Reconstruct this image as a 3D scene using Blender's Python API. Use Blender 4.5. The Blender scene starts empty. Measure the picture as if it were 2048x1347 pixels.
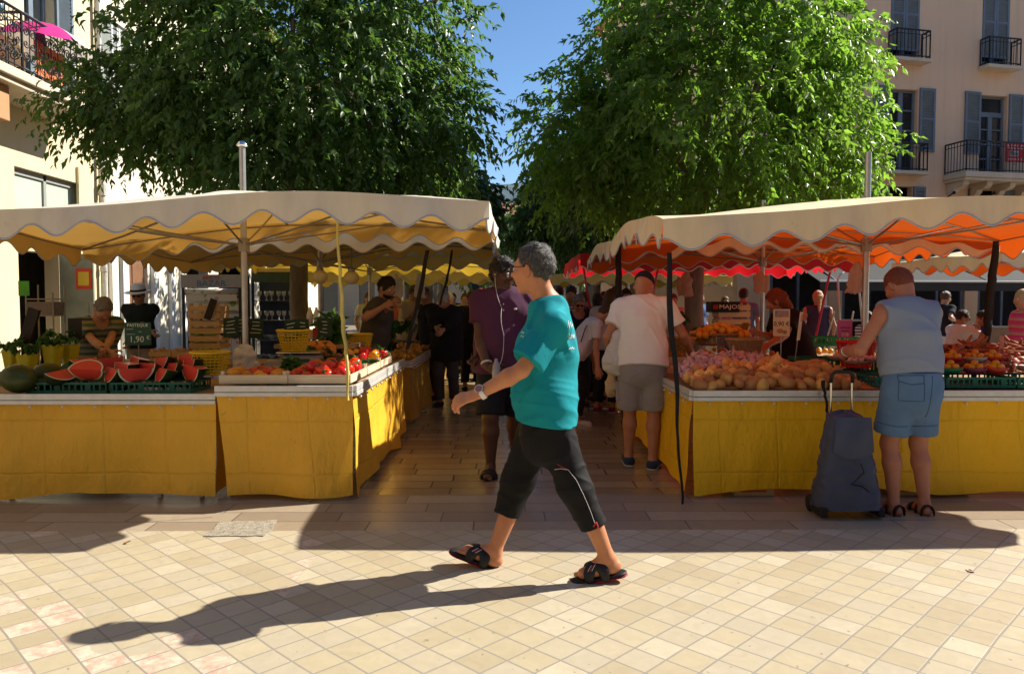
import bpy, math, random
import numpy as np
from mathutils import Vector, Matrix
C = bpy.context.scene.collection
R = math.radians
rnd = random.Random(7)
F = 1520.0; CAM = np.array([0.0, 0.0, 1.5])
_p = math.atan(68.5/F); _y = math.atan(12/F)
_f = np.array([math.sin(_y)*math.cos(_p), math.cos(_y)*math.cos(_p), -math.sin(_p)])
_r = np.array([math.cos(_y), -math.sin(_y), 0.0]); _u = np.cross(_r, _f)
def at(px, py, Y):
    """world point seen at photo pixel px,py at distance Y along the street"""
    d = _f + (px-1024)/F*_r - (py-673.5)/F*_u
    return CAM + d*(Y/d[1])
def gnd(px, py, z=0.0):
    d = _f + (px-1024)/F*_r - (py-673.5)/F*_u
    return CAM + d*((z-CAM[2])/d[2])
cam = bpy.data.cameras.new('camera'); camo = bpy.data.objects.new('camera', cam); C.objects.link(camo)
cam.sensor_width = 36; cam.lens = F/2048*36; cam.clip_end = 2000; cam.clip_start = .05
camo.location = CAM; camo.rotation_euler = (math.pi/2-_p, 0, -_y)
bpy.context.scene.camera = camo

# ---------- materials
MATS = {}
def nodes(name):
    m = bpy.data.materials.new(name); m.use_nodes = True
    nt = m.node_tree; nt.nodes.clear()
    out = nt.nodes.new('ShaderNodeOutputMaterial')
    return m, nt, out
def N(nt, t, **kw):
    n = nt.nodes.new(t)
    for k, v in kw.items():
        if k.startswith('i_'):
            n.inputs[int(k[2:])].default_value = v
        else: setattr(n, k, v)
    return n
def mth(nt, op, a, b=None):
    n = nt.nodes.new('ShaderNodeMath'); n.operation = op
    for i, v in enumerate((a, b)):
        if v is None: continue
        if isinstance(v, (int, float)): n.inputs[i].default_value = v
        else: nt.links.new(v, n.inputs[i])
    return n.outputs[0]
def mixc(nt, f, a, b, mode='MIX'):
    n = nt.nodes.new('ShaderNodeMix'); n.data_type = 'RGBA'; n.blend_type = mode
    for i, v in ((0, f), (6, a), (7, b)):
        if isinstance(v, (int, float)): n.inputs[i].default_value = v
        elif isinstance(v, (tuple, list)): n.inputs[i].default_value = (*v[:3], 1)
        else: nt.links.new(v, n.inputs[i])
    return n.outputs[2]
def coord(nt, kind='Object', scale=None, rot=None):
    c = nt.nodes.new('ShaderNodeTexCoord').outputs[kind]
    if scale or rot:
        mp = nt.nodes.new('ShaderNodeMapping')
        if scale: mp.inputs['Scale'].default_value = scale
        if rot: mp.inputs['Rotation'].default_value = rot
        nt.links.new(c, mp.inputs[0]); c = mp.outputs[0]
    return c
def noise(nt, vec, scale, detail=4, rough=.6):
    n = nt.nodes.new('ShaderNodeTexNoise'); n.inputs['Scale'].default_value = scale
    n.inputs['Detail'].default_value = detail; n.inputs['Roughness'].default_value = rough
    nt.links.new(vec, n.inputs['Vector']); return n
def ramp(nt, f, stops):
    n = nt.nodes.new('ShaderNodeValToRGB'); cr = n.color_ramp
    while len(cr.elements) < len(stops): cr.elements.new(.5)
    for e, (p, c) in zip(cr.elements, stops): e.position = p; e.color = (*c, 1)
    nt.links.new(f, n.inputs[0]); return n.outputs[0]
def bumpn(nt, h, strength=.2, dist=.01):
    b = nt.nodes.new('ShaderNodeBump'); b.inputs['Strength'].default_value = strength
    b.inputs['Distance'].default_value = dist; nt.links.new(h, b.inputs['Height']); return b.outputs[0]
def finish(nt, out, colour, rough=.6, spec=.3, metal=0, normal=None, trans=0, tcol=None, sss=0):
    p = nt.nodes.new('ShaderNodeBsdfPrincipled')
    p.inputs['Roughness'].default_value = rough; p.inputs['Specular IOR Level'].default_value = spec
    p.inputs['Metallic'].default_value = metal
    if isinstance(colour, tuple): p.inputs['Base Color'].default_value = (*colour, 1)
    else: nt.links.new(colour, p.inputs['Base Color'])
    if normal: nt.links.new(normal, p.inputs['Normal'])
    if sss:
        p.inputs['Subsurface Weight'].default_value = sss; p.inputs['Subsurface Radius'].default_value = (.02, .008, .004)
        p.inputs['Subsurface Scale'].default_value = .5
    s = p.outputs[0]
    if trans:
        t = nt.nodes.new('ShaderNodeBsdfTranslucent'); c = tcol if tcol is not None else colour
        if isinstance(c, tuple): t.inputs[0].default_value = (*c, 1)
        else: nt.links.new(c, t.inputs[0])
        mx = nt.nodes.new('ShaderNodeMixShader'); mx.inputs[0].default_value = trans
        nt.links.new(s, mx.inputs[1]); nt.links.new(t.outputs[0], mx.inputs[2]); s = mx.outputs[0]
    nt.links.new(s, out.inputs[0]); return p
def pm(name, col, rough=.6, var=.2, scale=9, bump=.15, bs=None, spec=.3, metal=0, trans=0, col2=None, isl=0, stretch=None, sss=0):
    """plain procedural material: two-tone noise, optional per-piece variation, bump, translucency"""
    if name in MATS: return MATS[name]
    m, nt, out = nodes(name)
    v = coord(nt, 'Object', stretch)
    nz = noise(nt, v, scale)
    c2 = col2 or tuple(c*(1-var) for c in col); c1 = tuple(min(1, c*(1+var*.5)) for c in col)
    colr = ramp(nt, nz.outputs[0], [(.3, c2), (.7, c1)])
    if isl:
        g = nt.nodes.new('ShaderNodeNewGeometry'); o = nt.nodes.new('ShaderNodeObjectInfo')
        rr = mth(nt, 'FRACT', mth(nt, 'ADD', g.outputs['Random Per Island'], o.outputs['Random']))
        k = mth(nt, 'ADD', mth(nt, 'MULTIPLY', rr, isl*1.2), 1-isl*.7)
        hs = nt.nodes.new('ShaderNodeHueSaturation'); nt.links.new(colr, hs.inputs['Color']); nt.links.new(k, hs.inputs['Value'])
        h2 = mth(nt, 'ADD', mth(nt, 'MULTIPLY', rr, isl*.06), .5-isl*.03); nt.links.new(h2, hs.inputs['Hue'])
        colr = hs.outputs[0]
    nrm = None
    if bump:
        nb = noise(nt, v, bs or scale*6, 3); nrm = bumpn(nt, nb.outputs[0], bump, .008)
    finish(nt, out, colr, rough, spec, metal, nrm, trans, None, sss)
    MATS[name] = m; return m

# ---------- mesh building
class MB:
    def __init__(s): s.v = []; s.f = []; s.m = []
    def add(s, v, f, mi=0, M=None):
        b = len(s.v)
        if M is not None: v = [tuple(M @ Vector(p)) for p in v]
        s.v += [tuple(map(float, p)) for p in v]; s.f += [tuple(b+i for i in q) for q in f]; s.m += [mi]*len(f); return s
    def box(s, c, d, mi=0, M=None, rz=0, rx=0, ry=0, taper=1):
        x, y, z = d[0]/2, d[1]/2, d[2]/2; t = taper
        v = [(-x, -y, -z), (x, -y, -z), (x, y, -z), (-x, y, -z), (-x*t, -y*t, z), (x*t, -y*t, z), (x*t, y*t, z), (-x*t, y*t, z)]
        T = Matrix.Translation(c)
        if rz or rx or ry: T = T @ Matrix.Rotation(rz, 4, 'Z') @ Matrix.Rotation(rx, 4, 'X') @ Matrix.Rotation(ry, 4, 'Y')
        if M is not None: T = M @ T
        return s.add(v, [(0, 3, 2, 1), (4, 5, 6, 7), (0, 1, 5, 4), (1, 2, 6, 5), (2, 3, 7, 6), (3, 0, 4, 7)], mi, T)
    def bb(s, x0, x1, y0, y1, z0, z1, mi=0, M=None):
        return s.box(((x0+x1)/2, (y0+y1)/2, (z0+z1)/2), (x1-x0, y1-y0, z1-z0), mi, M)
    def tube(s, pts, r, n=8, mi=0, M=None, cap=True):
        P = [np.array(p, float) for p in pts]; v = []; f = []
        rs = r if isinstance(r, (list, tuple)) else [r]*len(P)
        t0 = P[1]-P[0]; t0 /= np.linalg.norm(t0)+1e-9
        a = np.cross(t0, (0, 0, 1) if abs(t0[2]) < .9 else (1, 0, 0)); a /= np.linalg.norm(a)
        for i, p in enumerate(P):
            t = P[min(i+1, len(P)-1)]-P[max(i-1, 0)]; t /= np.linalg.norm(t)+1e-9
            a = a-t*np.dot(a, t); a /= np.linalg.norm(a)+1e-9; b = np.cross(t, a)
            for k in range(n):
                w = 2*math.pi*k/n; v.append(p+rs[i]*(math.cos(w)*a+math.sin(w)*b))
        for i in range(len(P)-1):
            for k in range(n): f.append((i*n+k, i*n+(k+1) % n, (i+1)*n+(k+1) % n, (i+1)*n+k))
        if cap: f += [tuple(range(n))[::-1], tuple((len(P)-1)*n+k for k in range(n))]
        return s.add(v, f, mi, M)
    def lathe(s, prof, n=16, mi=0, M=None, c=(0, 0, 0), sx=1, sy=1):
        v = []; f = []
        for r, z in prof:
            for k in range(n):
                w = 2*math.pi*k/n; v.append((c[0]+r*math.cos(w)*sx, c[1]+r*math.sin(w)*sy, c[2]+z))
        for i in range(len(prof)-1):
            for k in range(n): f.append((i*n+k, i*n+(k+1) % n, (i+1)*n+(k+1) % n, (i+1)*n+k))
        if prof[0][0] > 1e-5: f.append(tuple(range(n))[::-1])
        if prof[-1][0] > 1e-5: f.append(tuple((len(prof)-1)*n+k for k in range(n)))
        return s.add(v, f, mi, M)
    def grid(s, fn, nu, nv, mi=0, M=None, flip=False):
        v = [fn(i/nu, j/nv) for j in range(nv+1) for i in range(nu+1)]; f = []
        for j in range(nv):
            for i in range(nu):
                q = (j*(nu+1)+i, j*(nu+1)+i+1, (j+1)*(nu+1)+i+1, (j+1)*(nu+1)+i)
                f.append(q[::-1] if flip else q)
        return s.add(v, f, mi, M)
    def ball(s, c, r, n=14, mi=0, M=None, sc=(1, 1, 1)):
        m = n//2; pr = [(math.sin(math.pi*i/m)*1.0, -math.cos(math.pi*i/m)) for i in range(m+1)]
        v = []; f = []
        for a, z in pr:
            for k in range(n):
                w = 2*math.pi*k/n; v.append((c[0]+r*a*math.cos(w)*sc[0], c[1]+r*a*math.sin(w)*sc[1], c[2]+r*z*sc[2]))
        for i in range(m):
            for k in range(n): f.append((i*n+k, i*n+(k+1) % n, (i+1)*n+(k+1) % n, (i+1)*n+k))
        return s.add(v, f, mi, M)
    def mesh(s, name, mats, smooth=False, weld=False):
        me = bpy.data.meshes.new(name); me.from_pydata(s.v, [], s.f)
        for m in (mats if isinstance(mats, (list, tuple)) else [mats]): me.materials.append(m)
        if len(me.materials) > 1: me.polygons.foreach_set('material_index', s.m[:len(me.polygons)])
        if smooth: me.polygons.foreach_set('use_smooth', [True]*len(me.polygons))
        me.validate(); me.update(); return me
def link(name, me, parent=None, loc=(0, 0, 0), rot=None, scale=None):
    o = bpy.data.objects.new(name, me); C.objects.link(o)
    if parent: o.parent = parent
    o.location = loc
    if rot is not None: o.rotation_euler = rot
    if scale is not None: o.scale = scale if hasattr(scale, '__len__') else (scale,)*3
    return o
def tag(o, label=None, cat=None, group=None, kind=None):
    if label: o['label'] = label
    if cat: o['category'] = cat
    if group: o['group'] = group
    if kind: o['kind'] = kind
    return o
def thing(name, label, cat, loc=(0, 0, 0), rz=0, group=None):
    o = bpy.data.objects.new(name, None); C.objects.link(o); o.empty_display_size = .1
    o.location = loc; o.rotation_euler = (0, 0, rz); return tag(o, label, cat, group)
def part(name, mb, mats, parent, smooth=False, loc=(0, 0, 0), bevel=0):
    o = link(name, mb.mesh(name, mats, smooth), parent, loc)
    if bevel: bev(o, bevel)
    return o
def solo(name, mb, mats, label, cat, group=None, loc=(0, 0, 0), smooth=False, rot=None, bevel=0):
    o = link(name, mb.mesh(name, mats, smooth) if isinstance(mb, MB) else mb, None, loc, rot)
    if bevel: bev(o, bevel)
    return tag(o, label, cat, group)
def struct(name, mb, mats, smooth=False, kind='structure'):
    return tag(link(name, mb.mesh(name, mats, smooth)), kind=kind)
def bev(o, w):
    b = o.modifiers.new('bevel', 'BEVEL'); b.width = w; b.segments = 2; b.limit_method = 'ANGLE'
def copy_tree(o, parent=None, loc=None, rz=None, label=None, group=None):
    c = o.copy(); C.objects.link(c)
    if parent: c.parent = parent
    if loc is not None: c.location = loc
    if rz is not None: c.rotation_euler[2] = rz
    if label: c['label'] = label
    if group: c['group'] = group
    for ch in [x for x in o.children]: copy_tree(ch, c)
    return c
def text(body, size, mat, parent, loc, rot=(math.pi/2, 0, 0), name='lettering', align='CENTER', ext=.001, sx=1):
    cu = bpy.data.curves.new(name, 'FONT'); cu.body = body; cu.size = size; cu.align_x = align; cu.align_y = 'CENTER'
    cu.extrude = ext; cu.resolution_u = 2; cu.materials.append(mat); cu.space_character = 1.0
    t = bpy.data.objects.new(name, cu); C.objects.link(t)
    me = bpy.data.meshes.new_from_object(t.evaluated_get(bpy.context.evaluated_depsgraph_get()))
    bpy.data.objects.remove(t); o = link(name, me, parent, loc, rot); o.scale[0] = sx; return o
def vnoise(P, seed=0, scale=1.0, n=7):
    """cheap smooth noise in about [-1,1] as a sum of warped sines"""
    g = np.random.RandomState(seed); P = P*scale; o = np.zeros(len(P))
    for i in range(n):
        d = g.normal(size=3); d /= np.linalg.norm(d); fr = 1.0*1.35**i
        o += np.sin(P@d*fr*3+g.rand()*6.3+1.3*np.sin(P@np.roll(d, 1)*fr*1.7))/(1.25**i)
    return o/n*1.9
# ---------- soft solids: tapered, smoothly blended volumes turned into one continuous surface
def nrm(v): v = np.asarray(v, float); return v/(np.linalg.norm(v)+1e-12)
class Sdf:
    def __init__(s): s.ops = []; s.lo = np.full(3, 1e9); s.hi = -s.lo
    def _b(s, p, r): p = np.asarray(p, float); s.lo = np.minimum(s.lo, p-r); s.hi = np.maximum(s.hi, p+r)
    def cone(s, a, b, ra, rb, k=.03, fl=None, op='u', cut=None):
        """tapered capsule; fl=(axis, factor) squashes it along the axis; cut=True ends it flat at b"""
        a = np.asarray(a, float); b = np.asarray(b, float)
        if op == 'u': s._b(a, ra*1.25+.02); s._b(b, rb*1.25+.02)
        def fn(P):
            q = P-a; ba = b-a; L = np.linalg.norm(ba)+1e-9; raw = q
            if fl is not None:
                n = nrm(fl[0]); kk = 1/fl[1]-1
                q = q+np.outer(q@n, n)*kk; ba2 = ba+n*(ba@n)*kk
            else: ba2 = ba
            t = np.clip(q@ba2/(ba2@ba2+1e-12), 0, 1)
            d = np.linalg.norm(q-np.outer(t, ba2), axis=1)-(ra+(rb-ra)*t)
            if fl is not None: d *= .5+.5*fl[1] if fl[1] < 1 else 1
            if cut is not None: d = np.maximum(d, raw@(ba/L)-L-cut)
            return d
        s.ops.append((op, fn, k)); return s
    def ball(s, c, r, k=.02, op='u', R=None):
        """ellipsoid: r radii along rows of R"""
        c = np.asarray(c, float); r = np.asarray(r, float)*np.ones(3)
        if op == 'u': s._b(c, r.max()*1.1)
        def fn(P):
            q = P-c
            if R is not None: q = q@np.asarray(R).T
            l = np.linalg.norm(q/r, axis=1); l2 = np.linalg.norm(q/(r*r), axis=1)+1e-9
            return l*(l-1)/l2
        s.ops.append((op, fn, k)); return s
    def plane(s, p, n, k=.004):
        """keep only the side where (x-p).n < 0"""
        p = np.asarray(p, float); n = nrm(n); s.ops.append(('i', lambda P: (P-p)@n, k)); return s
    def fold(s, fn): s.ops.append(('d', fn, 0)); return s
    def __call__(s, P):
        d = np.full(len(P), 1e3)
        for op, fn, k in s.ops:
            if op == 'd': d = d+fn(P); continue
            e = fn(P)
            if op == 'u':
                h = np.clip(.5+.5*(d-e)/k, 0, 1); d = d+(e-d)*h-k*h*(1-h)
            else:
                if op == 's': e = -e
                h = np.clip(.5-.5*(d-e)/k, 0, 1); d = d+(e-d)*h+k*h*(1-h)
        return d
def polygonise(S, res, lo=None, hi=None):
    lo = (S.lo if lo is None else np.asarray(lo))-2*res; hi = (S.hi if hi is None else np.asarray(hi))+2*res
    B = 6; nb = np.ceil((hi-lo)/(res*B)).astype(int)+1; n = nb*B
    g = np.stack(np.meshgrid(*[np.arange(k) for k in nb], indexing='ij'), -1).reshape(-1, 3)
    dc = S(lo+(g+.5)*B*res)
    D = np.repeat(np.repeat(np.repeat(np.where(dc < 0, -1., 1.).reshape(nb), B, 0), B, 1), B, 2)
    act = g[np.abs(dc) < B*res*1.5+.012]
    off = np.stack(np.meshgrid(*[np.arange(B)]*3, indexing='ij'), -1).reshape(-1, 3)
    for s0 in range(0, len(act), 1200):
        ii = (act[s0:s0+1200, None]*B+off[None]).reshape(-1, 3)
        D[ii[:, 0], ii[:, 1], ii[:, 2]] = S(lo+ii*res)
    I = D < 0; c = np.zeros(np.array(n)-1, np.int8)
    for a in (0, 1):
        for b in (0, 1):
            for e in (0, 1): c += I[a:n[0]-1+a, b:n[1]-1+b, e:n[2]-1+e]
    cells = np.argwhere((c > 0) & (c < 8)); idx = np.full(np.array(n)-1, -1, np.int64); idx[tuple(cells.T)] = np.arange(len(cells))
    acc = np.zeros((len(cells), 3)); cnt = np.zeros(len(cells))
    cs = [np.array((a, b, e)) for a in (0, 1) for b in (0, 1) for e in (0, 1)]
    for i in range(8):
        for j in range(i+1, 8):
            if np.abs(cs[i]-cs[j]).sum() != 1: continue
            di = D[tuple((cells+cs[i]).T)]; dj = D[tuple((cells+cs[j]).T)]; m = (di < 0) != (dj < 0)
            t = di[m]/(di[m]-dj[m]); acc[m] += cs[i]+t[:, None]*(cs[j]-cs[i]); cnt[m] += 1
    V = lo+(cells+acc/cnt[:, None])*res; Q = []
    for ax in range(3):
        u, w = (ax+1) % 3, (ax+2) % 3
        s0 = [slice(None)]*3; s1 = [slice(None)]*3; s0[ax] = slice(0, -1); s1[ax] = slice(1, None)
        A = I[tuple(s0)]; Bm = I[tuple(s1)]; e = np.argwhere(A != Bm)
        e = e[(e[:, u] > 0) & (e[:, w] > 0) & (e[:, u] < n[u]-1) & (e[:, w] < n[w]-1)]
        du = np.zeros(3, int); du[u] = 1; dw = np.zeros(3, int); dw[w] = 1
        q = np.stack([idx[tuple((e-du-dw).T)], idx[tuple((e-dw).T)], idx[tuple(e.T)], idx[tuple((e-du).T)]], 1)
        fl = ~A[tuple(e.T)]; q[fl] = q[fl][:, ::-1]; Q.append(q)
    Q = np.concatenate(Q); Q = Q[(Q >= 0).all(1)]
    return V, Q
def soft_mesh(name, mats, pieces, base, mi=None, post=None):
    """pieces: list of (V,Q); base subtracted so that the mesh is local to its thing"""
    V = np.concatenate([p[0] for p in pieces]); o = 0; Qs = []
    for p in pieces: Qs.append(p[1]+o); o += len(p[0])
    Q = np.concatenate(Qs)
    if post is not None: V = post(V)
    me = bpy.data.meshes.new(name); V = V-np.asarray(base)
    me.vertices.add(len(V)); me.vertices.foreach_set('co', V.astype(np.float32).ravel())
    me.loops.add(Q.size); me.loops.foreach_set('vertex_index', Q.astype(np.int32).ravel())
    me.polygons.add(len(Q)); me.polygons.foreach_set('loop_start', np.arange(0, Q.size, 4, dtype=np.int32))
    for m in (mats if isinstance(mats, (list, tuple)) else [mats]): me.materials.append(m)
    me.update(calc_edges=True); me.validate()
    me.polygons.foreach_set('use_smooth', [True]*len(me.polygons)); me.update()
    return me
# ---------- light and sky
SUN_EL, SUN_AZ = R(39.2), R(69.0)
sun = bpy.data.lights.new('sun', 'SUN'); suno = bpy.data.objects.new('sun', sun); C.objects.link(suno)
sun.energy = 5.0; sun.angle = R(.53); sun.color = (1, .93, .80)
sd = Vector((math.cos(SUN_EL)*math.sin(SUN_AZ), math.cos(SUN_EL)*math.cos(SUN_AZ), math.sin(SUN_EL)))
suno.rotation_euler = sd.to_track_quat('Z', 'Y').to_euler()
w = bpy.data.worlds.new('World'); bpy.context.scene.world = w; w.use_nodes = True
wn = w.node_tree; bg = wn.nodes['Background']
st = wn.nodes.new('ShaderNodeTexSky'); st.sky_type = 'NISHITA'; st.sun_disc = False
st.sun_elevation = SUN_EL; st.sun_rotation = SUN_AZ; st.air_density = .9; st.dust_density = .15; st.ozone_density = 3.0
hs_w = wn.nodes.new('ShaderNodeHueSaturation'); hs_w.inputs['Saturation'].default_value = 1.10; wn.links.new(st.outputs[0], hs_w.inputs['Color']); wn.links.new(hs_w.outputs[0], bg.inputs[0]); bg.inputs[1].default_value = .088
vs = bpy.context.scene.view_settings
vs.view_transform = 'Standard'; vs.look = 'None'; vs.exposure = 0.96; vs.gamma = 1

# ---------- paving
def tile_mat(name, diag, su, sv, cols, grout, pinks=None, rough=.5, offset=0, gw=.028, spec=.35):
    m, nt, out = nodes(name)
    v = coord(nt, 'Object', rot=(0, 0, math.pi/4) if diag else None)
    sx = nt.nodes.new('ShaderNodeSeparateXYZ')
    wv = noise(nt, v, .7, 2)
    nt.links.new(v, sx.inputs[0])
    jit = mth(nt, 'MULTIPLY', mth(nt, 'SUBTRACT', wv.outputs[0], .5), .05)
    V_ = mth(nt, 'DIVIDE', mth(nt, 'ADD', sx.outputs[1], jit), sv); row = mth(nt, 'FLOOR', V_)
    U0 = mth(nt, 'DIVIDE', mth(nt, 'ADD', sx.outputs[0], jit), su)
    if offset:
        wr = nt.nodes.new('ShaderNodeTexWhiteNoise'); wr.noise_dimensions = '1D'; nt.links.new(row, wr.inputs['W'])
        U0 = mth(nt, 'ADD', U0, mth(nt, 'MULTIPLY', wr.outputs['Value'], 7.3))
    col = mth(nt, 'FLOOR', U0)
    cb = nt.nodes.new('ShaderNodeCombineXYZ'); nt.links.new(col, cb.inputs[0]); nt.links.new(row, cb.inputs[1])
    wn_ = nt.nodes.new('ShaderNodeTexWhiteNoise'); wn_.noise_dimensions = '3D'; nt.links.new(cb.outputs[0], wn_.inputs['Vector'])
    fu, fv = mth(nt, 'FRACT', U0), mth(nt, 'FRACT', V_)
    eu = mth(nt, 'MULTIPLY', mth(nt, 'MINIMUM', fu, mth(nt, 'SUBTRACT', 1, fu)), su)
    ev = mth(nt, 'MULTIPLY', mth(nt, 'MINIMUM', fv, mth(nt, 'SUBTRACT', 1, fv)), sv)
    ed = mth(nt, 'MINIMUM', eu, ev)
    rough_n = noise(nt, v, 60, 3); gwid = mth(nt, 'MULTIPLY', mth(nt, 'ADD', rough_n.outputs[0], .35), gw*min(su, sv))
    g = nt.nodes.new('ShaderNodeMapRange'); nt.links.new(ed, g.inputs[0]); nt.links.new(gwid, g.inputs[1])
    nt.links.new(mth(nt, 'ADD', gwid, .002), g.inputs[2]); gm = g.outputs[0]
    k = len(cols); c = ramp(nt, wn_.outputs['Value'], [(i/max(1, k-1)*.999, cc) for i, cc in enumerate(cols)])
    # veins and stains inside each stone
    vo = nt.nodes.new('ShaderNodeVectorMath'); vo.operation = 'ADD'; nt.links.new(v, vo.inputs[0])
    sc = nt.nodes.new('ShaderNodeVectorMath'); sc.operation = 'SCALE'; sc.inputs['Scale'].default_value = 13; nt.links.new(wn_.outputs['Color'], sc.inputs[0]); nt.links.new(sc.outputs[0], vo.inputs[1])
    n1 = noise(nt, vo.outputs[0], 9, 6, .65); n1.inputs['Distortion'].default_value = 1.2
    c = mixc(nt, mth(nt, 'MULTIPLY', mth(nt, 'SUBTRACT', n1.outputs[0], .3), .75), c, tuple(.62*x for x in cols[0]))
    if pinks:
        big = noise(nt, v, .55, 2); sel = mth(nt, 'MULTIPLY', mth(nt, 'GREATER_THAN', mth(nt, 'ADD', big.outputs[0], mth(nt, 'MULTIPLY', wn_.outputs['Value'], .35)), .80), mth(nt, 'LESS_THAN', mth(nt, 'ADD', sx.outputs[0], sx.outputs[1]), -1.6))
        pn = noise(nt, vo.outputs[0], 16, 5, .7); pc = ramp(nt, pn.outputs[0], [(.4, pinks[0]), (.6, pinks[1])])
        c = mixc(nt, sel, c, pc)
    # worn pits and dark spots
    pit = noise(nt, v, 26, 2, .5); c = mixc(nt, mth(nt, 'MULTIPLY', mth(nt, 'GREATER_THAN', pit.outputs[0], .715), .6), c, (.12, .10, .08))
    gum = nt.nodes.new('ShaderNodeTexVoronoi'); gum.inputs['Scale'].default_value = 1.7; nt.links.new(v, gum.inputs['Vector']); gn = mth(nt, 'ADD', gum.outputs['Distance'], mth(nt, 'MULTIPLY', rough_n.outputs[0], .02)); c = mixc(nt, mth(nt, 'MULTIPLY', mth(nt, 'LESS_THAN', gn, .042), .55), c, (.16, .14, .12))
    dirt = noise(nt, v, 1.1, 5, .7); c = mixc(nt, mth(nt, 'MULTIPLY', dirt.outputs[0], .36), c, (.27, .215, .15))
    c = mixc(nt, gm, grout, c)
    hgt = mth(nt, 'ADD', mth(nt, 'MULTIPLY', gm, .5), mth(nt, 'MULTIPLY', n1.outputs[0], .35))
    tl = mth(nt, 'MULTIPLY', wn_.outputs['Value'], .25)
    finish(nt, out, c, rough, spec, 0, bumpn(nt, mth(nt, 'ADD', hgt, tl), .35, .006)); return m
M_diag = tile_mat('paving_diagonal', True, .158, .158, [(.43, .36, .235), (.475, .405, .265), (.515, .445, .30), (.475, .42, .31), (.58, .515, .375)], (.275, .245, .20), [(.52, .34, .26), (.68, .57, .44)])
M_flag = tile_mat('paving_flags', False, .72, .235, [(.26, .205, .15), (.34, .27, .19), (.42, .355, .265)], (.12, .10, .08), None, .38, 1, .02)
M_aisle = tile_mat('paving_planks', False, .56, .235, [(.24, .165, .085), (.33, .23, .115), (.38, .29, .17)], (.07, .055, .04), None, .24, 1, .03, .5)  # flag and aisle tones lowered, putting part of the shade into the colour
YB = 4.96
struct('ground', MB().bb(-900, 900, -60, 1500, -.3, -.06), pm('far_ground', (.32, .28, .22), .8))
struct('square_pavement', MB().bb(-14, 16, -6, YB, -.05, 0), M_diag)
struct('gutter_pavement', MB().bb(-14, 16, YB, 5.9, -.05, 0), M_flag)
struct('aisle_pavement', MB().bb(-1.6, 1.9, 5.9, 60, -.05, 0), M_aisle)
struct('plaza_pavement', MB().bb(-14, -1.6, 5.9, 60, -.05, 0).bb(1.9, 40, 5.9, 60, -.05, 0), M_flag)
# worn mortar patch in the gutter
def patch():
    m = MB(); p = [gnd(410, 1072), gnd(530, 1072), gnd(556, 1040), gnd(440, 1044)]
    q = []
    for i in range(4):
        a, b = p[i], p[(i+1) % 4]
        for t in np.linspace(0, 1, 8)[:-1]:
            e = a+(b-a)*t; q.append((e[0]+rnd.uniform(-.012, .012), e[1]+rnd.uniform(-.012, .012)))
    n = len(q); m.add([(x, y, -.02) for x, y in q]+[(x, y, .006) for x, y in q], [tuple(range(n, 2*n))]+[(i, (i+1) % n, n+(i+1) % n, n+i) for i in range(n)])
    return m
struct('pavement_patch', patch(), pm('cement', (.33, .29, .225), .9, .4, 30, .8, 90))
# a red scrap and a dry leaf on the tiles
solo('paper_scrap', MB().grid(lambda u, v: (.05*u, .022*v*(1-.6*u), .003+.012*math.sin(u*4)*v), 6, 3), pm('scrap_red', (.5, .04, .03)), 'tiny red scrap lying on the sunny tiles at the right', 'litter', loc=gnd(1950, 1143), rot=(0, 0, 2.4))
solo('dry_leaf', MB().grid(lambda u, v: (.04*u, .03*(v-.5)*math.sin(math.pi*max(.04, u)), .003+.010*abs(v-.5)+.01*u*u), 6, 4), pm('dead_leaf', (.30, .12, .05)), 'small brown dry leaf on the tiles beside the shadow edge at the left', 'leaf', loc=gnd(247, 1087), rot=(0, 0, .3))
# hills
def hill():
    def fn(u, v):
        x = -420+900*u; y = 380+160*v; h = 120*math.sin(math.pi*min(1, max(0, u)))**.8*(1-abs(v-.5)*1.2)
        return (x, y, -2+max(0, h)*(.68+.1*math.sin(9*u)+.05*math.sin(23*u+5*v)))
    return MB().grid(fn, 60, 10)
struct('hill', hill(), pm('hill_wood', (.10, .15, .17), .95, .35, .12, 0), True)  # blue-grey tint puts distance haze into the woods' colour

# ---------- buildings
def wall_holes(m, u0, u1, z0, z1, holes, dep=.22, mi=0, M=None, mir=None):
    """wall in the plane y=0 (outside is -y) with real openings that have reveals"""
    us = sorted({u0, u1, *[h[0] for h in holes], *[h[1] for h in holes]}); zs = sorted({z0, z1, *[h[2] for h in holes], *[h[3] for h in holes]})
    us = [u for u in us if u0 <= u <= u1]; zs = [z for z in zs if z0 <= z <= z1]
    for i in range(len(us)-1):
        for j in range(len(zs)-1):
            cu, cz = (us[i]+us[i+1])/2, (zs[j]+zs[j+1])/2
            if any(h[0] < cu < h[1] and h[2] < cz < h[3] for h in holes): continue
            m.add([(us[i], 0, zs[j]), (us[i+1], 0, zs[j]), (us[i+1], 0, zs[j+1]), (us[i], 0, zs[j+1])], [(0, 1, 2, 3)], mi, M)
    for a, b, c, d in holes:
        r = mi if mir is None else mir
        for q in ([(a, 0, c), (a, dep, c), (a, dep, d), (a, 0, d)], [(b, 0, c), (b, 0, d), (b, dep, d), (b, dep, c)],
                  [(a, 0, d), (a, dep, d), (b, dep, d), (b, 0, d)], [(a, 0, c), (b, 0, c), (b, dep, c), (a, dep, c)]): m.add(q, [(0, 1, 2, 3)], r, M)
    return m
M_shut = pm('shutter_blue', (.155, .195, .24), .6, .15, 5, .05)
M_glass = pm('dark_glass', (.02, .025, .03), .08, .3, 2, 0, spec=.6)
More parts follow.
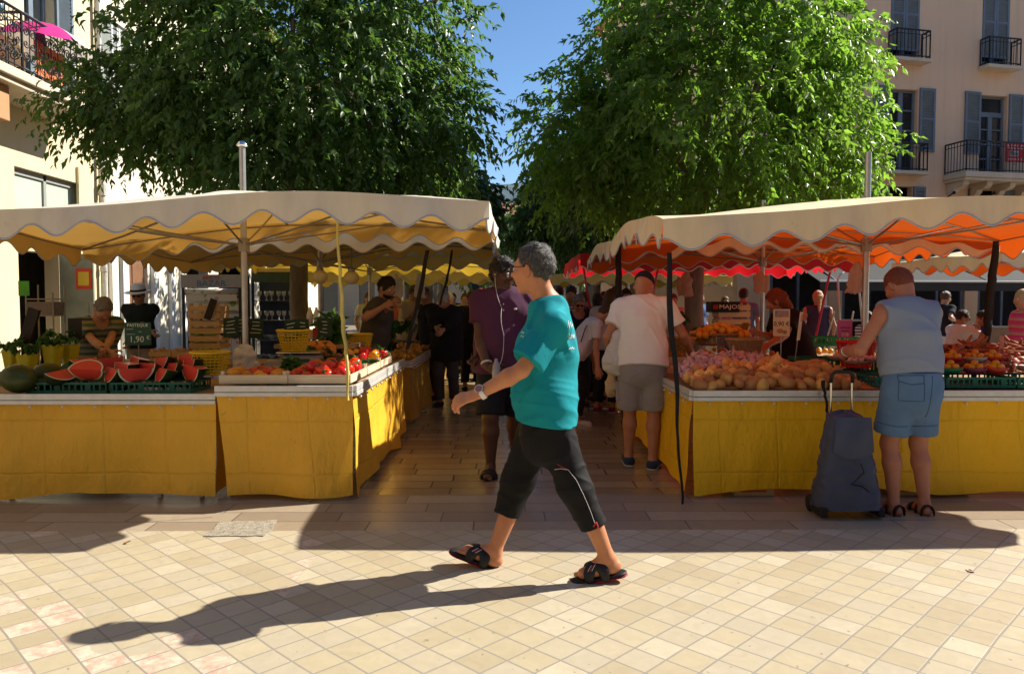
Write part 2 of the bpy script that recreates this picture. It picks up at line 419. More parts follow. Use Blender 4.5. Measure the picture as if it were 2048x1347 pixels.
def stucco(name, c):
    m, nt, out = nodes(name); v = coord(nt); a = noise(nt, v, .35, 4); b = noise(nt, coord(nt, 'Object', (3.2, 3.2, .16)), 1.4, 5, .7); d = noise(nt, v, 4, 6, .75); e = noise(nt, v, 70, 3)
    col = ramp(nt, a.outputs[0], [(.3, tuple(.90*x for x in c)), (.7, c)])
    col = mixc(nt, mth(nt, 'MULTIPLY', ramp(nt, b.outputs[0], [(.52, (0, 0, 0)), (.75, (1, 1, 1))]), .30), col, tuple(.55*x for x in c))
    col = mixc(nt, mth(nt, 'MULTIPLY', mth(nt, 'GREATER_THAN', d.outputs[0], .64), .16), col, tuple(min(1, 1.25*x) for x in c))
    finish(nt, out, col, .92, .15, 0, bumpn(nt, mth(nt, 'ADD', e.outputs[0], d.outputs[0]), .3, .012)); return m
M_iron = pm('black_iron', (.018, .02, .024), .5, .2, 30, .1)
M_stucco = stucco('stucco_pink', (.80, .555, .375))
M_trim = pm('stone_trim', (.62, .52, .40), .85, .12, 3, .2, 40)
def louvre(m, u0, u1, z0, z1, y, mi=0):
    f = .07; mid = z0+(z1-z0)*.52
    for a, b in ((u0, u0+f), (u1-f, u1)): m.bb(a, b, y-.045, y, z0, z1, mi)
    for a in (z0, mid-f/2, z1-f): m.bb(u0+f, u1-f, y-.043, y-.002, a, a+f, mi)
    for lo, hi in ((z0+f, mid-f/2), (mid+f/2, z1-f)):
        k = max(2, int((hi-lo)/.075)); st = (hi-lo)/k
        for i in range(k): m.box(((u0+u1)/2, y-.02, lo+(i+.5)*st), (u1-u0-2*f, .012, st*.95), mi, rx=R(32))
    return m
def french_window(root, u0, u1, z0, z1, dep=.2, rows=3, transom=0):
    fr = MB(); fw = .07; y0, y1 = dep-.08, dep-.02
    for a, b in ((u0, u0+fw), (u1-fw, u1)): fr.bb(a, b, y0, y1, z0, z1)
    top = z1-transom
    fr.bb(u0+fw, u1-fw, y0, y1, z1-fw, z1); fr.bb(u0+fw, u1-fw, y0, y1, z0, z0+.10)
    if transom: fr.bb(u0+fw, u1-fw, y0-.004, y1, top-.06, top+.08)
    mu = (u0+u1)/2; fr.bb(mu-.07, mu+.07, y0-.006, y1-.002, z0+.1, top-.06 if transom else z1-fw)
    for k in range(1, rows+1):
        z = z0+.1+(top-z0-.1)*k/(rows+1); 
        for a, b in ((u0+fw, mu-.07), (mu+.07, u1-fw)): fr.bb(a, b, y0+.01, y1-.004, z-.02, z+.02)
    w_ = part('window', fr, M_shut, root)
    part('pane', MB().bb(u0+.02, u1-.02, dep-.03, dep-.024, z0+.02, z1-.02), M_glass, w_)
    return w_
def railing(root, u0, u1, z0, z1, out_, name='balcony_railing', mat_=None, step=.11):
    m = MB(); h = z1
    def run(a, b):
        a, b = np.array(a), np.array(b); L = np.linalg.norm(b-a); k = max(1, int(L/step))
        m.tube([(*a, h), (*b, h)], .024, 6); m.tube([(*a, h-.12), (*b, h-.12)], .012, 5); m.tube([(*a, z0+.06), (*b, z0+.06)], .016, 5)
        for i in range(k+1):
            p = a+(b-a)*i/k; m.tube([(*p, z0), (*p, h)], .0105 if 0 < i < k else .02, 5)
    run((u0, -.02), (u0, -out_)); run((u0, -out_), (u1, -out_)); run((u1, -out_), (u1, -.02))
    return part(name, m, mat_ or M_iron, root)
th = R(12.1); Of = at(1770, 605, 22.0); Of[2] = 0
rb = thing('apartment_building', 'tall apartment house with salmon walls and grey blue shutters, behind the right stall', 'building', Of, th)
def fac(px, py):
    d = _f+(px-1024)/F*_r-(py-673.5)/F*_u; n = np.array([math.sin(th), -math.cos(th), 0]); t = (Of-CAM)@n/(d@n); p = CAM+d*t-Of
    return p[0]*math.cos(th)+p[1]*math.sin(th), p[2]
U = lambda px, py=300: fac(px, py)[0]; Zf = lambda px, py: fac(px, py)[1]
holes = []; W = []
c1 = (U(1776), U(1833)); c2 = (U(1958), U(2016)); za, zb = Zf(1800, 345), Zf(1800, 178); zc, zd = za+3.17, zb+3.05
sp = c2[0]-c1[0]; cols_ = [c1[0]+sp*i for i in range(-1, 5)]
zl0, zl1 = Zf(1790, 372)-1.15, Zf(1790, 372)
for i, u in enumerate(cols_):
    ww = c1[1]-c1[0]
    for lv in range(2): holes.append((u, u+ww, za+3.17*lv, zb+3.1*lv if lv < 2 else zb+3.1*lv))
    holes.append((u+.05, u+ww-.1, zl0, zl1))
gf = [(cols_[0]-.6+i*2.3, cols_[0]+1.25+i*2.3, 0.05, 2.75) for i in range(7)]
part('wall', wall_holes(MB(), cols_[0]-1.6, cols_[-1]+3.4, -.05, 12.6, holes+gf), [M_stucco], rb)
part('wall_side', MB().bb(cols_[0]-1.6, cols_[0]-1.3, .001, 11, -.05, 12.6).bb(cols_[-1]+3.1, cols_[-1]+3.4, .001, 11, -.05, 12.6).bb(cols_[0]-1.6, cols_[-1]+3.4, 11, 11.3, -.05, 12.6), M_stucco, rb)
part('interior', MB().bb(cols_[0]-1.2, cols_[-1]+3.0, .6, .7, 0, 12), pm('inside_dark', (.03, .027, .025), .9), rb)  # near-black sheet behind the openings paints the rooms' shade
part('roof', MB().bb(cols_[0]-1.9, cols_[-1]+3.7, -.5, 11.6, 12.6, 12.9).box(((cols_[0]+cols_[-1]+1.8)/2, 5.5, 13.45), (cols_[-1]-cols_[0]+5.2, 11.8, 1.1), taper=.35), pm('roof_tile', (.40, .17, .09), .85, .3, 6), rb)
for i, u in enumerate(cols_):
    ww = c1[1]-c1[0]
    for lv in range(2):
        z0, z1 = za+3.17*lv, zb+3.1*lv
        if i >= 0: french_window(rb, u, u+ww, z0, z1, transom=.55 if (i >= 2 and lv == 0) else 0)
        closed = lv == 1
        sh = MB(); zs = z0+.62 if not closed else z0+.3
        prs = ((u+.01, u+ww/2-.005, z1-.01, .03), (u+ww/2+.005, u+ww-.01, z1-.01, .03)) if closed else ((u-ww*.58, u-.01, z1+.06, -.01), (u+ww+.05, u+ww*1.6, z1+.06, -.01))
        if i >= 0:
            for a, b, zt_, yy in prs: part('shutter', louvre(MB(), a, b, zs, zt_, yy), M_shut, rb)
        big = i in (2,) and lv == 0
        if not big:
            o_ = .34; part('balcony', MB().bb(u-.12, u+ww+.14, -o_-.05, -.002, z0-.1, z0), M_trim, rb, bevel=.012)
            if i >= 0: railing(rb, u-.06, u+ww+.08, z0, z0+.78, o_)
    if i >= 0:
        for a, b in ((u-.36, u+.04), (u+ww-.09, u+ww+.31)): part('shutter', louvre(MB(), a, b, zl0, zl1, -.01), M_shut, rb)
# wide balcony on corbels with the letting board
ub0, ub1 = U(1886, 340), U(1886, 340)+3.6; zB = za-.03
b_ = MB().bb(ub0, ub1, -.85, -.002, zB-.16, zB); b_.bb(ub0+.03, ub1-.03, -.80, -.003, zB-.24, zB-.161)
part('balcony', b_, M_trim, rb, bevel=.015)
for u in (ub0+.12, ub0+.92, ub0+1.72, ub0+2.52):
    pr = [(0, -.58), (-.14, -.60), (-.26, -.52), (-.30, -.44), (-.40, -.44), (-.52, -.42), (-.62, -.36), (-.66, -.241), (0, -.241)]
    n = len(pr); v = [(u+dx, y-.003, zB+z) for dx in (0, .2) for y, z in pr]
    part('corbel', MB().add(v, [tuple(range(n)), tuple(range(2*n-1, n-1, -1))]+[(i, n+i, n+(i+1) % n, (i+1) % n) for i in range(n)]), M_trim, rb, bevel=.012)
railing(rb, ub0+.05, ub1-.05, zB, zB+.86, .8)
_q = at(2031, 306, 22.3)-Of; su = _q[0]*math.cos(th)+_q[1]*math.sin(th); szc = _q[2]; sgo = (-_q[0]*math.sin(th)+_q[1]*math.cos(th))+.91
sgn = part('letting_board', MB().bb(su-.36, su+.36, -.92+sgo, -.90+sgo, szc-.27, szc+.27).tube([(su, -.89+sgo, szc-.3), (su, -.89+sgo, zB+.3)], .012), pm('board_red', (.55, .03, .035), .45, .08, 4, 0), rb)
M_white = pm('paint_white', (.8, .78, .74), .5, .05, 5, 0); M_black = pm('paint_black', (.012, .012, .014), .5, .1, 8, 0)
text('A LOUER', .165, M_white, sgn, (su, -.925+sgo, szc+.165)); 
part('logo_plate', MB().bb(su-.24, su+.1, -.926+sgo, -.921+sgo, szc-.10, szc+.06), pm('plate_grey', (.45, .45, .45), .5), sgn)
text('iBox', .17, M_black, sgn, (su-.07, -.93+sgo, szc-.02)); text('04 94 00 92 02', .085, M_white, sgn, (su, -.925+sgo, szc-.19))
for px in (1875, 1955): part('lamp_bracket', MB().tube([(U(px), 0, Zf(px, 405)), (U(px)+.1, -.25, Zf(px, 398)), (U(px)+.22, -.4, Zf(px, 390))], .02, 6).ball((U(px)+.22, -.42, Zf(px, 389)), .05, 8), M_iron, rb)
# cafe front on the ground floor
cafe = pm('cafe_blue', (.12, .14, .20), .6, .2, 3); cm = MB()
for a, b, c, d in gf: cm.bb(a+.02, a+.12, .05, .12, c, d-.02); cm.bb(b-.12, b-.02, .05, .12, c, d-.02); cm.bb(a+.12, b-.12, .05, .12, d-.32, d-.02); cm.bb((a+b)/2-.04, (a+b)/2+.04, .06, .11, c, d-.32)
part('shop_front', cm, cafe, rb)
aw = thing('awning', 'long dark grey cafe awning in front of the salmon house', 'awning', (0, 0, 0))
A0, A1 = at(1640, 540, 17.0), at(2300, 540, 18.2)
def awf(u, v): p = A0+(A1-A0)*u; return (p[0], p[1]+3.2*v, 1.98+1.15*v-.06*math.sin(math.pi*v))
part('fabric', MB().grid(awf, 20, 8), pm('awning_grey', (.035, .035, .038), .85, .15, 4, .2), aw)
part('valance', MB().grid(lambda u, v: (A0[0]+(A1[0]-A0[0])*u, A0[1]+(A1[1]-A0[1])*u-.003, 1.97-.2*v), 20, 2), MATS['awning_grey'], aw)
part('front_rail', MB().tube([(A0[0], A0[1], 1.985), (A1[0], A1[1], 1.985)], .025), pm('alu', (.5, .5, .5), .35, .1, 20, 0, metal=.8), aw)
for t in (0.05, .5, .95):
    p = A0+(A1-A0)*t; part('arm', MB().tube([(p[0], p[1], 1.97), (p[0], p[1]+3.1, 3.05)], .02), MATS['alu'], aw)
for t in (.02, .6): 
    p = A0+(A1-A0)*t; part('post', MB().tube([(p[0], p[1]+.03, 0), (p[0], p[1]+.03, 1.96)], .03), MATS['alu'], aw)

# ---------- left side of the street
XF = -9.2; Yp = lambda px: -XF*F/(1012-px)
M_yel = stucco('stucco_yellow', (.70, .59, .39)); M_cream = stucco('stucco_cream', (.76, .69, .54))
M_palesh = pm('shutter_pale', (.50, .53, .52), .6, .1, 5, .05); M_frame = pm('frame_grey', (.30, .30, .29), .5, .1, 10, 0)
ROT = -math.pi/2  # local u runs away from the camera, outside (-y local) faces the street
def left_root(name, label, Y): 
    o = thing(name, label, 'building', (XF, Y, 0), math.pi/2); return o
# rotating by +90 degrees: local +u -> +Y, local -y -> +X (street side)
lb = left_root('corner_building', 'yellow corner house with an iron balcony over a shop, at the left edge', 12.0)
L = lambda px: Yp(px)-12.0
dz = 5.42
wins = [(L(70), L(128), dz, 8.2), (L(-120), L(-40), dz, 8.2), (L(70), L(128), dz+3.2, 11)]
shop = [(L(42)+.0, L(172), 2.62, 4.06), (L(45), L(125), .02, 2.5), (.3, 1.6, .9, 4.0)]
part('wall', wall_holes(MB(), -1.5, L(207), -.05, 13, wins+shop, .3), M_yel, lb)
part('wall_side', MB().bb(-1.5, -1.2, .001, 9, -.05, 13).bb(L(207)-.25, L(207)-.001, .31, 9, -.05, 13), M_yel, lb)
part('interior', MB().bb(-1.1, L(207)-.3, 1.0, 1.1, 0, 12.9), MATS['inside_dark'], lb)
part('roof', MB().bb(-1.9, L(207), -.5, 9.3, 13, 13.4), MATS['roof_tile'], lb)
for a, b, c, d in wins:
    french_window(lb, a, b, c, d, .25, 4)
    s_ = MB(); louvre(s_, b+.02, b+.62, c+.1, d, -.01); part('shutter', s_, M_shut, lb)
a, b, c, d = shop[0]; g_ = MB()
for x in (a, (a+b)/2-.05, b-.09): g_.bb(x, x+.09, .1, .17, c, d)
g_.bb(a+.09, b-.09, .1, .165, d-.12, d); g_.bb(a+.09, b-.09, .1, .165, c, c+.1)
sw = part('window', g_, M_frame, lb); part('pane', MB().bb(a+.03, b-.03, .14, .15, c+.03, d-.03), pm('pale_glass', (.45, .55, .45), .12, .1, .7, 0, spec=.5), sw)  # reflection painted into the pane's pale green
a, b = L(125), L(160)
ud = 3.72
dr = part('shop_door', MB().bb(ud, ud+.05, -.72, -.03, .02, 2.5).bb(ud-.012, ud-.001, -.62, -.14, .3, 1.5), pm('door_greygreen', (.24, .25, .20), .6, .2, 3), lb)
po = part('poster', MB().bb(ud-.012, ud-.002, -.69, -.37, 1.78, 2.20), pm('poster_red', (.62, .06, .03), .6, .1, 4, 0), dr)
part('poster_centre', MB().bb(ud-.018, ud-.013, -.64, -.42, 1.85, 2.13), pm('poster_yellow', (.70, .48, .05), .6, .1, 4, 0), po)
part('door_handle', MB().tube([(ud-.05, -.66, 1.0), (ud-.05, -.66, 1.25)], .012, 6), MATS['alu'] if 'alu' in MATS else M_iron, dr)
part('pilaster', MB().bb(L(163), L(190), -.06, -.002, 0, 4.4), M_yel, lb)
part('street_lamp_box', MB().bb(L(166), L(176), -.14, -.061, 2.15, 2.4), M_trim, lb, bevel=.02)
pipe = part('drain_pipe', MB().tube([(L(207)-.08, -.12, 0), (L(207)-.08, -.12, 13)], .06, 10), pm('zinc', (.46, .44, .40), .5, .2, 12, .1, metal=.3), lb)
part('pipe_collar', MB().tube([(L(207)-.08, -.12, 3.9), (L(207)-.08, -.12, 4.15)], .085, 10), MATS['zinc'], pipe); part('pipe_collar', MB().tube([(L(207)-.08, -.12, 2.2), (L(207)-.08, -.12, 2.3)], .08, 10), MATS['zinc'], pipe)
# balcony
By0, By1, Bo = at(66, 155, 13.2)[1]-12, L(215)-2.2, 1.02
By0 = 1.2; By1 = 3.75
bal = part('balcony', MB().bb(By0-2.6, By1, -Bo, -.003, dz-.16, dz).bb(By0-2.55, By1-.05, -Bo+.08, -.003, dz-.26, dz-.161), M_trim, lb, bevel=.02)
part('balcony_beam', MB().bb(By0-2.5, By0-.05, -Bo+.25, -.003, dz-.85, dz-.262), pm('beam_brown', (.45, .25, .13), .9, .1, 2), lb, bevel=.02)
def scroll(m, c, r, ax, sgn=1, turns=1.6, rad=.011, ph=0):
    p = []
    for i in range(22):
        t = i/21; a_ = ph+sgn*turns*2*math.pi*t; rr = r*(1-.85*t); p.append(c+rr*math.cos(a_)*ax+np.array([0, 0, rr*math.sin(a_)]))
    m.tube(p, rad, 5)
def ornate(a, b, z0, z1):
    m = MB(); a, b = np.array(a, float), np.array(b, float); Ln = np.linalg.norm(b-a); ax = np.array([*((b-a)/Ln), 0])
    P = lambda s, z: np.array([a[0]+(b-a)[0]*s/Ln, a[1]+(b-a)[1]*s/Ln, z])
    m.tube([P(0, z1), P(Ln, z1)], .026, 6); m.tube([P(0, z1-.13), P(Ln, z1-.13)], .012, 5); m.tube([P(0, z0+.07), P(Ln, z0+.07)], .014, 5)
    for s in (0, Ln): m.tube([P(s, z0), P(s, z1)], .024, 6)
    k = max(1, round(Ln/.42)); w_ = Ln/k
    for i in range(k):
        s0 = i*w_; m.tube([P(s0, z0), P(s0, z1)], .011, 5); cz = (z0+z1)/2; mid = s0+w_/2
        m.tube([P(mid, z0), P(mid, z1)], .010, 5)
        for sg in (1, -1):
            scroll(m, P(mid+sg*w_*.23, cz+.22), .095, ax*sg, 1, 1.7); scroll(m, P(mid+sg*w_*.23, cz-.20), .10, ax*sg, -1, 1.7); scroll(m, P(mid+sg*w_*.22, cz+.01), .075, ax*sg, 1, 1.3, ph=math.pi)
        for s in np.linspace(s0, s0+w_, 5): m.tube([P(s, z1-.13), P(s, z1)], .008, 4)
    return m
orn = MB()
for q in (((By0-2.55, -Bo+.05), (By0, -Bo+.05)), ((By0, -Bo+.05), (By1-.05, -Bo+.05)), ((By1-.05, -Bo+.05), (By1-.05, -.03))):
    t = ornate(*q, dz, dz+1.0); orn.add(t.v, t.f)
part('balcony_railing', orn, M_iron, lb)
# also the near end of the balcony, seen end-on
te = ornate((By0, -.03), (By0, -Bo+.05), dz, dz+1.0); part('balcony_railing', te, M_iron, lb)
def Bw(u, o, z): return (XF+o, 12+u, z)
par = thing('parasol', 'pink and white parasol open on the yellow house balcony', 'parasol', Bw(2.35, .62, dz))
dome = MB()
def dm(u, v, a0, a1): a_ = a0+(a1-a0)*u; r_ = .85*v; return (r_*math.cos(a_), r_*math.sin(a_), 1.22-.42*v*v-.03*v*math.cos(4*a_)**2)
part('canopy', MB().grid(lambda u, v: dm(u, v, R(-150), R(-20)), 16, 8), pm('pink_cloth', (.75, .04, .30), .7, .1, 5, .1, trans=.35), par, True)
part('canopy_panel', MB().grid(lambda u, v: dm(u, v, R(-20), R(210)), 24, 8), pm('white_cloth', (.75, .72, .66), .8, .1, 5, .1, trans=.3), par, True)
part('pole', MB().tube([(0, 0, 0), (0, 0, 1.25)], .018), M_white, par)
solo('laundry_cloth', MB().grid(lambda u, v: (.03*math.sin(9*u)+.02*v, .9*u, -.62*v+.02*math.sin(14*u)), 24, 8), pm('towel_orange', (.62, .20, .08), .9, .2, 14), 'orange patterned cloth hung inside the iron balcony railing', 'cloth', loc=Bw(1.7, .86, dz+.72))
solo('laundry_cloth', MB().grid(lambda u, v: (.03*math.sin(11*u), .42*u+.25*v, -.75*v), 18, 6), pm('towel_plum', (.16, .03, .10), .9, .2, 14), 'dark plum cloth hung beside the parasol on the balcony', 'cloth', loc=Bw(1.85, .75, dz+1.02))
bp = thing('potted_plant', 'small plant in a blue pot on the balcony corner', 'plant', Bw(.75, .85, dz+.82))
part('pot', MB().lathe([(.06, 0), (.11, .06), (.12, .14), (.09, .17), (.095, .18), (.08, .16)], 14), pm('pot_blue', (.12, .22, .30), .3, .2, 6), bp, True)
# white building further on
wb = left_root('terrace_building', 'pale cream house with white doorways beyond the yellow house', 17.45)
L2 = lambda px: Yp(px)-17.45
holes2 = [(L2(240), L2(275), 5.4, 8.1), (L2(300), L2(330), 5.4, 8.1), (L2(252), L2(300), .02, 2.75), (L2(225), L2(242), .6, 2.7), (L2(372), L2(420), .02, 2.9), (L2(440), L2(500), .02, 2.9)]
part('wall', wall_holes(MB(), .002, 20, -.05, 11.5, holes2, .3), M_cream, wb)
part('wall_end', MB().bb(19.7, 20, .001, 8, -.05, 11.5), M_cream, wb); part('roof', MB().bb(0, 20.4, -.4, 8.2, 11.5, 11.8), MATS['roof_tile'], wb)
part('interior', MB().bb(.1, 19.6, .9, 1.0, 0, 11), MATS['inside_dark'], wb)
for a, b, c, d in holes2[:2]:
    for e, f_, yy in ((a, (a+b)/2-.01, .1), ((a+b)/2+.01, b, .1), (a-.75, a-.05, -.01)): part('shutter', louvre(MB(), e, f_, c, d, yy), M_palesh, wb)
a, b, c, d = holes2[2]; dm_ = MB().bb(a+.02, (a+b)/2-.01, .12, .17, .03, 2.7).bb((a+b)/2+.01, b-.02, .12, .17, .03, 2.7)
for x in ((a*3+b)/4, (a+3*b)/4):
    for z in (.3, 1.05, 1.9): dm_.bb(x-.28, x+.28, .10, .119, z, z+.6)
part('door', dm_, pm('door_brown', (.20, .10, .055), .5, .2, 5), wb, bevel=.01)
for x in (L2(222), L2(244), L2(305), L2(340), L2(362)): part('pilaster', MB().bb(x, x+.28, -.10, -.002, 0, 3.4).bb(x-.05, x+.33, -.13, -.001, 3.4, 3.55), pm('lime_white', (.80, .78, .72), .85, .06, 2), wb, bevel=.012)

# far street-end houses, and unseen ones added around the viewer to cut sky fill
def row_house(label, x0, x1, y0, y1, h, mt, face):
    t = thing('row_house', label, 'building', ((x0+x1)/2, (y0+y1)/2, 0)); w_, d_ = (x1-x0)/2, (y1-y0)/2
    hs = [(-w_+1+i*2.6, -w_+2.1+i*2.6, .9+3.2*k, 3.0+3.2*k) for i in range(int((2*w_-1)/2.6)) for k in range(int(h/3.3))]
    M_ = Matrix.Translation((0, -d_, 0)) if face < 0 else Matrix.Translation((0, d_, 0)) @ Matrix.Rotation(math.pi, 4, 'Z')
    part('wall', wall_holes(MB(), -w_, w_, -.05, h, hs, .2, 0, M_).bb(-w_, w_, -d_+.4, d_-.4, 0, h-.02), mt, t)
    for a, b, c, d in hs: part('window', MB().bb(a, b, .15, .17, c, d, 0, M_), M_glass, t)
    part('roof', MB().box((0, 0, h+.6), (2*w_+.6, 2*d_+.6, 1.2), taper=.6), MATS['roof_tile'], t); return t
row_house('dim ochre houses closing the far end of the market street', -14, 11, 54, 62, 7.5, pm('stucco_dim', (.34, .27, .19), .9, .15, 1, .1), -1)
row_house('unseen ochre houses added behind the viewer to cut sky light', -22, 22, -24, -14, 15, pm('stucco_ochre', (.20, .155, .11), .9, .15, 1, .1), 1)  # unseen, added to cut sky fill; dark plaster limits its sun bounce
row_house('unseen ochre house added left of the viewer to cut sky light', -18, -9.35, -13.5, 10.2, 13, pm('stucco_grey', (.24, .19, .14), .9, .15, 1, .1), -1)  # unseen, added to close off the sky on the left
row_house('unseen low house added right of the viewer to cut sky light', 27, 35, -13.5, 15, 12, MATS['stucco_grey'], -1)  # unseen, added to close off the low sky on the right
# ---------- trees
def leaf_mat(name, c1, c2, tc, tr):
    m, nt, out = nodes(name); g = nt.nodes.new('ShaderNodeNewGeometry'); r_ = g.outputs['Random Per Island']
    c = ramp(nt, r_, [(0, c1), (.55, c2), (.9, tuple(1.5*x for x in c2)), (1, (c2[0]*2.2, c2[1]*1.6, c2[2]))])
    t = mixc(nt, r_, tc, tuple(.6*x for x in tc))
    finish(nt, out, c, .38, .45, 0, None, tr, t); return m
M_leaf = leaf_mat('leaves_hackberry', (.045, .078, .016), (.078, .125, .024), (.30, .57, .055), .54)
M_leafl = leaf_mat('leaves_shade', (.028, .066, .018), (.05, .105, .026), (.17, .34, .045), .42)  # darker leaf copies for left and far trees; shade put into their colour
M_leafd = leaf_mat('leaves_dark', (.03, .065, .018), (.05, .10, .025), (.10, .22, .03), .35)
M_bark = pm('bark_grey', (.24, .20, .16), .9, .45, 5, .7, 24, stretch=(1, 1, .35))
def crown(seed, c, r, nb, per, lsize, zmin, name='crown', droop=.38, lobes=20, inner=.5, extra=(), raw=False):
    g = np.random.RandomState(seed); c = np.array(c); r = np.array(r)
    ld = g.normal(size=(lobes, 3)); ld /= np.linalg.norm(ld, axis=1)[:, None]; la = g.uniform(-.26, .32, lobes)
    kc = 7; nc = nb//kc+1; d = np.repeat(g.normal(size=(nc, 3)), kc, 0)[:nb]; d /= np.linalg.norm(d, axis=1)[:, None]; d += g.normal(size=(nb, 3))*.13; d /= np.linalg.norm(d, axis=1)[:, None]
    f = 1+sum(a*np.exp(-((1-d@v)/.055)) for a, v in zip(la, ld))
    rc = np.repeat(np.where(g.rand(nc) < inner, g.uniform(.35, .92, nc), g.uniform(.84, 1.05, nc)), kc)[:nb]; rad = (rc+g.normal(size=nb)*.05)*f
    p = c+d*r*rad[:, None]
    # gaps: drop whole pockets of branchlets
    if len(extra):
        P2, D2 = [p], [d]
        for ec, er, en in extra:
            e_ = g.normal(size=(en, 3)); e_ /= np.linalg.norm(e_, axis=1)[:, None]; P2.append(np.array(ec)+e_*np.array(er)*g.uniform(.3, 1.05, en)[:, None]); D2.append(e_)
        p, d = np.concatenate(P2), np.concatenate(D2)
        nb = len(p)
    keep = vnoise(p, seed+3, 1.15) > -.44
    keep &= p[:, 2] > zmin-.1*g.rand(nb)
    p = p[keep]; d = d[keep]; n = len(p); bl = g.uniform(.35, .8, n)*r.mean()/3.2
    out_ = d*r; out_ /= np.linalg.norm(out_, axis=1)[:, None]; bd = out_*.75+g.normal(size=(n, 3))*.38; bd[:, 2] -= .15; bd /= np.linalg.norm(bd, axis=1)[:, None]
    t = np.tile(np.linspace(.06, 1, per), n); i = np.repeat(np.arange(n), per); t = t+g.uniform(-.05, .05, len(t))
    pos = p[i]+bd[i]*(bl[i]*t)[:, None]; pos[:, 2] -= droop*bl[i]*t**2
    m = len(pos); side = np.cross(bd[i], [0, 0, 1]); side /= np.linalg.norm(side, axis=1)[:, None]+1e-6; sg = np.where(np.tile(np.arange(per) % 2, n) == 0, 1., -1.)
    td = side*(sg*g.uniform(.2, .9, m))[:, None]+bd[i]*.45+g.normal(size=(m, 3))*.3; td[:, 2] -= g.uniform(.05, .95, m); td /= np.linalg.norm(td, axis=1)[:, None]
    nr = out_[i]*.5+g.normal(size=(m, 3))*.6; nr[:, 2] += .5; wv = np.cross(td, nr); wv /= np.linalg.norm(wv, axis=1)[:, None]+1e-6; nr = np.cross(wv, td)
    ln = lsize*g.uniform(.65, 1.25, m); wd = ln*g.uniform(.2, .27, m)
    b0 = pos; tip = pos+td*ln[:, None]; tip[:, 2] -= .12*ln; q = pos+td*(ln*.42)[:, None]
    v = np.stack([b0, q+wv*wd[:, None]+nr*(.12*ln)[:, None], tip, q-wv*wd[:, None]+nr*(.12*ln)[:, None], q-nr*(.03*ln)[:, None]], 1).reshape(-1, 3)
    k = np.arange(m)*5; Q = np.concatenate([np.stack([k, k+4, k+2, k+1], 1), np.stack([k, k+3, k+2, k+4], 1)])
    me = bpy.data.meshes.new(name); me.vertices.add(len(v)); me.vertices.foreach_set('co', v.astype(np.float32).ravel())
    me.loops.add(Q.size); me.loops.foreach_set('vertex_index', Q.astype(np.int32).ravel()); me.polygons.add(len(Q)); me.polygons.foreach_set('loop_start', np.arange(0, Q.size, 4, dtype=np.int32))
    me.polygons.foreach_set('use_smooth', [True]*len(Q)); me.update(calc_edges=True)
    return me, p, d
def trunk(seed, h, r0, c, r, tips):
    g = random.Random(seed); m = MB(); k = 8
    m.tube([(0, 0, -.05), (.02, 0, .3), (-.03, .02, h*.5), (.0, .03, h)], [r0*1.35, r0*1.08, r0*.95, r0*.9], 14)
    st_ = max(1, len(tips)//26)
    base = np.array([0, .03, h])
    limbs = []
    for j in range(6):
        a = j*math.pi/3+g.uniform(-.3, .3); e = np.array(c)+np.array([math.cos(a)*r[0]*.5, math.sin(a)*r[1]*.5, g.uniform(-.1, .35)*r[2]])
        mid = base+(e-base)*.45+np.array([0, 0, .25]); limbs.append((mid, e)); m.tube([base-[0, 0, .1], base+(mid-base)*.5, mid, e], [r0*.55, r0*.42, r0*.32, r0*.14], 8)
    for q in tips[::st_][:34]:
        mid, e = min(limbs, key=lambda l: np.linalg.norm(l[1]-q)); s_ = mid+(e-mid)*g.uniform(.2, 1)
        m.tube([s_, (s_+q)/2+np.array([g.uniform(-.15, .15), g.uniform(-.15, .15), .18]), q], [r0*.16, r0*.1, r0*.04], 5)
    return m
def tree(label, x, y, h, r0, c, r, nb, per, ls, zmin, seed, mt=M_leaf, **kw):
    t = thing('tree', label, 'tree', (x, y, 0), 0, 'trees lining the market aisle')
    me, p, d = crown(seed, c, r, nb, per, ls, zmin, **kw); me.materials.append(mt)
    link('crown', me, t); part('trunk', trunk(seed, h, r0, c, r, p), M_bark, t, True); return t
tl = tree('big dark green tree over the cream canopy of the left stall', -3.4, 12.6, 3.1, .155, (0.24, -.8, 5.2), (2.28, 2.5, 2.4), 3900, 15, .118, 3.1, 21, M_leafl, extra=(((-1.95, -1.2, 4.45), (1.25, 1.2, .75), 480), ((2.2, -1.0, 4.3), (1.0, 1.1, 1.0), 380), ((-1.0, -1.6, 6.4), (.9, 1.0, .8), 220), ((1.25, -1.4, 6.0), (.9, 1.0, .9), 240)))
tr_ = tree('big sunlit bright green tree over the orange canopy of the right stall', 3.15, 12.6, 3.0, .16, (.05, -.6, 4.75), (2.0, 2.3, 2.35), 2900, 15, .115, 3.02, 58, M_leaf, extra=(((-1.9, -.8, 4.0), (1.0, 1.1, 1.25), 480), ((1.65, -.9, 5.2), (.8, .9, .9), 330), ((1.7, -1.0, 3.7), (.9, .9, .9), 330), ((-.8, -1.0, 5.4), (.6, .9, .5), 150), ((.4, -1.2, 6.6), (1.3, 1.0, .8), 330)))
far = tree('dense dark tree of the left row standing behind the dark green tree', -3.0, 23.0, 3.0, .16, (0, 0, 4.7), (2.5, 2.5, 1.8), 1300, 13, .22, 2.7, 33, M_leafd)
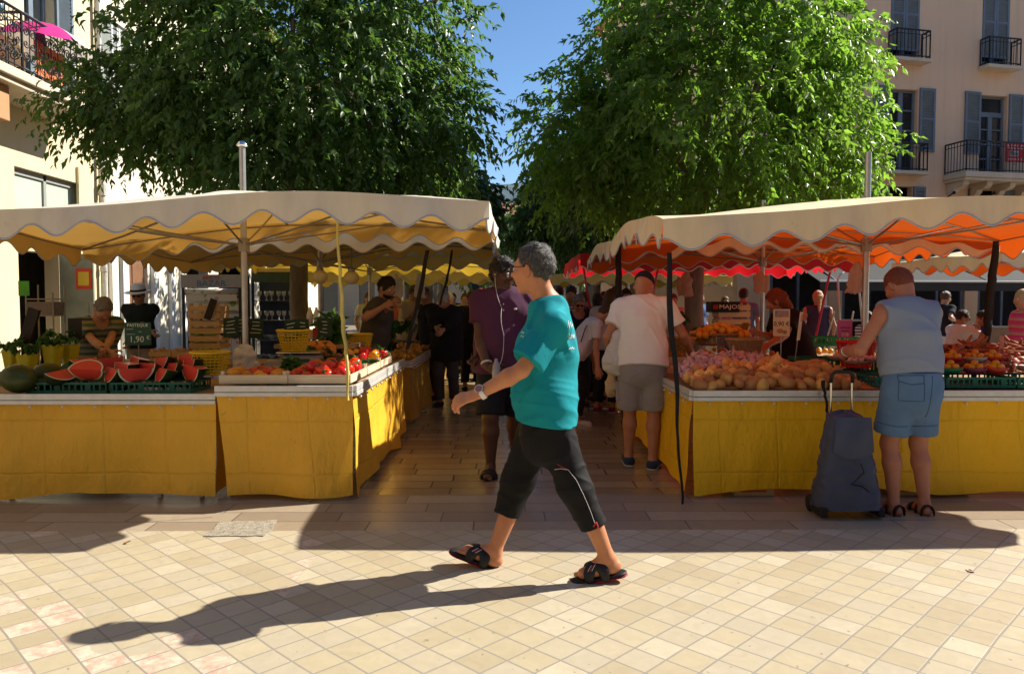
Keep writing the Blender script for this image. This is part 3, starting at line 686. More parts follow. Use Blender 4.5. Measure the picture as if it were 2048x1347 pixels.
for x, y, rz, lb_ in ((3.3, 20.0, 1.9, 'dense dark tree of the right row standing behind the sunlit tree'), (-3.0, 29.5, 4.0, 'third tree of the left row, deep in the shaded aisle'), (3.2, 27.0, 5.2, 'third tree of the right row, deep in the shaded aisle'),
                      (-3.0, 35.0, .8, 'fourth tree of the left row at the far end of the aisle'), (2.9, 35.0, 2.7, 'fourth tree of the right row at the far end of the aisle'), (-.3, 43.0, 3.3, 'dark tree closing the far end of the aisle')):
    copy_tree(far, None, (x, y, 0), rz, lb_)
# ---------- market canopies
def cloth2(name, outer, inner, tcol, tr):
    """fabric printed cream outside and coloured inside, letting some sun through"""
    m, nt, out = nodes(name); v = coord(nt); g = nt.nodes.new('ShaderNodeNewGeometry')
    n1 = noise(nt, v, 2.2, 5); n2 = noise(nt, coord(nt, 'Object', (1, 1, .25)), 7, 4)
    a = ramp(nt, n2.outputs[0], [(.25, tuple(.84*x for x in outer)), (.6, outer)])
    sp = noise(nt, v, 5.5, 5, .75); a = mixc(nt, mth(nt, 'MULTIPLY', mth(nt, 'GREATER_THAN', sp.outputs[0], .66), .22), a, (.25, .21, .16))
    b = ramp(nt, n1.outputs[0], [(.3, tuple(.85*x for x in inner)), (.7, inner)])
    c = mixc(nt, g.outputs['Backfacing'], a, b)
    nb = noise(nt, coord(nt, 'Object', (1, 1, .5)), 5, 4)
    tc = mixc(nt, g.outputs['Backfacing'], tuple(.75*x for x in outer), tcol)
    finish(nt, out, c, .75, .25, 0, bumpn(nt, nb.outputs[0], .35, .02), tr, tc); return m
M_cl = cloth2('canopy_cream', (.80, .74, .62), (.60, .39, .10), (.72, .40, .09), .26)
M_cr = cloth2('canopy_orange', (.86, .73, .49), (.56, .105, .013), (.85, .13, .010), .25)
M_cred = cloth2('canopy_red', (.60, .03, .03), (.55, .02, .03), (.80, .02, .03), .45)
M_cyel = cloth2('canopy_yellow', (.62, .48, .16), (.55, .38, .05), (.75, .50, .05), .40)
M_alu = pm('alu', (.5, .5, .5), .35)
M_arm = pm('arm_steel', (.34, .31, .27), .4, .2, 20, 0, metal=.7)
M_piping = pm('hem_grey', (.42, .42, .46), .8, .1, 9, 0)
M_pipew = pm('hem_white', (.75, .72, .70), .8, .1, 9, 0)
def canopy(label, cx, cy, w, d, corners, mid, top, mt, seed, pole_top, hem=None, vdep=.17, wave=.40, amp=.048, ball=False, hub=2.02, group='market canopies', pole=.028, sag=.03):
    """corners: heights of the eave at (front left, front right, back right, back left)"""
    t = thing('market_canopy', label, 'canopy', (cx, cy, 0), 0, group); g = random.Random(seed); hw, hd = w/2, d/2
    fl, fr_, br, bl_ = corners
    mf, mr, mbk, ml = mid if isinstance(mid, tuple) else (mid,)*4
    def edge(a, b, s, m_): return a+(b-a)*(s+1)/2+(m_-(a+b)/2)*(1-s*s)
    def eave(u, v):
        if abs(v) >= abs(u): return edge(fl, fr_, u/max(1e-6, abs(v)), mf) if v < 0 else edge(bl_, br, u/max(1e-6, abs(v)), mbk)
        return edge(fr_, br, v/abs(u), mr) if u > 0 else edge(fl, bl_, v/abs(u), ml)
    ph = [g.uniform(0, 6) for _ in range(6)]
    def wob(x, y): return .012*math.sin(2.3*x+ph[0]+1.1*y)+.009*math.sin(4.1*y+ph[1]-2*x)
    def top_pt(u, v):
        r_ = max(abs(u), abs(v)); e = eave(u, v) if r_ > 1e-6 else top
        ang = (math.atan2(v, u)/(math.pi/4)) % 1; sg = -sag*math.sin(math.pi*ang)*math.sin(math.pi*min(1, r_))*1.6
        return (u*hw, v*hd, top+(e-top)*r_**1.12+sg+wob(u*hw, v*hd)*(.3+r_))
    part('roof_cloth', MB().grid(lambda a, b: top_pt(2*a-1, 2*b-1), 40, 32), mt, t, True)
    vm = MB(); hm = MB()
    for (ua, va, ub, vb) in ((-1, -1, 1, -1), (1, -1, 1, 1), (1, 1, -1, 1), (-1, 1, -1, -1)):
        L_ = 2*hw if va == vb else 2*hd; k = max(2, round(L_/wave)); n_ = k*12; nx, ny = (vb-va)/2*1, -(ub-ua)/2
        def vf(a, b):
            u, v = ua+(ub-ua)*a, va+(vb-va)*a; x, y, z = top_pt(u, v); dz = vdep+amp*math.cos(2*math.pi*k*a+math.pi)+.012*math.sin(7*a+ph[2])
            o = b*(.012+.022*math.sin(2*math.pi*k*a*.5+ph[3]+ua)+.018*math.sin(11*a+ph[4]))
            return (x+nx*o, y+ny*o, z-dz*b)
        vm.grid(vf, n_, 5, flip=True); hm.tube([vf(a/n_, 1) for a in range(n_+1)], .007, 5)
    part('valance', vm, mt, t, True)
    if hem: part('hem', hm, hem, t)
    # frame
    part('pole', MB().tube([(0, 0, 0), (0, 0, pole_top)], pole, 12), M_alu, t)
    if ball: part('pole_cap', MB().lathe([(.0, .035), (.03, .028), (.052, .0), (.05, -.012), (.03, -.016)], 14, c=(0, 0, pole_top+.01)), pm('chrome', (.8, .8, .8), .12, .05, 5, 0, metal=1), t, True)
    part("hub", MB().tube([(0, 0, hub-.06), (0, 0, hub+.06)], .05, 10), M_arm, t)
    for u, v in ((-1, -1), (0, -1), (1, -1), (1, 0), (1, 1), (0, 1), (-1, 1), (-1, 0)):
        P_ = [np.array(top_pt(u*s, v*s))-[0, 0, .025] for s in (.03, .35, .7, .985)]
        a = part('rib', MB().tube(P_, .011, 6), M_arm, t)
        m_ = np.array(top_pt(u*.62, v*.62))-[0, 0, .03]
        part('strut', MB().tube([(0, 0, hub), m_*.5+np.array([0, 0, hub*.5])-[0, 0, .01], m_], .009, 6), M_arm, a)
    em = MB()
    for (ua, va, ub, vb) in ((-1, -1, 1, -1), (1, -1, 1, 1), (1, 1, -1, 1), (-1, 1, -1, -1)):
        em.tube([np.array(top_pt((ua+(ub-ua)*s)*.985, (va+(vb-va)*s)*.985))-[0, 0, .03] for s in np.linspace(0, 1, 9)], .009, 6)
    part('edge_rail', em, M_arm, t)
    return t
can1 = canopy('wide cream canopy nearest the camera on the left, with a chrome ball on its pole', -2.37, 6.92, 4.5, 2.85, (2.06, 2.25, 2.30, 2.10), (2.25, 2.28, 2.36, 2.17), 2.50, M_cl, 3, 2.905, M_piping, ball=True)
can2 = canopy('second cream canopy of the left row, in shade behind the ball topped one', -2.4, 9.85, 4.5, 2.8, (2.20, 2.26, 2.32, 2.10), (2.28, 2.30, 2.32, 2.18), 2.52, M_cl, 5, 2.45, M_piping)
can3 = canopy('third canopy of the left row, yellow beneath and far back in the shade', -2.3, 12.9, 4.4, 2.9, (2.18,)*4, 2.23, 2.45, M_cyel, 6, 2.42, M_piping)
can4 = canopy('fourth canopy of the left row, yellow, at the far end of the aisle', -2.2, 16.3, 4.4, 3.0, (2.08,)*4, 2.13, 2.40, M_cyel, 7, 2.42, M_piping)
can5 = canopy('yellow canopy far down the right side of the aisle behind the red one', 3.0, 18.6, 4.2, 3.0, (2.1,)*4, 2.14, 2.40, M_cyel, 8, 2.42, M_piping)
can6 = canopy('orange lined cream canopy nearest the camera on the right', 3.28, 6.92, 4.3, 2.85, (2.085, 2.13, 2.20, 2.15), (2.245, 2.18, 2.31, 2.25), 2.445, M_cr, 9, 2.86, M_piping, vdep=.18, wave=.42)
can7 = canopy('second orange lined canopy of the right row, behind the nearest one', 3.28, 9.72, 4.2, 2.7, (2.15, 2.2, 2.2, 2.10), 2.26, 2.46, M_cr, 10, 2.80, M_piping)
can8 = canopy('bright red canopy with white scalloped hem behind the orange ones', 3.3, 13.3, 4.3, 3.0, (2.24,)*4, 2.28, 2.46, M_cred, 11, 2.40, M_pipew, vdep=.24, wave=.30, amp=.035)
can9 = canopy('cream canopy at the right edge beyond the orange one', 8.05, 11.2, 3.3, 2.8, (2.14,)*4, 2.18, 2.45, M_cr, 12, 2.5, M_piping)
for x, y, x2 in ((.98, 11.85, 1.35), (4.9, 11.85, 4.5), (2.2, 11.85, 1.8)):
    part('leg', MB().tube([(x-3.1, y-13.3, 2.2), (x2-3.1, y-13.3+.1, .02)], .018, 6), pm('red_paint', (.55, .03, .06), .4, .1, 5, 0), can8)

# ---------- straps hanging from the canopies
M_strapb = pm('strap_black', (.015, .014, .016), .8, .3, 14, .2); M_strapy = pm('strap_yellow', (.62, .50, .14), .7, .15, 12, .1)
def strap(label, pts, ws, mt, seed=0, name='strap'):
    P = [np.array(p) for p in pts]; g = random.Random(seed); m = MB(); P2 = []; W2 = []
    for i in range(len(P)-1):
        for t in np.linspace(0, 1, 9)[:-1]: P2.append(P[i]+(P[i+1]-P[i])*t+np.array([.006*math.sin(i*3+t*5+seed), 0, 0])); W2.append(ws[i]+(ws[i+1]-ws[i])*t)
    P2.append(P[-1]); W2.append(ws[-1]); n = len(P2); o = P2[0]
    for s_ in (0, 1):
        pass
    v = []
    for i, (p, w_) in enumerate(zip(P2, W2)):
        tw = .6*math.sin(i*.21+seed); dx, dy = math.cos(tw)*w_/2, math.sin(tw)*w_/2+.001; th_ = max(.003, w_*.28)
        for a, b in ((-1, -1), (1, -1), (1, 1), (-1, 1)): v.append((p[0]-o[0]+a*dx-b*dy*.4, p[1]-o[1]+a*dy*.5+b*th_/2, p[2]-o[2]))
    f = [(i*4+k, i*4+(k+1) % 4, i*4+4+(k+1) % 4, i*4+4+k) for i in range(n-1) for k in range(4)]+[(0, 1, 2, 3), (4*n-1, 4*n-2, 4*n-3, 4*n-4)]
    return solo(name, MB().add(v, f), mt, label, 'strap', loc=o, smooth=True)
strap('long black strap from the orange canopy corner down to the pavement', [at(1337, 505, 5.6), at(1342, 640, 5.6), at(1352, 760, 5.6), at(1357, 880, 5.6), at(1365, 1008, 5.6)], [.034, .042, .034, .020, .016], M_strapb, 1)
strap('black strap at the back left corner of the orange canopy', [at(1237, 480, 8.2), at(1238, 560, 8.2), at(1236, 680, 8.2)], [.05, .07, .05], M_strapb, 2)
strap('yellow knotted strap hanging from the cream canopy to the tomato table', [at(675, 440, 5.66), at(680, 560, 5.66), at(686, 640, 5.66), at(692, 700, 5.66), at(696, 800, 5.62)], [.018, .024, .032, .024, .018], M_strapy, 3)
strap('slanting black strap left of the aisle below the second cream canopy', [at(856, 500, 8.0), at(838, 590, 8.0), at(815, 700, 8.0)], [.04, .045, .04], M_strapb, 4)
strap('thin black strap tied slanting beside the aisle below the second cream canopy', [at(905, 500, 9.0), at(893, 560, 9.0), at(880, 610, 9.0)], [.025, .03, .02], M_strapb, 5)
strap('folded black fabric hanging from the right orange canopy near the cafe', [at(1992, 482, 7.2), at(1984, 560, 7.2), at(1976, 640, 7.2), at(1972, 700, 7.2)], [.05, .085, .08, .04], M_strapb, 6)

# ---------- tables with cloths
def cloth_mat(name, c, tr=.12):
    m, nt, out = nodes(name); v = coord(nt); n1 = noise(nt, v, 1.6, 5); a = ramp(nt, n1.outputs[0], [(.3, tuple(.86*x for x in c)), (.7, c)])
    d = noise(nt, v, 7, 5, .7); a = mixc(nt, mth(nt, 'MULTIPLY', mth(nt, 'GREATER_THAN', d.outputs[0], .68), .3), a, tuple(.45*x for x in c))
    sx = nt.nodes.new('ShaderNodeSeparateXYZ'); nt.links.new(v, sx.inputs[0])
    def crease(o, per, off):
        f = mth(nt, 'ABSOLUTE', mth(nt, 'SUBTRACT', mth(nt, 'FRACT', mth(nt, 'ADD', mth(nt, 'MULTIPLY', mth(nt, 'ADD', o, mth(nt, 'MULTIPLY', mth(nt, 'SUBTRACT', d.outputs[0], .5), .02)), 1/per), off)), .5))
        return mth(nt, 'MINIMUM', mth(nt, 'MULTIPLY', f, per/.012), 1)
    cz = crease(sx.outputs[2], .40, .0); cx = crease(mth(nt, 'ADD', sx.outputs[0], sx.outputs[1]), .46, .13)
    a = mixc(nt, mth(nt, 'MULTIPLY', mth(nt, 'SUBTRACT', 1, mth(nt, 'MULTIPLY', cz, cx)), .06), a, tuple(.4*x for x in c))  # fold lines tinted darker, crease shade put into the colour
    nb = noise(nt, coord(nt, 'Object', (1, 1, .5)), 2.6, 5, .65)
    h = mth(nt, 'ADD', mth(nt, 'MULTIPLY', nb.outputs[0], .8), mth(nt, 'MULTIPLY', mth(nt, 'MULTIPLY', cz, cx), .05))
    finish(nt, out, a, .5, .35, 0, bumpn(nt, h, 1.0, .09), tr, c); return m
M_clothl = cloth_mat('oilcloth_ochre', (.90, .49, .04)); M_clothr = cloth_mat('oilcloth_yellow', (.94, .52, .006)); M_clothd = cloth_mat('oilcloth_shaded', (.45, .25, .03))  # last one repeats the ochre cloth with aisle shade in its colour
M_rail = pm('rail_alu', (.62, .62, .60), .45, .12, 14, .1, metal=.35); M_board = pm('board_wood', (.36, .25, .14), .8, .3, 6, .3, stretch=(.3, 4, 4))
def run_cloth(m, a, b, z1, z0, seed, out_=.02, slant=0, fold=.018, nz=14, hem=.02, flare=.04, sagk=1.0):
    """a hanging cloth between ground points a and b; outside is to the right of a->b"""
    a, b = np.array(a, float), np.array(b, float); L_ = np.linalg.norm(b-a); d = (b-a)/L_; nrm_ = np.array([d[1], -d[0]]); g = random.Random(seed); ph = [g.uniform(0, 6) for _ in range(8)]
    def fn(u, v):
        s_ = u*L_+(1-u)**3*slant*v**.8; p = a+d*s_; f = v**1.3
        o = f*flare+(.25+f)*fold*(math.sin(s_*5.1+ph[0]+.6*v)+.7*math.sin(s_*9.3+ph[1]-v)+.5*math.sin(s_*2.2+ph[2]))+.004*math.sin(s_*17+ph[3]+5*v)+.006*math.sin(7*v+s_*3+ph[4])
        z = z1+(z0-z1)*v+(v*hem*(math.sin(s_*3.0+ph[5])+.6*math.sin(s_*6.5+ph[6])))*sagk
        p = p+nrm_*o; return (p[0], p[1], z)
    m.grid(fn, max(8, int(L_*26)), nz, flip=False); return m
def table(label, x0, x1, y0, y1, top, mt, runs, rail='front', zhem=.06, legs=(), group='market tables under yellow cloths', seed=1, fold=.018, rails=None, slant=0):
    """runs: list of (a,b) in local coordinates along which cloth hangs"""
    cx, cy = (x0+x1)/2, (y0+y1)/2; t = thing('market_table', label, 'table', (cx, cy, 0), 0, group); hx, hy = (x1-x0)/2, (y1-y0)/2
    part('tabletop', MB().bb(-hx+.012, hx-.012, -hy+.012, hy-.012, top-.05, top-.012), M_board, t)
    for i, (a, b) in enumerate(runs): part('tablecloth', run_cloth(MB(), a, b, top-.062, zhem, seed+i, fold=fold, slant=slant if i == 0 else 0), mt, t, True)
    rm = rails if rails is not None else runs
    for a, b in rm:
        a_, b_ = np.array(a, float), np.array(b, float); L_ = np.linalg.norm(b_-a_); ang = math.atan2((b_-a_)[1], (b_-a_)[0]); M_ = Matrix.Translation((*a_, 0)) @ Matrix.Rotation(ang, 4, 'Z')
        r_ = part('edge_rail', MB().bb(-.004, L_+.004, -.034, -.001, top-.072, top-.042, 0, M_).bb(-.004, L_+.004, -.030, -.001, top-.038, top+.008, 0, M_), M_rail, t, bevel=.003)
        for s_ in np.arange(.12, L_-.02, .245):
            part('snap_stud', MB().ball((0, 0, 0), .011, 8, 0, M_ @ Matrix.Translation((s_, -.036, top-.09))), M_rail, r_, True)
    for lx, ly in legs: part('leg', MB().bb(lx-.014, lx+.014, ly-.014, ly+.014, 0, top-.05), M_alu, t)
    return t
XL = gnd(712, 992)[0]; YF = gnd(700, 996)[1]; xa = gnd(433, 1000)[0]
tA = table('ochre clothed table with the green crates of melon', -4.7, xa-.012, YF+.01, YF+1.35, at(200, 789, YF)[2], M_clothl, [((-(xa+4.7)/2, -.67), ((xa+4.7)/2-.006, -.67)), ((( xa+4.7)/2-.02, -.655), ((xa+4.7)/2-.02, .66))], rails=[((-(xa+4.7)/2, -.67), ((xa+4.7)/2-.006, -.67))], legs=[(x, -.62) for x in (-1.1, -.36, .78, 1.1)], seed=4, zhem=.035)  # end cloth run added to hide sunlit ground showing through the gap
topB = at(600, 772, YF)[2]
tB = table('ochre clothed corner table with crates of tomatoes and oranges', xa, XL, YF-.02, YF+2.75, topB, M_clothl, [((-(XL-xa)/2, -1.385), ((XL-xa)/2, -1.385)), (((XL-xa)/2, -1.385), ((XL-xa)/2, 1.385))], legs=[((XL-xa)/2-.06, -1.31), (-(XL-xa)/2+.06, -1.31), ((XL-xa)/2-.06, 1.3)], seed=9, zhem=.05, slant=.09)
tC = table('long ochre clothed table further along the left side of the aisle', -1.68, XL-.01, YF+3.5, YF+6.65, .78, M_clothd, [((-(1.68+XL-.01)/2, -1.575), ((XL-.01+1.68)/2, -1.575)), (((XL-.01+1.68)/2, -1.575), ((XL-.01+1.68)/2, 1.575))], legs=[(.2, 1.4)], seed=14, fold=.03)
tD = table('ochre clothed table far down the left side of the aisle', -1.7, XL-.05, YF+6.8, YF+10.4, .78, M_clothd, [(((XL-.05+1.7)/2, -1.8), ((XL-.05+1.7)/2, 1.8))], legs=[(.2, 1.4), (-.2, -1.4)], seed=17, fold=.03)
XR = gnd(1375, 985)[0]; topR = at(1500, 782, YF)[2]
w2 = (5.5-XR)/2
tE = table('bright yellow clothed corner table heaped with potatoes and onions', XR, 5.5, YF, YF+1.5, topR, M_clothr, [((-w2, -.75), (w2, -.75)), ((-w2, .75), (-w2, -.75))], legs=[(-w2+.08, -.69), (-.2, -.69), (w2-.2, -.69)], seed=21, fold=.014, zhem=.06)
tF = table('yellow clothed side table along the right of the aisle', XR, 2.3, YF+1.53, YF+3.0, topR, M_clothr, [((-(2.3-XR)/2, .73), (-(2.3-XR)/2, -.73))], legs=[(.3, .65)], seed=27, fold=.02)
tG = table('clothed table under the second orange canopy', XR+.1, 5.2, YF+3.9, YF+4.9, .80, M_clothr, [((-(5.1-XR)/2, -.5), ((5.1-XR)/2, -.5)), ((-(5.1-XR)/2, .5), (-(5.1-XR)/2, -.5))], legs=[(1.3, .4)], seed=31)
tH = table('clothed table far down the right side of the aisle under the red canopy', 1.5, 2.6, YF+6.3, YF+9.5, .78, M_clothd, [((-.55, 1.6), (-.55, -1.6)), ((-.55, -1.6), (.55, -1.6))], legs=[(.3, .9)], seed=34)
# cardboard cartons under the right table
M_carton = pm('carton', (.52, .38, .26), .8, .15, 5, .1); M_cred2 = pm('carton_print', (.55, .08, .03), .7, .1, 5, 0)
for i, (px, w_, lb_) in enumerate(((1521, .31, 'printed carton lying under the yellow table left of the trolley'), (1845, .28, 'printed carton under the yellow table behind the sandals'), (1925, .28, 'printed carton under the yellow table, rightmost one'))):
    p = gnd(px, 1000); c_ = thing('carton', lb_, 'box', (p[0], YF+.215, 0), 0, 'cartons under the right table')
    b_ = part('box', MB().bb(-w_/2, w_/2, -.16, .2, .001, .17), M_carton, c_, bevel=.004)
    for k in range(3): part('print_band', MB().bb(-w_*.36, w_*.3-.04*k, -.164, -.1605, .03+.035*k, .045+.035*k), M_cred2, b_)
# ---------- people: one continuous body each; clothes, hair, hats and shoes are its children
Z_ = np.array([0, 0, 1.0])
def fabric(name, col, rough=.88, var=.14, scale=22, bump=.25, stripes=None, period=.06, axis=2):
    if name in MATS: return MATS[name]
    m, nt, out = nodes(name); v = coord(nt); n1 = noise(nt, v, scale, 4); n2 = noise(nt, v, 3.5, 4)
    c = ramp(nt, n2.outputs[0], [(.3, tuple(x*(1-var) for x in col)), (.7, col)])
    if stripes:
        sx = nt.nodes.new('ShaderNodeSeparateXYZ'); nt.links.new(v, sx.inputs[0])
        f = mth(nt, 'FRACT', mth(nt, 'MULTIPLY', mth(nt, 'ADD', sx.outputs[axis], mth(nt, 'MULTIPLY', n2.outputs[0], .02)), 1/period))
        k = len(stripes)
        r_ = ramp(nt, f, [(i/k, s_) for i, s_ in enumerate(stripes)]); r_.node.color_ramp.interpolation = 'CONSTANT'
        c = mixc(nt, mth(nt, 'MULTIPLY', n1.outputs[0], .3), r_, tuple(.5*x for x in col))
    weave = noise(nt, v, 240, 2); h = mth(nt, 'ADD', mth(nt, 'MULTIPLY', n1.outputs[0], 1.1), mth(nt, 'MULTIPLY', weave.outputs[0], .15))
    finish(nt, out, c, rough, .2, 0, bumpn(nt, h, bump, .008)); MATS[name] = m; return m
def skin(name, col):
    if name in MATS: return MATS[name]
    m, nt, out = nodes(name); v = coord(nt); n1 = noise(nt, v, 11, 6, .7); n2 = noise(nt, v, 150, 3)
    c = ramp(nt, n1.outputs[0], [(.3, tuple(x*a for x, a in zip(col, (.86, .74, .70)))), (.7, col)])
    finish(nt, out, c, .48, .35, 0, bumpn(nt, n2.outputs[0], .12, .002), 0, None, .04); MATS[name] = m; return m
def hairmat(name, c1, c2):
    if name in MATS: return MATS[name]
    m, nt, out = nodes(name); v = coord(nt, 'Object', (1, 1, .35)); n1 = noise(nt, v, 110, 4, .7); n2 = noise(nt, coord(nt), 12, 3)
    c = mixc(nt, n2.outputs[0], ramp(nt, n1.outputs[0], [(.35, c1), (.65, c2)]), c1)
    finish(nt, out, c, .55, .35, 0, bumpn(nt, n1.outputs[0], .8, .01)); MATS[name] = m; return m
SK = skin('skin_tan', (.44, .205, .115)); SKL = skin('skin_light', (.48, .26, .165)); SKR = skin('skin_ruddy', (.44, .185, .115)); SKD = skin('skin_dark', (.085, .040, .025)); SKO = skin('skin_olive', (.36, .20, .12))
HG = hairmat('hair_grey', (.10, .09, .085), (.34, .32, .30)); HW = hairmat('hair_white', (.38, .37, .35), (.62, .60, .57)); HD = hairmat('hair_dark', (.012, .009, .008), (.03, .022, .018))
HB = hairmat('hair_brown', (.05, .028, .015), (.13, .075, .04)); HY = hairmat('hair_blond', (.38, .26, .11), (.66, .50, .26)); HR = hairmat('hair_red', (.16, .035, .02), (.28, .075, .035))
HM = hairmat('hair_salt', (.028, .023, .020), (.17, .155, .14))
def ik(a, b, l1, l2, hint):
    a, b = np.asarray(a, float), np.asarray(b, float); d = b-a; L_ = np.linalg.norm(d); L2_ = min(L_, (l1+l2)*.995); d = d/L_; b = a+d*L2_
    x = (l1*l1-l2*l2+L2_*L2_)/(2*L2_); h = math.sqrt(max(0, l1*l1-x*x)); n = hint-d*np.dot(hint, d); return a+d*x+nrm(n)*h, b
def pose(x, y, deg, H=1.72, lean=0., hp=0., hy=0., hands=(None, None), feet=((.10, 0), (.10, 0)), sit=None, tw=0., side=0.):
    """hands / feet: (right, left); hand = (right, forward, up) from the ground point under the hips"""
    a = R(deg); f = np.array([math.cos(a), math.sin(a), 0]); r_ = np.array([math.sin(a), -math.cos(a), 0]); o = np.array([x, y, 0.])
    J = dict(H=H, o=o, f=f, r=r_); hz = .525*H if sit is None else sit+.09
    P = o+Z_*hz; td = nrm(Z_*math.cos(lean)+f*math.sin(lean)+r_*side); cf = nrm(f*math.cos(lean)-Z_*math.sin(lean))
    b = R(tw); cf2 = nrm(cf*math.cos(b)+r_*math.sin(b)); cr = np.cross(cf2, td); J['cr'] = cr
    J.update(pel=P, td=td, cf=cf2, nb=P+td*.305*H)
    J['shR'] = P+td*.285*H+cr*.108*H; J['shL'] = P+td*.285*H-cr*.108*H
    hd = nrm(td*math.cos(hp*.6)+cf*math.sin(hp*.6)); J['hc'] = J['nb']+hd*.098*H+cf*.012*H
    q = hp+lean; ff = nrm(f*math.cos(R(hy))+r_*math.sin(R(hy))); J['hf'] = nrm(ff*math.cos(q)-Z_*math.sin(q)); J['hu'] = nrm(Z_*math.cos(q)+ff*math.sin(q))
    for s_, sg, hnd, ft in (('R', 1, hands[0], feet[0]), ('L', -1, hands[1], feet[1])):
        S_ = J['sh'+s_]
        t = S_-Z_*.30*H+f*.03*H+r_*sg*.035*H if hnd is None else o+r_*hnd[0]+f*hnd[1]+Z_*hnd[2]
        e, wr = ik(S_, t, .175*H, .15*H, -f*.8+r_*sg*.5-Z_*.5); J['el'+s_] = e; J['wr'+s_] = wr
        hp_ = P+r_*sg*.052*H; J['hp'+s_] = hp_
        if sit is None: an = o+r_*sg*ft[0]+f*ft[1]+Z_*.048*H
        else: an = o+f*(.27*H+ft[1])+r_*sg*(ft[0])+Z_*.048*H
        k, an = ik(hp_, an, .25*H, .235*H, f+r_*sg*.1); J['kn'+s_] = k; J['an'+s_] = an; J['tf'+s_] = nrm(f+r_*sg*.18)
    return J
def hand(S, w, d, pn, th, s, curl=.5, k=.006):
    """palm, four fingers of different lengths and a thumb from the side of the palm"""
    d, pn = nrm(d), nrm(pn); pn = nrm(pn-d*(pn@d)); lat = nrm(np.cross(d, pn)); lat = lat if lat@th > 0 else -lat
    kc = w+d*.082*s; S.cone(w-d*.01, w+d*.03*s, .027*s, .030*s, .012, (pn, .62)); S.cone(w+d*.025*s, kc-d*.008*s, .031*s, .040*s, .015, (pn, .36))
    for i, (of, ln) in enumerate(((.031, .070), (.0105, .079), (-.0105, .074), (-.030, .058))):
        p = kc+lat*of*s-d*abs(of)*.22*s; dd = nrm(d+lat*of*2.2); r_ = (.0094-.0006*(i == 3))*s; a = curl*(.85+.12*i)
        for seg, (fr_, bend) in enumerate(((.45, .7), (.32, 1.15), (.25, .8))):
            dd = nrm(dd*math.cos(a*bend)+nrm(pn-dd*(pn@dd))*math.sin(a*bend)); q = p+dd*ln*fr_*s; S.cone(p, q, r_, r_*.93, k*(.6 if seg else 1.2)); p = q; r_ *= .93
    p = w+d*.018*s+lat*.022*s+pn*.008*s; dd = nrm(d*.62+lat*.62+pn*.45)
    for ln, rr, bend in ((.042, .0145, 0), (.033, .0115, .35), (.026, .0095, .3)):
        dd = nrm(dd*math.cos(bend)+nrm(d-dd*(d@dd))*math.sin(bend)); q = p+dd*ln*s; S.cone(p, q, rr*s, rr*.9*s, .01); p = q
def head_sdf(S, J, s, fat=1.0):
    c, f, u = J['hc'], J['hf'], J['hu']; r_ = np.cross(f, u); Rm = [r_, f, u]
    S.ball(c+u*.026*s-f*.012*s, np.array([.076*fat, .097, .098])*s, .02, R=Rm); S.ball(c-u*.042*s+f*.026*s, np.array([.060*fat, .064, .072])*s, .05, R=Rm)
    S.ball(c-u*.092*s+f*.058*s, .024*s*fat, .03); S.cone(c+f*.082*s+u*.030*s-r_*.03*s, c+f*.082*s+u*.030*s+r_*.03*s, .012*s, .012*s, .02)
    for sg in (1, -1):
        S.ball(c+f*.100*s+u*.010*s+r_*sg*.032*s, .015*s, .016, 's'); S.ball(c+f*.070*s-u*.022*s+r_*sg*.042*s, .022*s*fat, .03)
        S.ball(c+r_*sg*.082*s*fat-f*.006*s-u*.006*s, np.array([.011, .020, .034])*s, .006, R=[nrm(r_*sg+f*.5), nrm(f-r_*sg*.5), u]); S.ball(c+r_*sg*.096*s*fat-f*.000*s-u*.004*s, np.array([.010, .010, .020])*s, .004, 's', R=Rm)
    S.cone(c+f*.088*s+u*.016*s, c+f*.112*s-u*.020*s, .0075*s, .0125*s, .012); 
    for sg in (1, -1): S.ball(c+f*.100*s-u*.024*s+r_*sg*.012*s, .0085*s, .008)
    S.cone(c+f*.086*s-u*.049*s-r_*.020*s, c+f*.086*s-u*.049*s+r_*.020*s, .0075*s, .0075*s, .006); S.cone(c+f*.084*s-u*.063*s-r_*.017*s, c+f*.084*s-u*.063*s+r_*.017*s, .0085*s, .0085*s, .006)
    S.cone(c+f*.096*s-u*.0555*s-r_*.022*s, c+f*.096*s-u*.0555*s+r_*.022*s, .0022*s, .0022*s, .003, op='s')
    nb = J['nb']; S.cone(nb-J['td']*.02*s, c-u*.045*s-f*.022*s, .062*s*fat, .054*s*fat, .035)
def torso(S, J, w, g, e, k=.05):
    H = J['H']; P, td, cf, cr = J['pel'], J['td'], J['cf'], J['cr']; fl = (cf, .70)
    S.cone(P+td*.235*H, P+td*.12*H, .093*H*w+e, .084*H*g+e, k, fl); S.cone(P+td*.12*H, P+td*.005*H, .084*H*g+e, .093*H*w+e, k, fl)
    S.ball(P+td*.095*H+cf*.022*H*g, np.array([.078*H*g, .070*H*g, .09*H])+e, .06, R=[cr, cf, td])
    S.cone(J['nb']-td*.03*H-cf*.008*H, P+td*.20*H-cf*.012*H, .045*H+e, .07*H*w+e, .06)
    for s_ in 'RL': S.cone(J['nb']-td*.022*H, J['sh'+s_]-td*.004*H, .036*H+e*.7, .037*H+e, .05)
    for sg in (1, -1): S.ball(P+td*.225*H+cr*sg*.052*H+cf*.028*H, np.array([.055, .04, .05])*H*w+e, .05, R=[cr, cf, td])
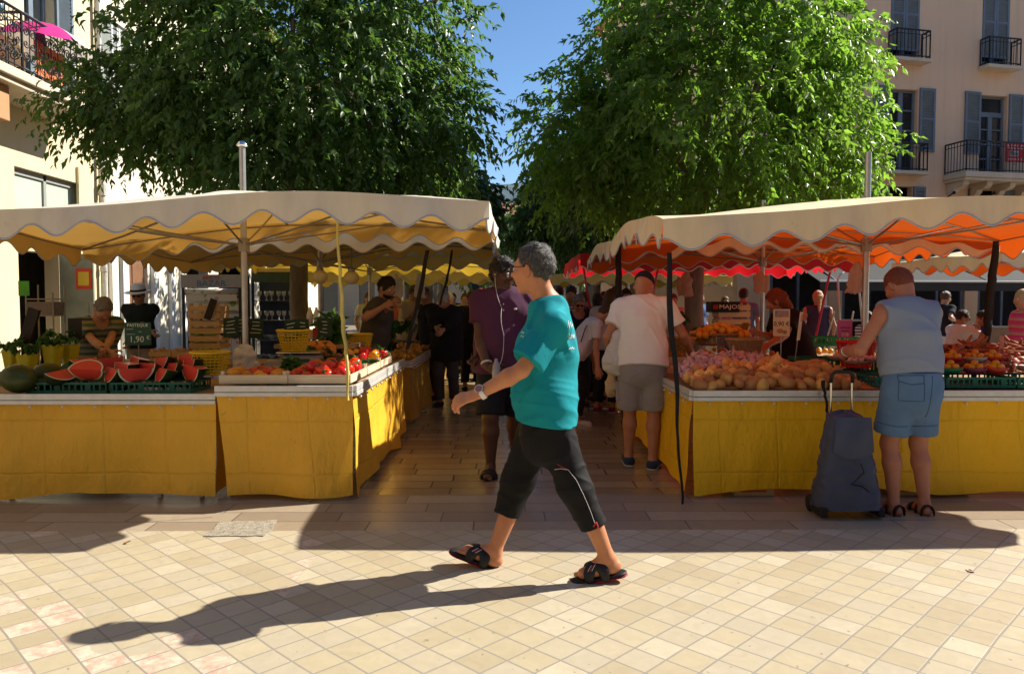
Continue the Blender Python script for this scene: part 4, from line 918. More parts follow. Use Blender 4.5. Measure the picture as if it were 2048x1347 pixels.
def wrinkle(amp, seed, J, sc=5.0, stretch=(1, 1, .45)):
    f, r_ = J['f'], J['r']; o = J['pel']; H = J['H']
    def fn(P):
        q = P-o; x, y, z = q@r_, q@f, q[:, 2]; w_ = np.clip((z/H-.02)/.16, 0, 1)
        hz = vnoise(np.stack([x*.55, y*.55, z*1.5+.25*x], 1), seed, sc*1.15, 4); k = .75
        dg = vnoise(np.stack([(x+y)*k+z*.5, (y-x)*.4, z*.45-(x+y)*.5], 1), seed+5, sc*1.25, 4)
        rid = lambda a: (1-np.minimum(1, np.abs(a)*1.9))**1.5
        return -amp*(.95*(.35+.65*w_)*rid(dg)+.6*(1-w_)*rid(hz))+amp*.35*(1+.8*vnoise(P, seed+9, sc*.5, 3))
    return fn
def figure(label, J, sk, O, res=.014, group=None, seed=0, name='person'):
    H = J['H']; s = H/1.75; w, g = O.get('w', 1), O.get('g', 1); base = J['o']
    t = thing(name, label, 'person', base, 0, group); B = Sdf(); arm = O.get('arm', 1)
    head_sdf(B, J, s*O.get('hs', 1), O.get('fat', 1)); torso(B, J, w*.97, g*.97, -.004)
    hands_ = []
    for s_, sg in (('R', 1), ('L', -1)):
        sh, el, wr = J['sh'+s_], J['el'+s_], J['wr'+s_]
        B.cone(sh, el, .047*s*arm, .038*s*arm, .03); B.cone(el, el+(wr-el)*.3, .039*s*arm, .041*s*arm, .015); B.cone(el+(wr-el)*.3, wr, .041*s*arm, .026*s*(.5+.5*arm), .02)
        fd = nrm(wr-el); hd_ = J.get('hd'+s_, nrm(fd+np.array([0, 0, -.1]))); pn = J.get('pn'+s_, nrm(-J['r']*sg*.9+J['f']*.0-Z_*.25+fd*0)); th_ = J.get('th'+s_, nrm(J['f']+Z_*.4))
        if not O.get('nohands'): hands_.append((wr, hd_, pn, th_, O.get('curl', .42)))
        hp, kn, an = J['hp'+s_], J['kn'+s_], J['an'+s_]; lg = O.get('leg', 1)
        B.cone(hp, kn, .083*s*lg, .056*s*lg, .04); kb = kn+(an-kn)*.32-J['tf'+s_]*.012*s; B.cone(kn, kb, .054*s*lg, .059*s*lg, .03); B.cone(kb, an, .058*s*lg, .036*s, .03)
        tf = J['tf'+s_]; fu = nrm(Z_-tf*(tf@Z_)); ht = an-fu*.052*s-tf*.03*s; J['heel'+s_] = ht
        B.ball(ht, .034*s, .03); B.cone(an-fu*.01, ht+tf*.11*s+fu*.012*s, .036*s, .030*s, .03); B.cone(ht+tf*.02*s-fu*.006*s, ht+tf*.165*s-fu*.010*s, .032*s, .028*s, .02, (np.cross(tf, fu), 1.35))
        lat = np.cross(tf, fu)*(1 if s_ == 'R' else -1)  # towards the outside of the foot
        for i in range(5):
            o_ = (-.032+.016*i)*s; p0 = ht+tf*(.165-.004*i*i*.5)*s-fu*.016*s+lat*o_; B.cone(p0, p0+tf*(.040-.005*i)*s-fu*.004*s, (.0125 if i == 0 else .0085)*s, (.0115 if i == 0 else .0075)*s, .006)
    pcs = [polygonise(B, res)]
    for a in hands_:
        Hs = Sdf(); hand(Hs, a[0], a[1], a[2], a[3], s*O.get('hnd', 1.04), a[4]); Hs.cone(a[0]-nrm(a[1])*.03, a[0], .027*s, .026*s, .01); pcs.append(polygonise(Hs, .0042 if res < .013 else .006))
    if O.get('toes'):
        for s_ in 'RL':
            c = J['heel'+s_]+J['tf'+s_]*.10*s; pcs.append(polygonise(B, .0045, c-.17*s, c+.17*s))
    link('body', soft_mesh('body', sk, pcs, base), t)
    c, f, u = J['hc'], J['hf'], J['hu']; r_ = np.cross(f, u); hs_ = s*O.get('hs', 1)
    if O.get('eyes', True):
        for sg in (1, -1):
            p = c+f*.083*hs_+u*.010*hs_+r_*sg*.032*hs_-base
            e_ = part('eye', MB().ball(p, .0125*hs_, 12), pm('eye_white', (.6, .57, .54), .25, .05, 5, 0), t, True); part('iris', MB().ball(p+f*.0075*hs_, .0066*hs_, 10), pm('eye_dark', (.03, .02, .015), .15, .1, 5, 0), e_, True)
    ht_ = O.get('hair')
    if ht_:
        mt, kind = ht_; S = Sdf(); th_ = O.get('hth', 1.0); Rm = [r_, f, u]
        S.ball(c+u*.030*hs_-f*.016*hs_, np.array([.082, .102, .104])*hs_*(1+.03*th_)+.003*th_, .02, R=Rm)
        if kind in ('bun', 'pony', 'long', 'bob'):
            if kind == 'bun': S.ball(c-f*.11*hs_+u*.05*hs_, .045*hs_, .02)
            if kind == 'pony': S.cone(c-f*.10*hs_+u*.03*hs_, c-f*.14*hs_-u*.28*hs_, .035*hs_, .022*hs_, .03)
            if kind in ('long', 'bob'): S.cone(c-f*.05*hs_, c-f*.07*hs_-u*(.24 if kind == 'long' else .11)*hs_, .085*hs_, .07*hs_, .04)
        pz = {'short': (.062, .052, .78), 'receding': (.042, .060, .72), 'bun': (.066, .05, .78), 'pony': (.066, .05, .8), 'long': (.066, .045, .9), 'bob': (.066, .05, .86), 'curly': (.07, .04, .8), 'ring': (.0, .02, .9)}[kind]
        S.plane(c+f*pz[0]*hs_+u*pz[1]*hs_, nrm(f*pz[2]-u*(1-pz[2])*1.6), .012)
        if kind not in ('long', 'bob', 'pony'): S.plane(c-u*.062*hs_-f*.05*hs_, nrm(-u+f*.25), .02)
        if kind == 'ring': S.plane(c+u*.055*hs_, u, .012)
        for sg in (1, -1): S.ball(c+r_*sg*.084*hs_-f*.004*hs_-u*.008*hs_, np.array([.03, .024, .037])*hs_, .006, 's', R=Rm)
        amp = .0035*th_ if kind != 'curly' else .009
        S.fold(lambda P: amp*vnoise(P*np.array([1, 1, .7]), 5, 26 if kind != 'curly' else 30, 4)+amp*.6*vnoise(P, 8, 60, 3)); S._b(c, .17*hs_)
        hv = polygonise(S, min(res, .009)); hp_ = [hv]
        if res < .0145:
            V, Q = hv; gg = np.random.RandomState(seed); nn = 2600 if res < .0125 else 1200; q = Q[gg.randint(len(Q), size=nn)]; pm_ = V[q[:, 0]]; ke = np.ones(nn, bool)
            for sg in (1, -1): ke &= np.linalg.norm(pm_-(c+r_*sg*.085*hs_-f*.002*hs_+u*.004*hs_), axis=1) > .043*hs_
            q = q[ke]; nn = len(q); p0 = V[q[:, 0]]+(V[q[:, 2]]-V[q[:, 0]])*gg.rand(nn, 1); n_ = np.cross(V[q[:, 1]]-V[q[:, 0]], V[q[:, 2]]-V[q[:, 0]]); n_ /= np.linalg.norm(n_, axis=1)[:, None]+1e-9
            if np.mean(np.sum(n_*(p0-c), 1)) < 0: n_ = -n_
            tp = np.clip((p0-c)@u/(.1*hs_), 0, 1)[:, None]; dd = -u*1.0-f*.35+tp*(f*.9+u*.6)+gg.normal(size=(nn, 3))*(.35 if kind != 'curly' else 1.2); dd -= n_*np.sum(dd*n_, 1)[:, None]; dd /= np.linalg.norm(dd, axis=1)[:, None]+1e-9
            ln_ = gg.uniform(.010, .022, nn)[:, None]*hs_*min(1.3, .7+.3*th_); sw = np.cross(dd, n_)*(.0016*hs_); tip_ = p0+dd*ln_+n_*gg.uniform(.0, .0035, nn)[:, None]; lo_ = p0-n_*.002
            hp_.append((np.stack([lo_-sw, lo_+sw, tip_+sw*.4, tip_-sw*.4], 1).reshape(-1, 3), np.arange(nn*4).reshape(-1, 4)))
        link('hair', soft_mesh('hair', mt, hp_, base), t)
    top = O.get('top')
    if top:
        mt, kind = top; S = Sdf(); P, td, cf, cr = J['pel'], J['td'], J['cf'], J['cr']; e = O.get('ease', .016); drop = O.get('drop', .035)
        torso(S, J, w, g, e, .06); hr = O.get('hemr', .098*H*max(w, g)+e); S.cone(P+td*.10*H, P-td*(drop+.05)*H, hr*.96, hr, .06, (cf, O.get('hemfl', .80)))
        if 'hang' in O: S.cone(P+td*.14*H+cf*.03*H, P-td*(drop+.03)*H+cf*.02*H, .05*H+e, O['hang'], .07)
        fs = {'tee': .62, 'long': 1, 'tank': .0, 'polo': .6}.get(kind, .6); fs = O.get('fs', fs)
        for s_ in 'RL':
            sh, el, wr = J['sh'+s_], J['el'+s_], J['wr'+s_]
            if fs > 0: S.cone(sh, sh+(el-sh)*fs, .056*s*arm+e*.6, O.get('slv', .058)*s*arm+e*.9, .035, cut=.004 if fs < 1 else None)
            if fs == 1: S.cone(el, el+(wr-el)*.9, .050*s*arm+e*.5, .036*s+e*.4, .03, cut=.003)
            if fs == 0: S.ball(sh+cr*(1 if s_ == 'R' else -1)*.060*s+td*.0*s-td*.02*s, np.array([.060, .12, .115])*s, .015, 's', R=[cr, cf, td])
        if drop > -.03:
            for s_ in 'RL':
                hp = J['hp'+s_]; q_ = .084*s*O.get('leg', 1)+O.get('lease', .022)*.8+.012
                if O.get('bottom') and O.get('sit') is None: S.cone(hp+td*.07*H, hp-td*(drop+.05)*H, q_*.96, q_, .05)
        S.fold(wrinkle(O.get('wr', .008), seed+3, J, O.get('wsc', 5.0)))
        S.plane(P-td*drop*H, nrm(-td+O.get('hemtilt', 0)*J['f']), .006)
        nk = O.get('neck', .0)
        S.cone(J['nb']-td*.015*s+cf*(.02+nk)*s, J['nb']+td*.10*s, .064*s+nk, .07*s+nk, .008, op='s')
        link(O.get('topname', 'shirt'), soft_mesh('shirt', mt, [polygonise(S, res)], base), t)
        if kind == 'polo':
            K = Sdf(); n0 = J['nb']+td*.012*s
            for k in range(14):
                a, b = 2*math.pi*k/14, 2*math.pi*(k+1)/14
                if k in (3,): continue
                q = [n0+cr*math.cos(x)*.070*s+cf*(.012+math.sin(x)*.066)*s+td*(.012-.02*math.sin(x))*s for x in (a, b)]; K.cone(q[0], q[1], .011*s, .011*s, .01)
            link('collar', soft_mesh('collar', mt, [polygonise(K, min(res, .008))], base), t)
    bo = O.get('bottom')
    if bo:
        mt, fr_ = bo; S = Sdf(); P, td, cf = J['pel'], J['td'], J['f']; e = O.get('lease', .022); fr2 = fr_ if isinstance(fr_, tuple) else (fr_, fr_)
        S.cone(P+Z_*.06*H, P-Z_*.03*H, .092*H*max(w, g*.96)+.008, .096*H*w+.008, .05, (cf, .78))
        for s_, fq in zip('RL', fr2):
            hp, kn, an = J['hp'+s_], J['kn'+s_], J['an'+s_]
            if fq <= 1: q = hp+(kn-hp)*fq; S.cone(hp, q, .084*s*O.get('leg', 1)+e*.8, .073*s*O.get('leg', 1)+e*1.2, .03, cut=.004)
            else:
                S.cone(hp, kn, .084*s*O.get('leg', 1)+e*.8, .064*s+e, .03); q = kn+(an-kn)*(fq-1); S.cone(kn, q, .064*s+e, O.get('hem', .055*s)+e, .04, cut=.004)
        S.fold(wrinkle(O.get('lwr', .006), seed+17, J, 5.0)); S.plane(P+Z_*max(.02, .016-O.get('drop', .035))*H, Z_, .01)
        link(O.get('botname', 'shorts'), soft_mesh('shorts', mt, [polygonise(S, res)], base), t)
    if O.get('skirt'):
        mt, zb, rb_ = O['skirt']; S = Sdf(); P = J['pel']; S.cone(P+Z_*.05*H, np.array([P[0], P[1], zb]), .098*H*w, rb_, .04, cut=.004); S.fold(wrinkle(.010, seed+5, J, 3.5, (1.4, 1.4, .25))); link('skirt', soft_mesh('skirt', mt, [polygonise(S, res)], base), t)
    sh_ = O.get('shoes')
    if sh_:
        mt, sole = sh_
        for s_ in 'RL':
            ht, tf, an = J['heel'+s_], J['tf'+s_], J['an'+s_]; fu = nrm(Z_-tf*(tf@Z_)); lat = np.cross(tf, fu); S = Sdf()
            S.cone(ht-fu*.002*s, ht+tf*.20*s-fu*.008*s, .041*s, .040*s, .02, (lat, 1.15)); S.cone(ht+fu*.02*s, ht+tf*.13*s+fu*.006*s, .042*s, .036*s, .03); S.plane(ht-fu*.030*s, -fu, .004); S.plane(an-fu*.012*s, fu, .01)
            o_ = link('shoe', soft_mesh('shoe', mt, [polygonise(S, min(res, .009))], base), t)
            S2 = Sdf(); S2.cone(ht-fu*.034*s, ht+tf*.205*s-fu*.034*s, .047*s, .046*s, .01, (fu, .28)); link('sole', soft_mesh('sole', sole, [polygonise(S2, min(res, .009))], base), o_)
    sa = O.get('sandals')
    if sa:
        mt, sole, mode = sa
        for s_ in 'RL':
            ht, tf = J['heel'+s_], J['tf'+s_]; fu = nrm(Z_-tf*(tf@Z_)); lat = np.cross(tf, fu); S = Sdf()
            n0 = ht-fu*.042*s; S.cone(n0-tf*.01*s, n0+tf*.10*s, .044*s, .042*s, .01, (fu, .27)); S.cone(n0+tf*.10*s, n0+tf*.205*s, .042*s, .050*s, .02, (fu, .25)); S._b(n0+tf*.1, .2)
            o_ = link('sandal', soft_mesh('sandal', mt, [polygonise(S, .006)], base), t)
            S3 = Sdf(); n1 = n0-fu*.013*s; S3.cone(n1-tf*.012*s, n1+tf*.10*s, .046*s, .044*s, .01, (fu, .17)); S3.cone(n1+tf*.10*s, n1+tf*.207*s, .044*s, .052*s, .02, (fu, .16)); link('outsole', soft_mesh('outsole', sole, [polygonise(S3, .006)], base), o_)
            K = Sdf()
            def band(a, b, r0, hgt, wd):
                pts = []
                for k in range(11):
                    q = math.pi*k/10; x = math.cos(q); pts.append(n0+tf*(a+(b-a)*(1-x)/2)*s+lat*x*r0*s+fu*(.012+hgt*math.sin(q)**.8)*s)
                for p, q in zip(pts, pts[1:]): K.cone(p, q, wd*s, wd*s, .012, (nrm(np.cross(q-p, tf)), .30))
            if mode == 'cross': band(.135, .06, .050, .062, .024); band(.055, .140, .050, .060, .024)
            elif mode == 'slide': band(.115, .12, .052, .052, .042)
            else: band(.15, .15, .050, .048, .016); band(.05, .06, .046, .070, .014); band(-.02, -.02, .044, .07, .012)
            so = link('sandal_strap', soft_mesh('sandal_strap', mt, [polygonise(K, .0045)], base), o_)
            O.setdefault('_sand', []).append((n0, tf, fu, lat, s, so))
    O['t'] = t; O['base'] = base; O['ax'] = (c, f, u, r_, hs_); return t
def glasses(O, mt, lens=None, thin=.0022):
    t, base, (c, f, u, r_, s) = O['t'], O['base'], O['ax']; m = MB(); L = lambda a, b, d: c+r_*a*s+f*b*s+u*d*s-base
    for sg in (1, -1):
        m.tube([L(sg*(.034+.024*math.cos(a)), .106-.004*abs(math.cos(a)), .010+.017*math.sin(a)) for a in np.linspace(0, 2*math.pi, 15)], thin*s, 6); m.tube([L(sg*.058, .102, .016), L(sg*.079, .075, .017), L(sg*.084, .0, .015), L(sg*.080, -.02, .0)], thin*1.1*s, 6)
    m.tube([L(-.01, .108, .014), L(0, .112, .018), L(.01, .108, .014)], thin*s, 6); g = part('glasses', m, mt, t, True)
    for sg in (1, -1): part('lens', MB().ball((0, 0, 0), 1, 12, 0, Matrix.Translation(L(sg*.034, .104, .010)) @ Matrix((tuple(r_)+(0,), tuple(f)+(0,), tuple(u)+(0,), (0, 0, 0, 1))).transposed(), (.022*s, .002*s, .016*s)) if False else MB().grid(lambda a, b: L(sg*(.034+.022*b*math.cos(2*math.pi*a)), .105, .010+.016*b*math.sin(2*math.pi*a)), 12, 2), lens or pm('lens_clear', (.25, .28, .30), .05, .1, 5, 0, spec=.7), g)
def cap(O, mt, back=False, brim=True, brim_len=.075):
    t, base, (c, f, u, r_, s) = O['t'], O['base'], O['ax']; S = Sdf(); d = -1 if back else 1
    S.ball(c+u*.034*s-f*.014*s, np.array([.089, .109, .105])*s, .01, R=[r_, f, u]); S.plane(c+u*.040*s-f*.012*s*d, nrm(-u-f*d*.12), .006)
    o_ = link('cap', soft_mesh('cap', mt, [polygonise(S, .008)], base), t)
    if brim:
        K = Sdf(); p = c+u*.044*s+f*d*.07*s; K.ball(p+f*d*.035*s, np.array([.075, .072*brim_len/.075, .008])*s, .01, R=[r_, nrm(f*d-u*.25), nrm(u+f*d*.25)]); link('brim', soft_mesh('brim', mt, [polygonise(K, .006)], base), o_)
    return o_
# ===== the man striding across the square
A = lambda x, y, Y: at(x, y, Y)
def main_man():
    H = 1.86; f = nrm([-.94, .34, 0]); J = dict(H=H, f=f, r=np.array([f[1], -f[0], 0])); J['o'] = np.array([*A(1090, 1150, 4.17)[:2], 0])
    J['pel'] = A(1094, 845, 4.17); J['nb'] = A(1097, 603, 4.17); J['td'] = nrm(J['nb']-J['pel']); J['cf'] = nrm(f-J['td']*(f@J['td'])); J['cr'] = np.cross(J['cf'], J['td'])
    J['nb'] = J['pel']+J['td']*np.linalg.norm(J['nb']-J['pel'])
    J['shL'] = A(1108, 652, 3.985); J['shR'] = A(1086, 650, 4.36); J['hc'] = A(1065, 540, 4.165)
    J['hf'] = nrm([-.90, .43, -.04]); J['hu'] = nrm(Z_-J['hf']*J['hf'][2])
    J['elL'] = A(1043, 740, 3.90); J['wrL'] = A(957, 787, 3.91); J['elR'] = A(1120, 745, 4.46); J['wrR'] = A(1100, 825, 4.44)
    J['hdL'] = nrm(A(905, 803, 3.93)-A(957, 787, 3.91)); J['pnL'] = nrm([.25, .55, -.8]); J['thL'] = nrm([-.2, .8, .5])
    J['hpL'] = A(1106, 850, 4.08); J['hpR'] = A(1076, 850, 4.27); J['knL'] = A(1150, 975, 4.05); J['knR'] = A(1036, 958, 4.30)
    J['anL'] = A(1214, 1112, 4.04); J['anR'] = A(990, 1098, 4.27); J['tfL'] = nrm([-.96, .05, -.20]); J['tfR'] = nrm([-.90, .08, .36])
    O = dict(w=1.02, g=1.04, arm=1.0, hs=1.0, curl=.48, hnd=1.12, toes=True, hair=(HM, 'receding'), hth=1.3, top=(fabric('tee_teal', (.005, .26, .31), .85, .16, 14, .3), 'tee'), fs=.80, slv=.068, ease=.024, drop=-.004, hemr=.182, hemfl=.93, wr=.013, wsc=5.2, hemtilt=.10, neck=.004,
             bottom=(fabric('trousers_black', (.008, .0075, .009), .75, .25, 20, .3), (1.50, 1.56)), lease=.026, hem=.050, lwr=.010, botname='trousers', leg=.95, sandals=(pm('sandal_black', (.014, .013, .015), .5, .3, 30, .2), pm('sole_red', (.30, .02, .035), .6, .2, 20, .1), 'cross'), eyes=True)
    t = figure('man in a teal T-shirt and black cropped trousers striding across the sunny tiles', J, skin('skin_walker', (.54, .235, .115)), O, .0065, seed=2)
    b = O['base']; glasses(O, pm('frame_dark', (.02, .02, .03), .3, .1, 5, 0))
    # wristwatch
    w_, d = J['wrL']-nrm(J['wrL']-J['elL'])*.018, nrm(J['wrL']-J['elL']); e1 = nrm(np.cross(d, [0, 1, 0])); e2 = np.cross(d, e1)
    ring = [w_-b+(e1*math.cos(a)+e2*math.sin(a))*.035 for a in np.linspace(0, 2*math.pi, 25)]
    wt = MB()
    for k in (-.008, -.003, .003, .008): wt.tube([p+d*k for p in ring], .0055, 6)
    wo = part('wristwatch', wt, pm('watch_white', (.72, .70, .68), .35, .1, 10, 0), t, True); up = nrm(-e2*.55+e1*.84*(1 if e1[2] > 0 else -1)); up = nrm(up-d*(up@d)) if (up@np.array([0, -1, .6])) > 0 else -nrm(up-d*(up@d))
    up = nrm(np.array([0, -.75, .66])-d*(np.array([0, -.75, .66])@d)); q1 = np.cross(d, up); c_ = w_-b+up*.036
    def disc(r0, z0, z1, n=20):
        v = [c_+up*z+(d*math.cos(2*math.pi*k/n)+q1*math.sin(2*math.pi*k/n))*r0 for z in (z0, z1) for k in range(n)]
        return MB().add(v, [tuple(range(n))[::-1], tuple(range(n, 2*n))]+[(k, (k+1) % n, n+(k+1) % n, n+k) for k in range(n)])
    part('watch_case', disc(.024, -.006, .007), pm('steel', (.6, .6, .6), .25, .1, 9, 0, metal=1), wo); part('watch_dial', disc(.019, .0072, .0084), pm('dial', (.25, .12, .12), .3, .1, 9, 0), wo)
    # piping on the near trouser leg: side stripe and slanting pocket edge
    def on_leg(sdf_dir, p): return p
    hp, kn, an = J['hpL'], J['knL'], J['anL']; fw = J['f']; out_ = nrm(np.array([.22, -1, .08]))
    cr_ = pm('piping_white', (.62, .61, .60), .6, .05, 9, 0); cd_ = pm('piping_red', (.5, .03, .05), .6, .05, 9, 0)
    return t, J, O
MAN, JM, OM = main_man()
bpy.context.view_layer.update()
def surf_strip(obj, pts, dirn, r, mt, name, parent, off=.001):
    """lay a thin raised line on an object's surface along world points, searching along dirn"""
    from mathutils.bvhtree import BVHTree
    me = obj.data; bv = BVHTree.FromPolygons([v.co for v in me.vertices], [p.vertices for p in me.polygons]); o = np.array(obj.matrix_world.translation); P = []
    for p in pts:
        q = np.array(p)-o; hit = bv.ray_cast(Vector(q-np.array(dirn)*.6), Vector(dirn))
        if hit[0] is not None: P.append(np.array(hit[0])-np.array(dirn)*off)
    if len(P) > 1: return part(name, MB().tube(P, r, 5), mt, parent, True)
bpy.context.view_layer.update()
_kid = lambda n: [c for c in MAN.children if c.name.split('.')[0] == n][0]
tro, tee = _kid('trousers'), _kid('shirt'); dcam = nrm([.05, 1, -.08])
def pxs(pl, Y=4.0, n=14):
    out = []
    for i in range(len(pl)-1):
        for t in np.linspace(0, 1, n)[:-1]: out.append(at(pl[i][0]+(pl[i+1][0]-pl[i][0])*t, pl[i][1]+(pl[i+1][1]-pl[i][1])*t, Y))
    out.append(at(*pl[-1], Y)); return out
PW = pm('piping_white', (.62, .61, .60), .6, .05, 9, 0)
surf_strip(tro, pxs([(1109, 938), (1122, 935), (1136, 937), (1152, 957), (1166, 985), (1180, 1018), (1190, 1046)]), dcam, .0014, PW, 'piping', tro)
surf_strip(tro, pxs([(1114, 926), (1123, 931), (1134, 936)]), dcam, .0015, pm('piping_red', (.5, .03, .05), .6, .05, 9, 0), 'piping', tro)
surf_strip(tro, pxs([(1186, 1050), (1192, 1042), (1195, 1050), (1194, 1054)]), dcam, .004, MATS['piping_red'], 'drawcord', tro)
# white printed strokes on the back and sleeve of the tee
g_ = random.Random(4); PT = pm('print_white', (.62, .72, .72), .8, .1, 20, 0)
for (x0, y0, hh) in ((1134, 652, 26), (1136, 672, 20), (1136, 697, 6)):
    pl = []
    for i in range(9): pl.append((x0+i*1.7+g_.uniform(-1, 1), y0+(-1)**i*hh*.28+g_.uniform(-2, 2)))
    surf_strip(tee, pxs(pl, 4.05, 4), dcam, .0022, PT, 'shirt_print', tee)
for (x0, y0) in ((1041, 664), (1040, 672)): surf_strip(tee, pxs([(x0, y0), (x0+3, y0-3), (x0+5, y0+2), (x0+8, y0-2)], 3.95, 4), dcam, .0022, PT, 'shirt_print', tee)
# sleeve hem and neck stitching, sandal stripes
for n0, tf, fu, lat, s_, so in OM['_sand']:
    for k, mt in ((.062, MATS['piping_white']), (.072, MATS['piping_red']), (.082, MATS['piping_white'])):
        sgn_ = 1 if lat[1] < 0 else -1
        surf_strip(so, [n0+tf*(k+.02*t+.04)*s_+lat*sgn_*(.02+.03*t)*s_+fu*.05 for t in np.linspace(-.3, .9, 8)], nrm(-fu*.8-lat*sgn_*.6), .0017, mt, 'sandal_stripe', so)

# ===== man in the purple polo behind him
Jp = pose(*gnd(1006, 948)[:2], -88, 1.88, .02, .10, -42, hands=((.14, .24, .97), (.33, .08, .86)), feet=((.11, .06), (.12, -.30)))
Jp['hdR'] = nrm(-Jp['r']*.75+Jp['f']*.5-Z_*.35); Jp['pnR'] = nrm(-Jp['f']-Z_*.2); Jp['thR'] = nrm(Z_+Jp['f']*.2)
Op = dict(w=1.22, g=1.28, arm=1.25, leg=1.15, curl=.75, fat=1.1, hair=(HD, 'curly'), hth=2.2, top=(fabric('polo_purple', (.075, .022, .06), .8, .15, 20, .2), 'polo'), ease=.02, drop=.05, wr=.008, bottom=(fabric('shorts_black', (.010, .011, .016), .8, .2, 20, .2), .97), lease=.035, sandals=(pm('slide_black', (.012, .012, .013), .5, .2, 30, .1), pm('slide_sole', (.02, .02, .02), .6), 'slide'), toes=True)
POLO = figure('big man in a purple polo and black shorts with white earphones behind the striding man', Jp, SKD, Op, .011, seed=11)
bs = Op['base']; c, f, u, r_, s_ = Op['ax']; ear = c+r_*.088*s_-u*.004
chest = Jp['nb']+Jp['cf']*.16-Jp['td']*.10; 
def bez(a, b, c_, n=14): return [(1-t)**2*np.array(a)+2*t*(1-t)*np.array(b)+t*t*np.array(c_) for t in np.linspace(0, 1, n)]
ph = Jp['wrR']+Jp['hdR']*.09+np.array([.03, -.05, .05])
ew = MB().tube([p-bs for p in bez(ear, ear+r_*.03-u*.16+f*.05, chest+r_*.02)+bez(chest+r_*.02, chest-Jp['td']*.1+Jp['cf']*.09+r_*.05, chest-Jp['td']*.22+Jp['cf']*.07)[1:]+bez(chest-Jp['td']*.22+Jp['cf']*.07, chest-Jp['td']*.42+Jp['cf']*.16, ph)[1:]], .0021, 5)
ea = part('earphones', ew, MATS['piping_white'], POLO, True); part('ear_bud', MB().ball(ear-bs, .010, 10), MATS['piping_white'], ea, True)
bt = solo('bottle', MB().lathe([(.0, -.10), (.032, -.098), (.034, -.03), (.033, .04), (.02, .07), (.013, .085), (.013, .10), (0, .102)], 14), pm('bottle_plastic', (.28, .26, .30), .12, .2, 6, 0, spec=.6), 'small clear bottle held by the man in the purple polo', 'bottle', loc=Jp['wrR']+Jp['hdR']*.085+np.array([.01, -.045, .0]), smooth=True)
wr = Jp['wrR']; d = nrm(wr-Jp['elR']); e1 = nrm(np.cross(d, Z_)); e2 = np.cross(d, e1)
part('bracelet', MB().tube([wr-bs-d*.03+(e1*math.cos(a)+e2*math.sin(a))*.041 for a in np.linspace(0, 2*math.pi, 20)], .010, 7), pm('bracelet', (.62, .58, .46), .4), POLO, True)
part('chest_logo', MB().ball(Jp['nb']-Jp['td']*.11+Jp['cf']*.172-Jp['r']*.10-bs, .013, 8, 0, None, (1.2, .4, .7)), MATS['piping_white'], POLO, True)
for k in range(2): part('button', MB().ball(Jp['nb']-Jp['td']*(.07+.05*k)+Jp['cf']*(.16+.012*k)-bs, .007, 8), MATS['piping_white'], POLO, True)
for n0, tf, fu, lat, s2, so in Op['_sand']:
    surf_strip(so, [n0+tf*(.11+.02*math.cos(t*3))*s2+lat*(t-.5)*.055*s2+fu*.12 for t in np.linspace(0, 1, 8)], -fu, .003, MATS['piping_white'], 'swoosh_mark', so)

# ===== man in white tee and cap leaning over the side of the right stall
Jw = pose(*gnd(1283, 934)[:2], 78, 1.84, .30, .35, 20, hands=((.44, .36, 1.02), (-.27, .26, 1.0)), feet=((.10, -.02), (.12, .10)), tw=8)
Ow = dict(w=1.06, g=1.08, arm=1.05, hair=None, top=(fabric('tee_white', (.80, .77, .77), .85, .06, 18, .22), 'tee'), ease=.028, drop=.03, wr=.012, wsc=4.4, hemr=.20, bottom=(fabric('cargo_grey', (.30, .285, .30), .85, .15, 22, .3), .95), lease=.040, lwr=.008, botname='cargo_shorts', shoes=(fabric('canvas_blue', (.03, .05, .09), .8), pm('rubber_white', (.55, .54, .52), .6, .1, 9, 0)), eyes=False)
WT = figure('man in white T-shirt, grey cargo shorts and reversed cap leaning over the right stall', Jw, SK, Ow, .009, seed=23)
cap(Ow, fabric('cap_navy', (.018, .02, .045), .8), back=True, brim=False); b = Ow['base']; c, f, u, r_, s_ = Ow['ax']
part('cap_strap', MB().tube([c+u*.05*s_+(-f*.112*math.cos(a)+r_*.092*math.sin(a))*s_-b for a in np.linspace(-.7, .7, 9)], .008, 6), MATS['strap_black'], WT, True)
for sg in (1, -1):
    k_ = Jw['hpR' if sg > 0 else 'hpL']; e_ = Jw['knR' if sg > 0 else 'knL']; p = k_+(e_-k_)*.62+Jw['r']*sg*.108
    part('cargo_pocket', MB().box(p-b, (.045, .15, .17), rz=math.atan2(Jw['f'][1], Jw['f'][0])-math.pi/2).box(p-b+np.array([0, 0, .07]), (.052, .155, .05), rz=math.atan2(Jw['f'][1], Jw['f'][0])-math.pi/2), MATS['cargo_grey'], WT, bevel=.012)
